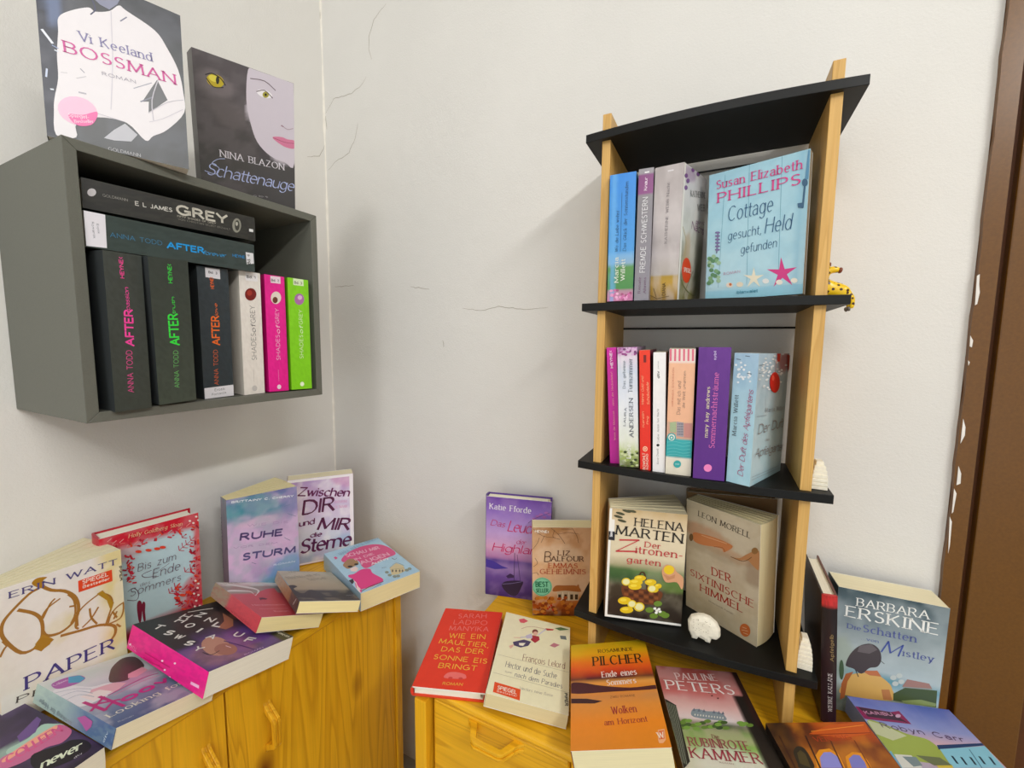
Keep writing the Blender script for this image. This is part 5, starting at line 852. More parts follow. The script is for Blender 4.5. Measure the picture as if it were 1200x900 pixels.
  [-0.0352, -0.9976, -0.0591, 0.9993, -0.0343, -0.0153, 0.0132, -0.0596, 0.9981],[0.8135, -0.1456, -0.1893],[0.118, 0.1849, 0.0149, 0.0149],[
   ('t','S','b','#f6e4f2','HEYNE<',1531,58,1799,71,37),('t','S','s','#f0a0a8','Wenn die Blütenzeit ... eines der Heckenliebe!',381,49,1465,71,30),]),
 (dict(key='andersen',name='paperback_book',label='white and green paperback with pink blossom on its spine, on the middle tier',group='books on the middle tier of the ladder shelf',bg=([(0, '#c8c8b8'), (1, '#b090b4')], []),spine=([(0, '#6c6c44'), (0.06, '#8c9c54'), (0.14, '#c4d094'), (0.22, '#e4e8d8'), (0.5, '#e8ecf4'), (0.8, '#d4dcec'), (0.92, '#e4d4e4'), (1, '#b878b4')], [('n', 8, '#f0f0f0', 0.3)]),back='#bbb',pages='#d8c0d0',hard=0,rim='#f2efe6',n=(12, 60),gl=0.35),
  [-0.0523, -0.9975, -0.0478, 0.9986, -0.0517, -0.0141, 0.0116, -0.0485, 0.9988],[0.8448, -0.1554, -0.1887],[0.118, 0.1852, 0.0292, 0.0292],[
   ('t','S','s','#5c6470','LAURA',646,189,925,167,33),('t','S','s','#5c6470','ANDERSEN',477,72,1072,74,61),
   ('t','S','s','#7c8894','Das geheime',1228,180,1646,174,43),('t','S','s','#6c7884','Turmzimmer',1163,80,1682,73,63),
   ('e','S','#9c4c8c',1831,257,-1,-23,18,0),('e','S','#c068b0',1784,217,-1,-23,18,0),('e','S','#7c3c74',1780,33,-1,-22,18,0),
   ('e','S','#7c3c74',1762,10,-1,-22,18,0),('e','S','#7c3c74',1823,188,-1,-23,18,0),('e','S','#9c4c8c',1778,252,-1,-23,18,0),
   ('e','S','#e0b8dc',1774,197,-1,-23,18,0),('e','S','#7c3c74',1834,116,-1,-23,18,0),('e','S','#9c4c8c',1752,211,-1,-23,18,0),
   ('e','S','#e0b8dc',1787,67,-1,-22,18,0),('e','S','#e0b8dc',1827,60,-1,-22,18,0),('e','S','#9c4c8c',1745,38,-1,-22,18,0),
   ('e','S','#c068b0',1784,115,-1,-23,18,0),('e','S','#e0b8dc',1817,28,-1,-22,18,0),('e','S','#c068b0',1783,144,-1,-23,18,0),
   ('e','S','#9c4c8c',1773,270,-1,-23,18,0),('e','S','#e0b8dc',1743,68,-1,-22,18,0),('e','S','#e0b8dc',1741,250,-1,-23,18,0),
   ('e','S','#c068b0',1819,261,-1,-23,18,0),('e','S','#e0b8dc',1836,110,-1,-23,18,0),('e','S','#c068b0',1771,278,-1,-23,18,0),
   ('e','S','#9c4c8c',1748,183,-1,-23,18,0),('e','S','#e0b8dc',1805,58,-1,-22,18,0),('e','S','#7c3c74',1796,108,-1,-23,18,0),
   ('e','S','#9c4c8c',1739,168,-1,-23,18,0),('e','S','#e0b8dc',1809,127,-1,-23,18,0),('e','S','#a4b464',155,87,2,-26,19,0),
   ('e','S','#a4b464',135,217,2,-26,19,0),('e','S','#d4dca8',199,27,2,-25,19,0),('e','S','#d4dca8',38,25,2,-25,19,0),
   ('e','S','#d4dca8',102,190,2,-26,19,0),('e','S','#34401c',234,199,2,-26,19,0),('e','S','#d4dca8',184,204,2,-26,19,0),
   ('e','S','#a4b464',184,111,2,-26,19,0),('e','S','#a4b464',88,110,2,-26,19,0),('e','S','#34401c',42,98,2,-26,19,0),
   ('e','S','#d4dca8',104,72,2,-25,19,0),('e','S','#5c7030',12,155,2,-26,19,0),('e','S','#a4b464',123,250,2,-26,19,0),
   ('e','S','#5c7030',10,246,2,-26,19,0),('e','S','#34401c',122,45,2,-25,19,0),('e','S','#a4b464',248,33,2,-25,19,0),
   ('e','S','#a4b464',82,37,2,-25,19,0),('e','S','#a4b464',197,94,2,-26,19,0),('e','S','#34401c',79,108,2,-26,19,0),
   ('e','S','#34401c',228,13,2,-25,19,0),('e','S','#a4b464',239,260,2,-26,19,0),('e','S','#a4b464',20,95,2,-26,19,0),
   ('e','S','#5c7030',198,95,2,-26,19,0),('e','S','#d4dca8',203,246,2,-26,19,0),('e','S','#a4b464',108,171,2,-26,19,0),
   ('e','S','#d4dca8',170,130,2,-26,19,0),('t','S','b','#eef0e4','Liebe',140,120,355,117,64),]),
 (dict(key='red',name='paperback_book',label='slim bright red paperback, third on the middle tier',group='books on the middle tier of the ladder shelf',bg=([(0, '#7c2444'), (1, '#7c2444')], []),spine=([(0, '#e82818'), (1, '#f03c20')], []),back='#803',pages='#e8d8c0',hard=0,rim='#f2efe6',n=(24, 36),gl=0.35),
  [-0.0518, -0.9977, -0.0437, 0.9986, -0.0514, -0.0109, 0.0086, -0.0442, 0.999],[0.8628, -0.1578, -0.1898],[0.118, 0.182, 0.0153, 0.0153],[
   ('t','S','c','#f8a078','Kerstin',663,88,897,94,32),('t','S','c','#f8a078','Ping',710,27,827,31,29),
   ('t','S','c','#f8a078','Manne Gold und',1006,94,1430,96,35),('t','S','c','#f8a078','Schokolade',1008,13,1341,23,37),
   ('t','S','b','#f8d8c4','ROWOHLT',11,75,262,79,40),('t','S','b','#f8d8c4','RORORO',14,36,252,39,25),('e','S','#f8c8a8',328,78,2,-35,40,0),
   ('e','S','#e82818',328,78,1,-22,26,0),('e','S','#f8c8a8',328,78,1,-12,16,0),('r','S','#7c1c18',0.9,0.35,0.96,0.6),]),
 (dict(key='white',name='paperback_book',label='slim white paperback with a black dot on its spine, on the middle tier',group='books on the middle tier of the ladder shelf',bg=([(0, '#e8e4e4'), (1, '#c89080')], []),spine=([(0, '#f0eeee'), (1, '#f4f2f2')], []),back='#c88',pages='#e8e0c8',hard=0,rim='#f2efe6',n=(24, 36),gl=0.35),
  [-0.0699, -0.9971, -0.0316, 0.9975, -0.0694, -0.0155, 0.0133, -0.0326, 0.9994],[0.8833, -0.159, -0.1902],[0.118, 0.1794, 0.0174, 0.0174],[
   ('t','S','s','#8c8c8c','Lieber Anton bei Nacht',463,85,963,93,29),('t','S','s','#8c8c8c','Rose David',130,87,358,94,29),
   ('t','S','b','#6c6c6c','dtv',1418,87,1519,93,33),('t','S','n','#9c9c9c','premium',1556,98,1669,99,19),('e','S','#2c2c2c',415,101,2,-22,21,0),]),
 (dict(key='peach',name='paperback_book',label='peach paperback with turquoise waves on its spine, on the middle tier',group='books on the middle tier of the ladder shelf',bg=([(0, '#e4b89c'), (1, '#e4b89c')], []),spine=([(0, '#e4dcc8'), (0.145, '#e8e0d0'), (0.15, '#34a8ac'), (0.285, '#3cb0b4'), (0.29, '#d8a890'), (0.42, '#d8ac94'), (0.43, '#f0b894'), (0.895, '#f2bc98'), (0.9, '#f0dcd4'), (1, '#f0dcd4')], []),back='#db9',pages='#e8e0c8',hard=0,rim='#f2efe6',n=(12, 60),gl=0.35),
  [-0.0701, -0.9975, -0.0091, 0.9974, -0.0699, -0.0192, 0.0185, -0.0104, 0.9998],[0.9188, -0.1598, -0.1898],[0.118, 0.1844, 0.0347, 0.0347],[
   ('p','S','#e06c84',[1840,342,1841,317,1670,313,1669,339]),('p','S','#e06c84',[1841,282,1841,257,1670,254,1670,279]),
   ('p','S','#e06c84',[1841,223,1841,199,1671,195,1671,220]),('p','S','#e06c84',[1841,165,1841,140,1672,137,1672,161]),
   ('p','S','#e06c84',[1841,107,1841,82,1673,79,1673,103]),('p','S','#e06c84',[1841,49,1842,25,1674,21,1673,45]),
   ('t','S','n','#c87058','MIRANDA DICKINSON',1015,269,1572,276,21),('t','S','h','#5c5058','Das mit ich und',900,173,1378,178,53),
   ('t','S','h','#5c5058','die Welt umarmen',999,115,1527,116,39),('p','S','#a8b890',[773,308,792,222,628,217,634,303]),
   ('p','S','#a8a0a8',[792,215,786,124,573,116,578,208]),('p','S','#c88c84',[774,116,782,10,570,9,569,109]),
   ('p','S','#6c6c74',[768,203,769,192,749,191,748,202]),('p','S','#6c6c74',[730,202,731,190,711,190,710,201]),
   ('p','S','#6c6c74',[693,201,693,189,673,188,672,200]),('p','S','#6c6c74',[655,199,656,188,636,187,635,199]),
   ('p','S','#6c6c74',[617,198,618,186,598,186,597,197]),('p','S','#6c6c74',[769,182,770,171,750,170,749,182]),
   ('p','S','#6c6c74',[732,181,733,170,713,169,712,180]),('p','S','#6c6c74',[694,180,695,168,675,168,674,179]),
   ('p','S','#6c6c74',[656,179,657,167,637,166,636,178]),('p','S','#6c6c74',[619,177,620,166,600,165,599,177]),
   ('p','S','#6c6c74',[771,162,772,150,752,150,751,161]),('p','S','#6c6c74',[733,161,734,149,714,148,713,160]),
   ('p','S','#6c6c74',[696,159,697,148,677,147,676,159]),('p','S','#6c6c74',[658,158,659,147,639,146,638,157]),
   ('p','S','#6c6c74',[620,157,621,145,601,145,600,156]),('p','S','#6c6c74',[772,141,773,130,753,129,752,141]),
   ('p','S','#6c6c74',[735,140,736,129,716,128,715,139]),('p','S','#6c6c74',[697,139,698,127,678,127,677,138]),
   ('p','S','#6c6c74',[660,137,661,126,641,125,640,137]),('p','S','#6c6c74',[622,136,623,125,603,124,602,135]),('e','S','#34a8ac',555,277,5,-60,66,2),
   ('e','S','#e8e8dc',555,277,4,-44,48,2),('e','S','#34a8ac',550,277,3,-30,33,1),('e','S','#e8e8dc',550,277,1,-14,15,0),
   ('l','S','#6cc8c8',3,[478,333,499,240,484,124,506,23]),('l','S','#6cc8c8',3,[427,332,448,239,434,123,456,21]),
   ('l','S','#6cc8c8',3,[376,330,398,237,383,121,406,19]),('l','S','#6cc8c8',3,[325,328,347,235,333,119,356,17]),
   ('l','S','#6cc8c8',3,[286,327,308,234,295,118,318,16]),('e','S','#34a8a8',164,187,6,-51,56,2),('t','S','n','#d8f0ec','mtb',152,210,157,159,26),
   ('t','S','n','#a89c94','Roman',258,221,260,135,20),]),
 (dict(key='purple',name='paperback_book',label='deep purple paperback with pink title and pink dot, on the middle tier',group='books on the middle tier of the ladder shelf',bg=([(0, '#3c1c5c'), (1, '#3c1c5c')], []),spine=([(0, '#5a2484'), (1, '#66308c')], [('n', 10, '#54207c', 0.3)]),back='#416',pages='#e8dcc0',hard=0,rim='#f2efe6',n=(24, 36),gl=0.35),
  [-0.0874, -0.9962, -0.0044, 0.9961, -0.0875, 0.0065, -0.0068, -0.0038, 1.0],[0.9622, -0.1645, -0.189],[0.118, 0.1864, 0.0404, 0.0404],[
   ('t','S','s','#e8dcb4','mary kay andrews',604,240,1311,240,50),('t','S','s','#e070b4','Sommernachtsträume',459,147,1511,139,75),
   ('e','S','#f084c0',166,216,6,-52,54,2),('t','S','b','#c8b8e0','sybil',1691,185,1808,186,30),]),
 (dict(key='duft',name='paperback_book',label='pale ice blue paperback with a red bauble, standing angled on the middle tier',group='books on the middle tier of the ladder shelf',bg=([(0, '#a8ccd8'), (0.1, '#bcd8e0'), (0.5, '#b4ccd4'), (0.8, '#a8bcc8'), (1, '#b4ccdc')], [('n', 6, '#d0dce0', 0.4), ('r', 0.8, -0.4, 1.3, 1.4, '#98a4a4', 0.6, 0.5), ('e', 0.85, 0.93, 0.2, 0.08, '#a83c3c', 0.7)]),spine=([(0, '#a8d4e4'), (0.6, '#acd4e4'), (0.85, '#9cc0dc'), (1, '#a4c4e0')], [('n', 8, '#bcdcec', 0.3)]),back='#9bc',pages='#e8e8e0',hard=0,rim='#f2efe6',n=(30, 46),gl=0.35),
  [0.3921, -0.9199, 0.0054, 0.9199, 0.3921, 0.0054, -0.007, 0.0028, 1.0],[0.9927, -0.1726, -0.1894],[0.1189, 0.1792, 0.0305, 0.0305],[
   ('t','S','s','#5c6c78','Marcia Willett',664,212,1223,215,54),('t','S','e','#b04c7c','Der Duft des Apfelgartens',124,92,1302,34,74),
   ('e','S','#e4ecf4',1468,108,1,-16,14,1),('e','S','#f0f4f8',1566,241,1,-16,15,1),('e','S','#e4ecf4',1509,226,1,-16,15,1),
   ('e','S','#f0f4f8',1490,90,1,-15,14,1),('e','S','#e4ecf4',1475,200,1,-16,15,1),('e','S','#f0f4f8',1569,239,1,-16,15,1),
   ('e','S','#f0f4f8',1629,277,1,-16,15,1),('e','S','#e4ecf4',1475,111,1,-16,14,1),('e','S','#e4ecf4',1418,85,1,-15,14,1),
   ('e','S','#e4ecf4',1395,234,1,-16,15,1),('e','S','#e4ecf4',1662,214,1,-16,15,1),('e','S','#f0f4f8',1466,183,1,-16,15,1),
   ('e','S','#e4ecf4',1574,236,1,-16,15,1),('e','S','#f0f4f8',1541,102,1,-15,14,1),('e','S','#f0f4f8',1497,237,1,-16,15,1),
   ('e','S','#e4ecf4',1473,154,1,-16,14,1),('e','S','#f0f4f8',1602,204,1,-16,15,1),('e','S','#f0f4f8',1630,160,1,-16,14,1),
   ('e','S','#e4ecf4',1464,224,1,-16,15,1),('e','S','#e4ecf4',1569,243,1,-16,15,1),('e','S','#e4ecf4',1573,227,1,-16,15,1),
   ('e','S','#f0f4f8',1568,171,1,-16,14,1),('e','S','#f0f4f8',1444,172,1,-16,15,1),('e','S','#f0f4f8',1511,102,1,-15,14,1),
   ('e','S','#f0f4f8',1471,242,1,-16,15,1),('e','S','#f0f4f8',1573,172,1,-16,14,1),('l','S','#4c5468',3,[1755,163,1749,109]),
   ('l','S','#4c5468',3,[1523,126,1519,72]),('l','S','#4c5468',3,[1710,274,1704,219]),('e','F','#eceef0',307,1638,47,-1,-2,12),
   ('e','F','#f4f4f4',165,1628,46,-1,-2,12),('e','F','#f4f4f4',266,1551,47,-1,-2,12),('e','F','#d8dcdc',472,1581,49,-1,-3,13),
   ('e','F','#d8dcdc',807,1499,53,-2,-3,13),('e','F','#eceef0',417,1547,49,-1,-3,12),('e','F','#d8dcdc',126,1568,45,-1,-2,12),
   ('e','F','#f4f4f4',714,1395,52,-2,-3,13),('e','F','#eceef0',484,1504,49,-2,-3,13),('e','F','#d8dcdc',891,1779,54,0,-3,13),
   ('e','F','#eceef0',447,1295,49,-3,-3,13),('e','F','#eceef0',244,1355,47,-2,-2,12),('e','F','#eceef0',723,1716,52,0,-3,13),
   ('e','F','#eceef0',885,1552,54,-1,-3,13),('e','F','#f4f4f4',692,1756,51,0,-3,13),('e','F','#f4f4f4',133,1598,45,-1,-2,12),
   ('e','F','#eceef0',373,1486,48,-2,-3,12),('e','F','#f4f4f4',243,1674,47,-1,-2,12),('e','F','#eceef0',888,1377,54,-2,-3,13),
   ('e','F','#f4f4f4',658,1663,51,-1,-3,13),('e','F','#d8dcdc',63,1450,45,-2,-2,12),('e','F','#f4f4f4',403,1663,48,-1,-3,12),
   ('e','F','#eceef0',338,1440,48,-2,-3,12),('e','F','#f4f4f4',731,1458,52,-2,-3,13),('e','F','#f4f4f4',712,1500,52,-2,-3,13),
   ('e','F','#f4f4f4',165,1493,46,-2,-2,12),('e','F','#f4f4f4',376,1325,48,-3,-3,13),('e','F','#f4f4f4',499,1713,49,-1,-3,12),
   ('e','F','#f4f4f4',642,1683,51,-1,-3,13),('e','F','#f4f4f4',892,1508,54,-2,-3,13),('e','F','#f4f4f4',200,1537,46,-1,-2,12),
   ('e','F','#d8dcdc',227,1341,47,-2,-2,12),('e','F','#d8dcdc',607,1519,51,-2,-3,13),('e','F','#f4f4f4',508,1619,49,-1,-3,13),
   ('e','F','#f4f4f4',553,1755,50,0,-3,13),('e','F','#eceef0',373,1533,48,-1,-3,12),('e','F','#eceef0',172,1657,46,-1,-2,12),
   ('e','F','#d8dcdc',219,1723,46,0,-2,12),('e','F','#eceef0',854,1489,53,-2,-3,13),('e','F','#eceef0',595,1699,50,-1,-3,13),
   ('e','F','#f4f4f4',165,1571,46,-1,-2,12),('e','F','#d8dcdc',594,1522,51,-2,-3,13),('e','F','#f4f4f4',305,1433,47,-2,-2,12),
   ('e','F','#eceef0',454,1606,49,-1,-3,13),('e','F','#d8dcdc',1046,1619,56,-1,-3,13),('e','F','#f4f4f4',-3,1582,44,-1,-2,12),
   ('e','F','#d8dcdc',273,1563,47,-1,-2,12),('e','F','#f4f4f4',294,1597,47,-1,-2,12),('e','F','#eceef0',779,1534,53,-2,-3,13),
   ('e','F','#d8dcdc',693,1572,52,-1,-3,13),('e','F','#d42420',637,1382,200,-9,-32,149),('e','F','#f05848',551,1450,50,-2,-9,41),
   ('p','F','#c83028',[634,1797,780,1797,770,1674,675,1675]),('p','F','#a02c24',[1053,1775,1241,1761,1225,1559,1140,1507]),
   ('l','F','#d42420',4,[635,1726,618,1536]),('t','F','s','#8c8c90','Marcia Willett',350,984,1125,953,63),
   ('t','F','e','#8c8484','Der Duft',141,708,1104,695,139),('t','F','e','#8c8484','des',412,571,574,559,39),
   ('t','F','e','#8c8484','Apfelgartens',73,395,1350,326,126),('l','F','#98a8b0',3,[27,130,1079,103]),('l','F','#98a8b0',3,[34,91,1087,66]),
   ('l','F','#707c88',3,[-96,1639,187,1638]),('l','F','#707c88',3,[-76,1533,111,1534]),('l','F','#98a4b0',3,[32,953,393,942]),
   ('l','F','#98a4b0',3,[305,1212,371,982]),]),
 (dict(key='marten',name='paperback_book',label='white edged paperback with a basket of lemons, standing left on the bottom tier',group='books on the bottom tier of the ladder shelf',bg=([(0, '#2c2018'), (0.3, '#3c3424'), (0.38, '#3c5c34'), (0.45, '#5c7c44'), (0.5, '#b0a884'), (0.58, '#dcd0b0'), (0.8, '#e4d4b4'), (0.93, '#dcc49c'), (1, '#c8ac7c')], [('n', 6, '#e4d8bc', 0.15), ('e', 0.1, 0.4, 0.3, 0.07, '#34582c', 0.6), ('e', 0.85, 0.34, 0.2, 0.06, '#6c8c3c', 0.6), ('e', 0.55, 0.12, 0.5, 0.1, '#2c2018', 0.6)]),spine=([(0, '#8c6c44'), (0.5, '#b89468'), (1, '#c4a478')], []),back='#ccbb99',pages='#efe4c0',hard=0,rim='#f6f2ea',n=(40, 60),gl=0.35),
  [0.9594, -0.2822, 0.0058, 0.2818, 0.9589, 0.0345, -0.0153, -0.0315, 0.9994],[0.8003, -0.1579, -0.4435],[0.119, 0.1816, 0.0453, 0.1003],[
   ('t','F','s','#2c2824','HELENA',406,1565,1127,1548,139),('t','F','s','#2c2824','MARTEN',121,1398,1128,1356,157),
   ('t','F','s','#c84044','Der',576,1234,812,1226,95),('t','F','e','#c84044','Z',134,1115,458,1145,207),
   ('t','F','s','#c84044','itronen-',443,1122,1142,1110,123),('t','F','s','#c84044','garten',312,955,820,946,103),
   ('p','F','#6c3818',[252,553,456,527,858,527,850,371,790,300,532,293,301,349]),('p','F','#4c2410',[287,505,353,503,352,458,293,460]),
   ('p','F','#8c5028',[290,436,356,434,355,388,296,391]),('p','F','#4c2410',[294,366,359,364,358,318,299,321]),
   ('p','F','#8c5028',[366,505,431,503,430,457,371,460]),('p','F','#4c2410',[369,435,434,433,433,388,374,390]),
   ('p','F','#8c5028',[372,366,438,364,437,318,378,321]),('p','F','#4c2410',[444,505,509,503,508,457,449,460]),
   ('p','F','#8c5028',[447,435,512,433,511,388,453,390]),('p','F','#4c2410',[451,366,516,364,515,318,456,321]),
   ('p','F','#8c5028',[522,504,587,502,586,457,527,460]),('p','F','#4c2410',[525,435,590,433,589,388,531,390]),
   ('p','F','#8c5028',[529,366,594,364,593,318,534,321]),('p','F','#4c2410',[600,504,664,502,663,457,605,459]),
   ('p','F','#8c5028',[603,435,668,433,667,388,608,390]),('p','F','#4c2410',[606,366,671,364,670,318,612,321]),
   ('p','F','#8c5028',[677,504,741,502,740,457,682,459]),('p','F','#4c2410',[680,435,745,433,744,388,686,390]),
   ('p','F','#8c5028',[684,366,748,364,747,318,689,321]),('p','F','#4c2410',[754,503,818,501,817,456,759,459]),
   ('p','F','#8c5028',[757,434,821,433,821,387,763,390]),('p','F','#4c2410',[761,365,825,364,824,318,766,321]),
   ('l','F','#4c2414',9,[510,743,546,810,599,771,651,500]),('e','F','#e8c41c',528,710,90,11,-2,48),('e','F','#f4dc48',508,722,45,6,-1,19),
   ('e','F','#e8c41c',467,633,103,13,-3,55),('e','F','#f4dc48',447,645,52,7,-1,22),('e','F','#e8c41c',454,562,103,13,-3,55),
   ('e','F','#f4dc48',434,573,52,7,-1,22),('e','F','#e8c41c',691,662,89,11,-3,52),('e','F','#f4dc48',672,673,45,6,-1,21),
   ('e','F','#e8c41c',812,615,51,7,-2,41),('e','F','#f4dc48',792,626,25,3,-1,16),('e','F','#e8c41c',303,304,104,14,-3,63),
   ('e','F','#f4dc48',283,315,52,7,-1,25),('e','F','#e8c41c',343,154,104,14,-3,56),('e','F','#f4dc48',323,165,52,7,-1,22),
   ('e','F','#e8c41c',965,902,78,9,-4,75),('e','F','#f4dc48',946,913,39,5,-2,30),('e','F','#e8c41c',761,549,57,7,-2,48),
   ('e','F','#f4dc48',741,561,29,4,-1,19),('e','F','#e8cc2c',314,624,71,9,-3,65),('e','F','#f0ecb0',314,624,54,7,-2,47),
   ('e','F','#e8cc2c',719,561,70,9,-3,64),('e','F','#f0ecb0',719,561,52,7,-2,47),('e','F','#e8cc2c',535,233,84,12,-4,77),
   ('e','F','#f0ecb0',535,233,63,9,-3,56),('e','F','#e8cc2c',420,267,71,10,-3,65),('e','F','#f0ecb0',420,267,53,7,-2,48),
   ('p','F','#d8a078',[855,889,914,981,1025,960,1076,881,1181,792,1170,603,1085,712,929,692,867,787]),('e','F','#ecc824',959,901,78,9,-4,75),
   ('p','F','#c88c64',[874,822,971,793,1053,838,1051,776,943,728]),('e','F','#6c8c30',821,325,63,9,-2,45),('e','F','#6c8c30',698,204,64,9,-2,45),
   ('e','F','#6c8c30',893,168,63,9,-2,45),('e','F','#6c8c30',942,147,63,9,-2,45),('e','F','#6c8c30',767,115,64,9,-2,45),
   ('e','F','#f4f4ec',811,209,25,4,-1,21),('e','F','#f4f4ec',777,239,25,4,-1,21),('e','F','#f4f4ec',841,237,25,4,-1,21),
   ('e','F','#f4f4ec',803,173,25,4,-1,21),('e','F','#f4f4ec',859,198,25,4,-1,21),('e','F','#4c4c34',266,1790,69,-13,4,20),
   ('e','F','#4c4c34',171,1740,70,-13,4,20),('e','F','#4c4c34',141,1686,70,-13,4,20),('e','F','#4c4c34',346,1798,69,-13,4,20),
   ('e','F','#4c4c34',202,1623,70,-13,4,20),('r','F','#f6f4ee',0,0,0.035,1),('r','F','#f6f4ee',0,0,1,0.022),('r','F','#f4f0e8',0,0.78,0.075,0.9),
   ('r','F','#24242c',0,0.71,0.085,0.79),('t','F','b','#f4f4f4','blanvalet',64,1350,58,1488,46),]),
 (dict(key='morell',name='paperback_book',label='cream paperback with reaching painted hands, standing angled on the bottom tier',group='books on the bottom tier of the ladder shelf',bg=([(0, '#b8a888'), (0.3, '#bcac90'), (0.6, '#bcae98'), (0.85, '#c4b8a0'), (1, '#c8bca0')], [('n', 6, '#cabfa8', 0.4), ('e', 0.3, 0.75, 0.35, 0.08, '#b46c3c', 0.5), ('e', 0.6, 0.66, 0.4, 0.05, '#b47848', 0.4), ('e', 0.95, 0.62, 0.14, 0.14, '#7c5c40', 0.5), ('e', 0.45, 0.62, 0.4, 0.05, '#9c8c74', 0.5), ('n', 9, '#a8987c', 0.25)]),spine=([(0, '#b8a888'), (1, '#b8a888')], []),back='#8c7c60',pages='#dccfa4',hard=0,rim='#f2efe6',n=(50, 70),gl=0.35),
  [0.8591, 0.5106, -0.035, -0.5117, 0.8566, -0.0657, -0.0036, 0.0744, 0.9972],[0.9174, -0.0594, -0.4471],[0.1186, 0.1933, 0.0302, 0.0509],[
   ('t','F','s','#4c443c','LEON MORELL',217,1712,1042,1672,96),('t','F','s','#a8382c','DER',473,805,774,829,143),
   ('t','F','s','#a8382c','SIXTINISCHE',87,609,1120,609,125),('t','F','s','#a8382c','HIMMEL',270,421,961,436,130),
   ('t','F','n','#74685c','Historischer Roman',420,310,818,315,26),
   ('p','F','#c07848',[126,1386,276,1426,490,1455,661,1458,792,1430,658,1280,623,1320,493,1297,278,1238,135,1250]),
   ('l','F','#9c5c34',5,[493,1297,629,1341,671,1290]),('l','F','#d09c74',5,[276,1401,694,1438]),
   ('p','F','#b07c50',[764,1254,892,1290,1012,1413,1172,1535,1181,1247,1092,1269,1015,1315,892,1256]),
   ('l','F','#6c4828',4,[764,1254,955,1269,1073,1392]),('e','F','#6c5030',89,1285,38,16,-1,66),('e','F','#8c6438',1115,1509,46,21,-1,51),
   ('e','F','#b8602c',1009,170,71,75,-37,82),('l','F','#dcb890',3,[967,196,1029,211]),('l','F','#dcb890',3,[959,145,1052,180]),
   ('l','F','#dcb890',3,[985,112,1054,129]),]),
 (dict(key='tan',name='hardcover_book',label='plain tan book almost hidden behind the angled cream paperback on the bottom tier',group='books on the bottom tier of the ladder shelf',bg=([(0, '#8c7450'), (1, '#8a6c48')], []),spine=([(0, '#8c7450'), (1, '#8c7450')], []),back='#86684a',pages='#b09870',hard=1,rim='#f2efe6',n=(4, 6),gl=0.35),
  [0.9956, -0.0848, -0.0403, 0.0817, 0.994, -0.0721, 0.0462, 0.0684, 0.9966],[0.9187, -0.0315, -0.4434],[0.1317, 0.1932, 0.0199, 0.0199],[
   ]),
]

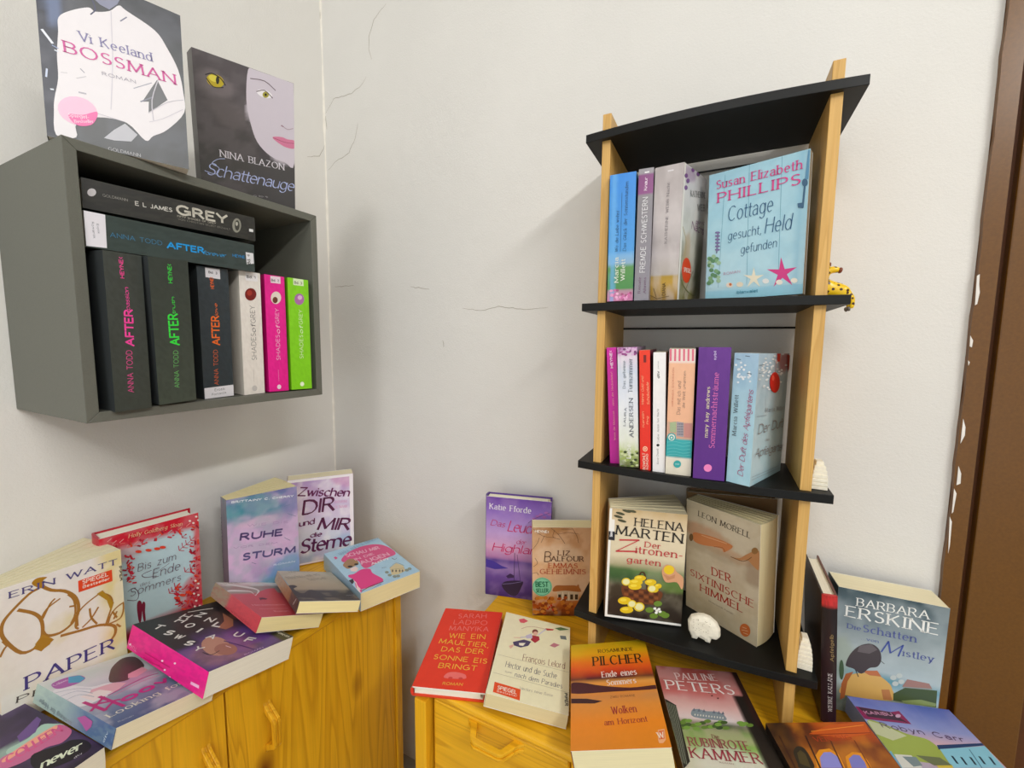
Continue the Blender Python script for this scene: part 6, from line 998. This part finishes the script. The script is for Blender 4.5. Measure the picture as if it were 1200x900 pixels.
# ---------------------------------------------------------------- stroke font
def _arc(cx, cy, rx, ry, a0, a1):
    n = max(3, int(abs(a1-a0)/28)); return [(cx+rx*math.cos(math.radians(a0+(a1-a0)*i/n)), cy+ry*math.sin(math.radians(a0+(a1-a0)*i/n))) for i in range(n+1)]
def _st(*parts):
    out = []
    for p in parts:
        for q in ([p] if len(p) == 2 else _arc(*p)):
            if not out or math.dist(out[-1], q) > 1e-4: out.append(q)
    return out
X = .68
GL = {
'A': (.8, [_st((0,0),(.4,1)), _st((.4,1),(.8,0)), _st((.15,.36),(.65,.36))]),
'B': (.6, [_st((0,0),(0,1)), _st((0,1),(.3,1),(.3,.76,.26,.24,90,-90),(0,.52)), _st((0,.52),(.33,.52),(.33,.26,.28,.26,90,-90),(0,0))]),
'C': (.78, [_st((.42,.5,.42,.51,48,312))]),
'D': (.76, [_st((0,0),(0,1)), _st((0,1),(.28,1),(.28,.5,.48,.5,90,-90),(0,0))]),
'E': (.56, [_st((0,0),(0,1)), _st((0,1),(.54,1)), _st((0,.53),(.46,.53)), _st((0,0),(.57,0))]),
'F': (.54, [_st((0,0),(0,1)), _st((0,1),(.54,1)), _st((0,.52),(.44,.52))]),
'G': (.84, [_st((.42,.5,.42,.51,48,340)), _st((.82,.45),(.82,.1)), _st((.5,.45),(.86,.45))]),
'H': (.74, [_st((0,0),(0,1)), _st((.74,0),(.74,1)), _st((0,.52),(.74,.52))]),
'I': (.1, [_st((.05,0),(.05,1))]),
'J': (.4, [_st((.38,1),(.38,.25),(.18,.25,.2,.26,0,-140))]),
'K': (.66, [_st((0,0),(0,1)), _st((.6,1),(.02,.42)), _st((.2,.6),(.66,0))]),
'L': (.52, [_st((0,1),(0,0)), _st((0,0),(.52,0))]),
'M': (.9, [_st((0,0),(.06,1)), _st((.06,1),(.45,.1)), _st((.45,.1),(.84,1)), _st((.84,1),(.9,0))]),
'N': (.76, [_st((0,0),(0,1)), _st((0,1),(.76,0)), _st((.76,0),(.76,1))]),
'O': (.9, [_st((.45,.5,.45,.51,90,450))]),
'P': (.58, [_st((0,0),(0,1)), _st((0,1),(.3,1),(.3,.73,.28,.27,90,-90),(0,.46))]),
'Q': (.9, [_st((.45,.5,.45,.51,90,450)), _st((.5,.25),(.9,-.12))]),
'R': (.66, [_st((0,0),(0,1)), _st((0,1),(.3,1),(.3,.75,.27,.25,90,-90),(0,.5)), _st((.3,.5),(.66,0))]),
'S': (.52, [_st((.27,.76,.24,.24,40,270),(.25,.26,.26,.26,90,-140))]),
'T': (.7, [_st((.35,0),(.35,1)), _st((0,1),(.7,1))]),
'U': (.72, [_st((0,1),(0,.35),(.36,.35,.36,.36,180,360),(.72,1))]),
'V': (.76, [_st((0,1),(.38,0)), _st((.38,0),(.76,1))]),
'W': (1.08, [_st((0,1),(.28,0)), _st((.28,0),(.54,.95)), _st((.54,.95),(.8,0)), _st((.8,0),(1.08,1))]),
'X': (.72, [_st((0,1),(.72,0)), _st((0,0),(.72,1))]),
'Y': (.74, [_st((0,1),(.37,.48)), _st((.74,1),(.37,.48)), _st((.37,.48),(.37,0))]),
'Z': (.66, [_st((.03,1),(.64,1)), _st((.64,1),(0,0)), _st((0,0),(.66,0))]),
'a': (.5, [_st((.06,.56),(.25,.5,.22,.19,140,10),(.48,0)), _st((.48,.38),(.24,.2,.22,.2,90,270),(.48,.12))]),
'b': (.54, [_st((0,1),(0,0)), _st((.26,.33,.27,.35,0,360))]),
'c': (.46, [_st((.27,.33,.26,.35,50,310))]),
'd': (.54, [_st((.54,1),(.54,0)), _st((.27,.33,.27,.35,0,360))]),
'e': (.52, [_st((.02,.36),(.5,.36),(.27,.34,.25,.35,0,310))]),
'f': (.34, [_st((.36,.92),(.26,.84,.12,.16,60,180),(.14,0)), _st((0,.64),(.32,.64))]),
'g': (.54, [_st((.27,.34,.26,.34,0,360)), _st((.53,.66),(.53,-.08),(.28,-.08,.25,.24,0,-150))]),
'h': (.5, [_st((0,1),(0,0)), _st((0,.4),(.25,.42,.24,.25,170,0),(.49,0))]),
'i': (.04, [_st((.02,.66),(.02,0)), _st((.0,.9),(.04,.9))]),
'j': (.2, [_st((.18,.66),(.18,-.12),(.02,-.12,.16,.2,0,-110)), _st((.16,.9),(.2,.9))]),
'k': (.48, [_st((0,1),(0,0)), _st((.44,.66),(.02,.28)), _st((.15,.4),(.48,0))]),
'l': (.04, [_st((.02,1),(.02,0))]),
'm': (.86, [_st((0,.66),(0,0)), _st((0,.4),(.21,.42,.21,.25,170,0),(.42,0)), _st((.42,.4),(.64,.42,.21,.25,170,0),(.85,0))]),
'n': (.5, [_st((0,.66),(0,0)), _st((0,.4),(.25,.42,.24,.25,170,0),(.49,0))]),
'o': (.56, [_st((.28,.33,.28,.35,90,450))]),
'p': (.54, [_st((0,.66),(0,-.32)), _st((.26,.33,.27,.35,0,360))]),
'q': (.54, [_st((.54,.66),(.54,-.32)), _st((.27,.33,.27,.35,0,360))]),
'r': (.34, [_st((0,.66),(0,0)), _st((0,.36),(.22,.42,.21,.25,170,60))]),
's': (.42, [_st((.22,.51,.18,.17,40,270),(.2,.17,.2,.18,90,-140))]),
't': (.34, [_st((.14,.9),(.14,.16),(.27,.15,.13,.16,180,300)), _st((0,.64),(.32,.64))]),
'u': (.5, [_st((0,.66),(0,.26),(.24,.25,.24,.26,180,360),(.49,.66)), _st((.49,.66),(.49,0))]),
'v': (.5, [_st((0,.66),(.25,0)), _st((.25,0),(.5,.66))]),
'w': (.74, [_st((0,.66),(.19,0)), _st((.19,0),(.37,.62)), _st((.37,.62),(.55,0)), _st((.55,0),(.74,.66))]),
'x': (.48, [_st((0,.66),(.48,0)), _st((0,0),(.48,.66))]),
'y': (.5, [_st((0,.66),(.26,0)), _st((.5,.66),(.14,-.3),(.02,-.3))]),
'z': (.46, [_st((.02,.66),(.44,.66)), _st((.44,.66),(0,0)), _st((0,0),(.46,0))]),
'1': (.3, [_st((0,.8),(.2,1),(.2,0))]), '2': (.5, [_st((.25,.74,.24,.26,160,-20),(0,0),(.5,0))]),
'3': (.5, [_st((.23,.76,.22,.24,150,-80),(.23,.26,.25,.26,80,-150))]), '4': (.54, [_st((.4,0),(.4,1),(0,.3),(.54,.3))]),
'.': (.06, [_st((0,.03),(.06,.03))]), ',': (.08, [_st((.06,.06),(0,-.14))]), '-': (.3, [_st((0,.34),(.3,.34))]),
'!': (.06, [_st((.03,1),(.03,.3)), _st((0,.03),(.06,.03))]), "'": (.05, [_st((.03,1),(.02,.78))]),
'<': (.34, [_st((.3,.9),(.02,.5),(.3,.1))]),
}
for base, um in (('A', 'Ä'), ('O', 'Ö'), ('a', 'ä'), ('o', 'ö'), ('u', 'ü')):
    w, s = GL[base]; yy = 1.2 if base.isupper() else .92
    GL[um] = (w, s + [_st((w*.25, yy), (w*.25+.06, yy)), _st((w*.7, yy), (w*.7+.06, yy))])
w, s = GL['c']; GL['ç'] = (w, s + [_st((.26, 0), (.3, -.14), (.18, -.22))])
STYLE = {  # thick, thin, pen angle, serif, slant, letter gap
 'n': (.105, .105, 0, 0, 0, .26), 'b': (.19, .19, 0, 0, 0, .24), 's': (.15, .055, 12, 1, 0, .27), 'i': (.13, .05, 25, 1, .22, .26),
 'h': (.075, .05, 30, 0, .16, .22), 'c': (.20, .06, 35, 0, .24, .14), 'e': (.115, .035, 35, 0, .45, .12)}
def text_strokes(s, style, L, cap):
    thick, thin, pen, serif, slant, gap = STYLE[style]
    adv = []; x = 0
    for ch in s:
        w = .36 if ch == ' ' else GL.get(ch, GL['o'])[0]
        if adv:
            pv = s[len(adv)-1]
            if pv in 'LTYVFrtf' and ch in 'TYVtfvyaeoA' and pv != ' ': x -= .10
            elif pv in 'TYVFrtf' or ch in 'TYVtfj': x -= .05
        adv.append(x); x += w + gap
    W = x - gap; sx = L/W/cap if W > 0 else 1
    out = []
    tot = thick*cap; tn = thin*cap
    if sx > 1.15: tot *= min(1.6, sx**.7); tn *= min(1.6, sx**.7)
    if sx < .75: tot *= max(.55, sx+.2); tn *= max(.6, sx+.2)
    for ch, x0 in zip(s, adv):
        if ch == ' ' or ch not in GL: continue
        for st in GL[ch][1]:
            pts = [((x0+px)*sx*cap + py*slant*cap*.6, py*cap) for px, py in st]
            out.append((pts, tot, tn, pen))
            if serif:
                for e, nb, raw in ((0, 1, st[0]), (-1, -2, st[-1])):
                    dx, dy = st[nb][0]-st[e][0], st[nb][1]-st[e][1]
                    if abs(dx) < .5*abs(dy) and min(abs(raw[1]-k) for k in (0, 1, .66, -.32)) < .02:
                        if ch in 'VvWwM' and raw[1] < .2 and ch != 'M': continue
                        if ch in 'A' and raw[1] > .8: continue
                        sw = cap*.155*min(1, max(.5, sx))
                        p = pts[e]; out.append(([(p[0]-sw, p[1]), (p[0]+sw, p[1])], tn*1.25, tn*1.25, 0))
    return out
def stroke_quads(pts, thick, thin, pen):
    n = len(pts); Ls, Rs = [], []
    for i in range(n):
        a = pts[max(i-1, 0)]; c = pts[min(i+1, n-1)]
        closed = n > 3 and math.dist(pts[0], pts[-1]) < 1e-6
        if closed and i in (0, n-1): a = pts[-2]; c = pts[1]
        dx, dy = c[0]-a[0], c[1]-a[1]; l = math.hypot(dx, dy) or 1; dx /= l; dy /= l
        ang = math.degrees(math.atan2(dy, dx)); w = thin + (thick-thin)*abs(math.sin(math.radians(ang-pen)))
        px, py = pts[i]
        if not closed and n > 1 and i in (0, n-1): e = -.25*w if i == 0 else .25*w; px += dx*e; py += dy*e
        Ls.append((px-dy*w/2, py+dx*w/2)); Rs.append((px+dy*w/2, py-dx*w/2))
    return [(Ls[i], Ls[i+1], Rs[i+1], Rs[i]) for i in range(n-1)]

# ---------------------------------------------------------------- cover painting
def vnoise(u, v, scale, seed, asp):
    rs = np.random.RandomState(seed); G = rs.rand(64, 64)
    def one(s):
        x, y = u*s, v*s*asp; xi, yi = np.floor(x).astype(int), np.floor(y).astype(int); fx, fy = x-xi, y-yi
        fx = fx*fx*(3-2*fx); fy = fy*fy*(3-2*fy); g = lambda i, j: G[i % 64, j % 64]
        return g(xi, yi)*(1-fx)*(1-fy)+g(xi+1, yi)*fx*(1-fy)+g(xi, yi+1)*(1-fx)*fy+g(xi+1, yi+1)*fx*fy
    return .6*one(scale)+.28*one(scale*2.1)+.12*one(scale*4.3)
def paint(spec, u, v, asp, seed):
    stops, items = spec
    S = [s for s, _ in stops]; C = np.array([lin(c) for _, c in stops])
    wob = 0
    col = np.stack([np.interp(v, S, C[:, k]) for k in range(3)], -1)
    for i, it in enumerate(items):
        k = it[0]
        if k == 'n':
            a = np.clip((vnoise(u, v, it[1], seed+i*7, asp)-.42)/.22, 0, 1)*it[3]; c = lin(it[2])
        elif k == 'e':
            d = np.sqrt(((u-it[1])/it[3])**2+((v-it[2])/it[4])**2)+(vnoise(u, v, 7, seed+i*5, asp)-.5)*.7
            a = np.clip((1.15-d)/.45, 0, 1)*min(1, it[6] if it[6] > .2 else 1); c = lin(it[5])
            if it[6] <= .2: a = np.clip((1.05-d)/.12, 0, 1)
        else:
            s = it[7]; a = np.clip((u-it[1])/s+.5, 0, 1)*np.clip((it[3]-u)/s+.5, 0, 1)*np.clip((v-it[2])/s+.5, 0, 1)*np.clip((it[4]-v)/s+.5, 0, 1)*it[6]; c = lin(it[5])
        col = col*(1-a[..., None])+np.array(c)*a[..., None]
    return col
def grid(mb, place, spec, nu, nv, asp, seed):
    u, v = np.meshgrid(np.linspace(0, 1, nu+1), np.linspace(0, 1, nv+1)); c = paint(spec, u, v, asp, seed).reshape(-1, 3)
    vs = [place(a, b_) for a, b_ in zip(u.ravel(), v.ravel())]
    fs = [(j*(nu+1)+i, j*(nu+1)+i+1, (j+1)*(nu+1)+i+1, (j+1)*(nu+1)+i) for j in range(nv) for i in range(nu)]
    mb.add(vs, fs, c)

# ---------------------------------------------------------------- books
def make_book(meta, Rm, P, dims, ops):
    w, h, t, t2 = dims; hard = meta['hard']; key = meta['key']
    seed = sum(ord(c)*(i+3) for i, c in enumerate(key)) % 9973
    root = empty(meta['name'], (P[0], P[1], P[2]+Z0), Matrix((Rm[0:3], Rm[3:6], Rm[6:9])))
    tag(root, meta['label'], 'book', meta['group'])
    pr = M_PRINT_MATT if meta['gl'] > .45 else M_PRINT
    th = .0022 if hard else .0005
    bulge = .003 if hard else .0002
    sl = (t2-t)/w
    yb = lambda x: t+sl*x                 # back cover plane
    sx = lambda s: -bulge*4*s*(1-s)
    # cover: front sheet, spine, back sheet
    m = MB(); nu, nv = meta['n']
    grid(m, lambda u, v: (u*w, 0, v*h), meta['bg'], nu, nv, h/w, seed)
    sn = 14 if meta['spine'][1] else 6
    grid(m, lambda u, v: (sx(u), u*t, v*h), meta['spine'], sn if sn > 6 else 6, 60 if meta['spine'][1] or len(meta['spine'][0]) > 2 else 6, h/max(t, .01)/3, seed+1)
    # grid orientation of the spine: u runs front to back, so flip its faces
    bk = lin(meta['back']); rim = lin(meta['rim'])
    m.add([(0, t, 0), (w, yb(w), 0), (w, yb(w), h), (0, t, h)], [(3, 2, 1, 0)], bk)
    # inner faces and rims
    m.add([(0, th, 0), (w, th, 0), (w, th, h), (0, th, h)], [(3, 2, 1, 0)], rim)
    m.add([(w, 0, 0), (w, th, 0), (w, th, h), (w, 0, h), (0, 0, 0), (0, th, 0), (0, th, h), (0, 0, h)], [(0, 1, 2, 3), (4, 5, 1, 0), (3, 2, 6, 7)], rim)
    m.add([(0, t-th, 0), (w, yb(w)-th, 0), (w, yb(w)-th, h), (0, t-th, h), (0, t, 0), (w, yb(w), 0), (w, yb(w), h), (0, t, h)],
          [(0, 1, 2, 3), (1, 5, 6, 2), (0, 4, 5, 1), (3, 2, 6, 7)], rim if not hard else bk)
    # spine thickness at head and tail
    for z, fl in ((0, 0), (h, 1)):
        n = 6; o = [(sx(i/n), i/n*t, z) for i in range(n+1)]; q = [(th, max(th, min(t-th, i/n*t)), z) for i in range(n+1)]
        m.add(o+q, [(i, i+1, n+2+i, n+1+i) for i in range(n)], lin(meta['spine'][0][0 if z == 0 else -1][1]))
    cov = m.build('cover', pr, root)
    # page block
    ins = .003 if hard else .0004; fe = .004 if hard else .0006
    o = [(th+.0004, th+.0001)]
    big = abs(t2-t) > .02
    fx = w-fe
    o.append((fx, th+.0001))
    for i in range(1, 8):
        s = i/8; y = th+(yb(w)-2*th)*s
        bow = 4*s*(1-s)
        dx = (.003 if big else (-.004 if hard else .0005))*bow
        if big: dx = dx + 0
        o.append((fx+dx-(0 if not big else .0), y))
    o.append((fx, yb(fx)-th-.0001)); o.append((th+.0004, t-th-.0001))
    m = MB(); m.prism(o, ins, h-ins, 'z', lin(meta['pages']))
    blk = m.build('page_block', M_PAGES, root, fixn=True)
    if big:                                  # loose leaves standing off the block of a fanned open book
        for k in range(5):
            s = (k+1)/6; m = MB(); pts = [(th+.002, t*s), (w*.5, (t+sl*w*.5)*s+.002), (w-.001, yb(w)*s+.001)]
            up = h-ins+.0007
            vs = [(x, y, z) for x, y in pts for z in (ins, up)]
            m.add(vs, [(0, 2, 3, 1), (2, 4, 5, 3)], lin(meta['pages'])); m.build('loose_leaf', M_PAGES, root)
    # printed pictures and lettering, thin ink layers just proud of the cover
    pic, let = MB(), MB(); npic = nlet = 0
    def place(face, a, c, off):
        return (a, -off, c) if face == 'F' else ((sx(min(max(c/t, 0), 1)) if hard else -bulge)-off, c, a)
    def inside(face, a, c): 
        return (min(max(a, .0003), w-.0003), min(max(c, .0003), h-.0003)) if face == 'F' else (min(max(a, .0003), h-.0003), min(max(c, .0003), t-.0003))
    def put(mb, face, pts, off, col):
        pts = [inside(face, *p) for p in pts]; q = []
        for p in pts:
            if not q or math.dist(p, q[-1]) > 1e-6: q.append(p)
        if len(q) > 2 and math.dist(q[0], q[-1]) < 1e-6: q.pop()
        if len(q) < 3: return
        mb.add([place(face, a, c, off) for a, c in q], [tuple(range(len(q)))], col)
    off = .00016
    texts = [o_ for o_ in ops if o_[0] == 't']; pics = [o_ for o_ in ops if o_[0] != 't']
    for o_ in pics:
        k, face = o_[0], o_[1]; off += .000012
        if k in 'pq':
            p = [(o_[3][i]*1e-4, o_[3][i+1]*1e-4) for i in range(0, len(o_[3]), 2)]
            if k == 'p' and len(p) > 6:
                n = len(p); q = []
                for i in range(n):
                    p0, p1, p2, p3 = p[i-1], p[i], p[(i+1) % n], p[(i+2) % n]
                    for s in (0, .25, .5, .75):
                        q.append(tuple(.5*((2*p1[j])+(-p0[j]+p2[j])*s+(2*p0[j]-5*p1[j]+4*p2[j]-p3[j])*s*s+(-p0[j]+3*p1[j]-3*p2[j]+p3[j])*s**3) for j in (0, 1)))
                p = q
            put(pic, face, p, off, lin(o_[2]))
        elif k == 'e':
            cx, cy, ax, ay, bx_, by = [q*1e-4 for q in o_[3:]]
            n = 20 if max(abs(ax), abs(ay), abs(bx_), abs(by)) > .003 else 9
            put(pic, face, [(cx+ax*math.cos(2*math.pi*i/n)+bx_*math.sin(2*math.pi*i/n), cy+ay*math.cos(2*math.pi*i/n)+by*math.sin(2*math.pi*i/n)) for i in range(n)], off, lin(o_[2]))
        elif k == 'l':
            p = [(o_[4][i]*1e-4, o_[4][i+1]*1e-4) for i in range(0, len(o_[4]), 2)]
            if len(p) > 2:                   # smooth the polyline
                q = []
                for i in range(len(p)-1):
                    p0, p1, p2, p3 = p[max(i-1, 0)], p[i], p[i+1], p[min(i+2, len(p)-1)]
                    for s in (0, .33, .66):
                        q.append(tuple(.5*((2*p1[j])+(-p0[j]+p2[j])*s+(2*p0[j]-5*p1[j]+4*p2[j]-p3[j])*s*s+(-p0[j]+3*p1[j]-3*p2[j]+p3[j])*s**3) for j in (0, 1)))
                q.append(p[-1]); p = q
            wd = o_[3]*LW
            for qd in stroke_quads(p, wd, wd*.75, 30): put(pic, face, qd, off, lin(o_[2]))
        elif k == 'r':
            a0, b0, a1, b1 = o_[3:]; W_, H_ = (w, h) if face == 'F' else (h, t)
            put(pic, face, [(a0*W_, b0*H_), (a1*W_, b0*H_), (a1*W_, b1*H_), (a0*W_, b1*H_)], off, lin(o_[2]))
    off += .00003
    for o_ in texts:
        _, face, style, colr, s, a0, b0, a1, b1, cap = o_
        if style == 'b' and False: pass
        A0 = Vector((a0*1e-4, b0*1e-4)); A1 = Vector((a1*1e-4, b1*1e-4)); cap = abs(cap)*.9e-4
        d = (A1-A0); L_ = d.length; d.normalize(); n_ = Vector((-d.y, d.x)); c = lin(colr)
        for pts, tk, tn, pen in text_strokes(s, style, L_, cap):
            for qd in stroke_quads(pts, tk, tn, pen):
                put(let, face, [tuple(A0+d*x+n_*y) for x, y in qd], off, c)
    if pic.v: tag(pic.build('cover_picture', M_INK, root), kind='stuff')
    if let.v: tag(let.build('title_lettering', M_INK, root), kind='stuff')
    return root
LW = .00028
for meta, Rm, P, dims, ops in BOOKS:
    make_book(meta, Rm, P, dims, ops)

# ---------------------------------------------------------------- ornaments
def sheep():
    t = tag(empty('sheep_figurine', (.947, -.135, .6726)), 'small cream ceramic sheep on the lowest tier of the ladder shelf', 'figurine')
    pts = [(x-.947, z-.6722) for x, z in [(0.9248, 0.6974), (0.9289, 0.7063), (0.9377, 0.7112), (0.9465, 0.7129), (0.9553, 0.7112), (0.9643, 0.7049), (0.969, 0.6963), (0.9695, 0.6863), (0.9655, 0.6808), (0.9583, 0.6801), (0.9567, 0.6716), (0.9509, 0.6703), (0.9489, 0.6748), (0.9393, 0.677), (0.9375, 0.6712), (0.9312, 0.6708), (0.9303, 0.6764), (0.9263, 0.6839)]]
    cx = sum(p[0] for p in pts)/len(pts); cz = .022
    pts = [(x, max(z, .0002)) for x, z in pts]
    m = MB(); n = len(pts); rings = [(1.0, .0), (1.03, -.003), (1.0, -.0075), (.9, -.0105), (.6, -.0125)]
    body = [(cx, cz)]
    vs = []
    for s, y in rings:
        for x, z in pts:
            vs.append((cx+(x-cx)*s, y, max(.0002, cz+(z-cz)*s)))
    fs = []
    for k in range(len(rings)-1):
        for i in range(n):
            j = (i+1) % n; fs.append((k*n+i, k*n+j, (k+1)*n+j, (k+1)*n+i))
    fs.append(tuple(range(n))); fs.append(tuple((len(rings)-1)*n+i for i in range(n))[::-1])
    m.add(vs, fs); m.build('body', M_CERAMIC, t, bevel=.0008, fixn=True)
    rs = random.Random(5); m = MB()
    for i in range(26):                      # punched curls of the fleece
        x, z = cx+rs.uniform(-.014, .009), cz+rs.uniform(-.006, .014); r = .0006
        m.add([(x+r*math.cos(a), -.0128, z+r*math.sin(a)) for a in (0, 1.05, 2.1, 3.14, 4.2, 5.2)], [(0, 1, 2, 3, 4, 5)])
    for k in range(22):                      # spiral ear
        a0, a1 = k*.5, (k+1)*.5; r0, r1 = .0004+.00022*k, .0004+.00022*(k+1)
        c0 = (cx+.0135, cz-.001)
        q = [(c0[0]+r*math.cos(a), -.0114, c0[1]+r*math.sin(a)) for r, a in ((r0, a0), (r1, a1), (r1+.0005, a1), (r0+.0005, a0))]
        m.add(q, [(0, 1, 2, 3)])
    m.build('fleece_marks', M_CERDOT, t)
sheep()
def ribbed(z, hgt, n, label):
    t = tag(empty('ribbed_ornament', (1.0755, -.125, z)), label, 'figurine', None)
    m = MB(); k = n
    for i in range(k):
        z0, z1 = hgt*i/k+.0003, hgt*(i+1)/k-.0004
        s = math.sqrt(max(.05, 1-((i+.3)/k)**2.6)); w = .0095*s; d = .016*s
        m.box((-w*1.0, -d, z0), (w*.9, d, z1), None)
        m.box((-w*.88, -d*.92, z1-.0001), (w*.8, d*.92, z1+.0009), None)
    m.build('ribbed_body', M_CERAMIC, t, bevel=.0007)
ribbed(.9301, .036, 7, 'small cream ribbed ornament beside the right upright on the middle tier of the ladder shelf')
ribbed(.6726, .041, 8, 'small cream ribbed ornament beside the right upright on the lowest tier of the ladder shelf')
def giraffe_mat():
    m, N, L, b = mat('yellow_glaze_with_spots', .3, .5)
    tc = N.new('ShaderNodeTexCoord'); vo = N.new('ShaderNodeTexVoronoi'); vo.inputs['Scale'].default_value = 190
    L.new(tc.outputs['Object'], vo.inputs['Vector'])
    r = N.new('ShaderNodeValToRGB'); r.color_ramp.interpolation = 'CONSTANT'
    r.color_ramp.elements[0].color = (*lin('#4a2a10'), 1); r.color_ramp.elements[1].position = .34; r.color_ramp.elements[1].color = (*lin('#f2c81a'), 1)
    L.new(vo.outputs['Distance'], r.inputs['Fac']); L.new(r.outputs['Color'], b.inputs['Base Color'])
    return m
def skin(name, verts, edges, radii, matl, parent, levels=2):
    me = bpy.data.meshes.new(name); me.from_pydata(verts, edges, []); me.materials.append(matl)
    o = bpy.data.objects.new(name, me); COL.objects.link(o); o.parent = parent
    s = o.modifiers.new('skin', 'SKIN'); s.use_smooth_shade = True
    for v, r in zip(me.skin_vertices[0].data, radii): v.radius = (r, r) if not isinstance(r, tuple) else r
    me.skin_vertices[0].data[0].use_root = True
    ss = o.modifiers.new('subdivision', 'SUBSURF'); ss.levels = levels; ss.render_levels = levels
    return o
def giraffe():
    t = tag(empty('giraffe_figurine', (1.078, -.095, 1.1833)), 'small yellow giraffe figurine with brown spots perched on the end of the second tier', 'figurine')
    Mg = giraffe_mat()
    V = [(-.001, 0, .0125), (.012, 0, .0095), (-.010, 0, .016), (-.0085, .0, .028), (-.006, 0, .0375), (.001, 0, .0405), (.0095, 0, .0385),   # rump..neck..head..muzzle
         (.0185, .006, .007), (.0225, .006, .001), (.0228, .006, -.008), (.0222, .005, -.0135),
         (.0185, -.006, .007), (.0228, -.007, .001), (.0232, -.007, -.008), (.0224, -.007, -.0135)]
    Ed = [(0, 1), (0, 2), (2, 3), (3, 4), (4, 5), (5, 6), (1, 7), (7, 8), (8, 9), (9, 10), (1, 11), (11, 12), (12, 13), (13, 14)]
    Ra = [.0125, .011, .0105, .0058, .0052, .0056, .0036, .0042, .0034, .003, .0032, .0042, .0034, .003, .0032]
    skin('body', V, Ed, Ra, Mg, t)
    brown = plain('brown_glaze', '#7c3c24', .35, .5); grey = plain('grey_hoof', '#6c6660', .5, .4)
    skin('muzzle', [(.0058, 0, .0392), (.0118, 0, .0376)], [(0, 1)], [.0050, .0046], brown, t)
    for s in (-1, 1):
        skin('hoof', [(.0222, s*.0062-.0007, -.0128), (.0172, s*.0062-.0007, -.0142)], [(0, 1)], [.0042, .0036], grey, t, 1)
        skin('ear', [(-.004, s*.005, .042), (-.0065, s*.009, .045)], [(0, 1)], [.0018, .0012], Mg, t, 1)
        skin('horn', [(-.003, s*.0025, .044), (-.0035, s*.003, .0495)], [(0, 1)], [.0011, .0015], brown, t, 1)
giraffe()
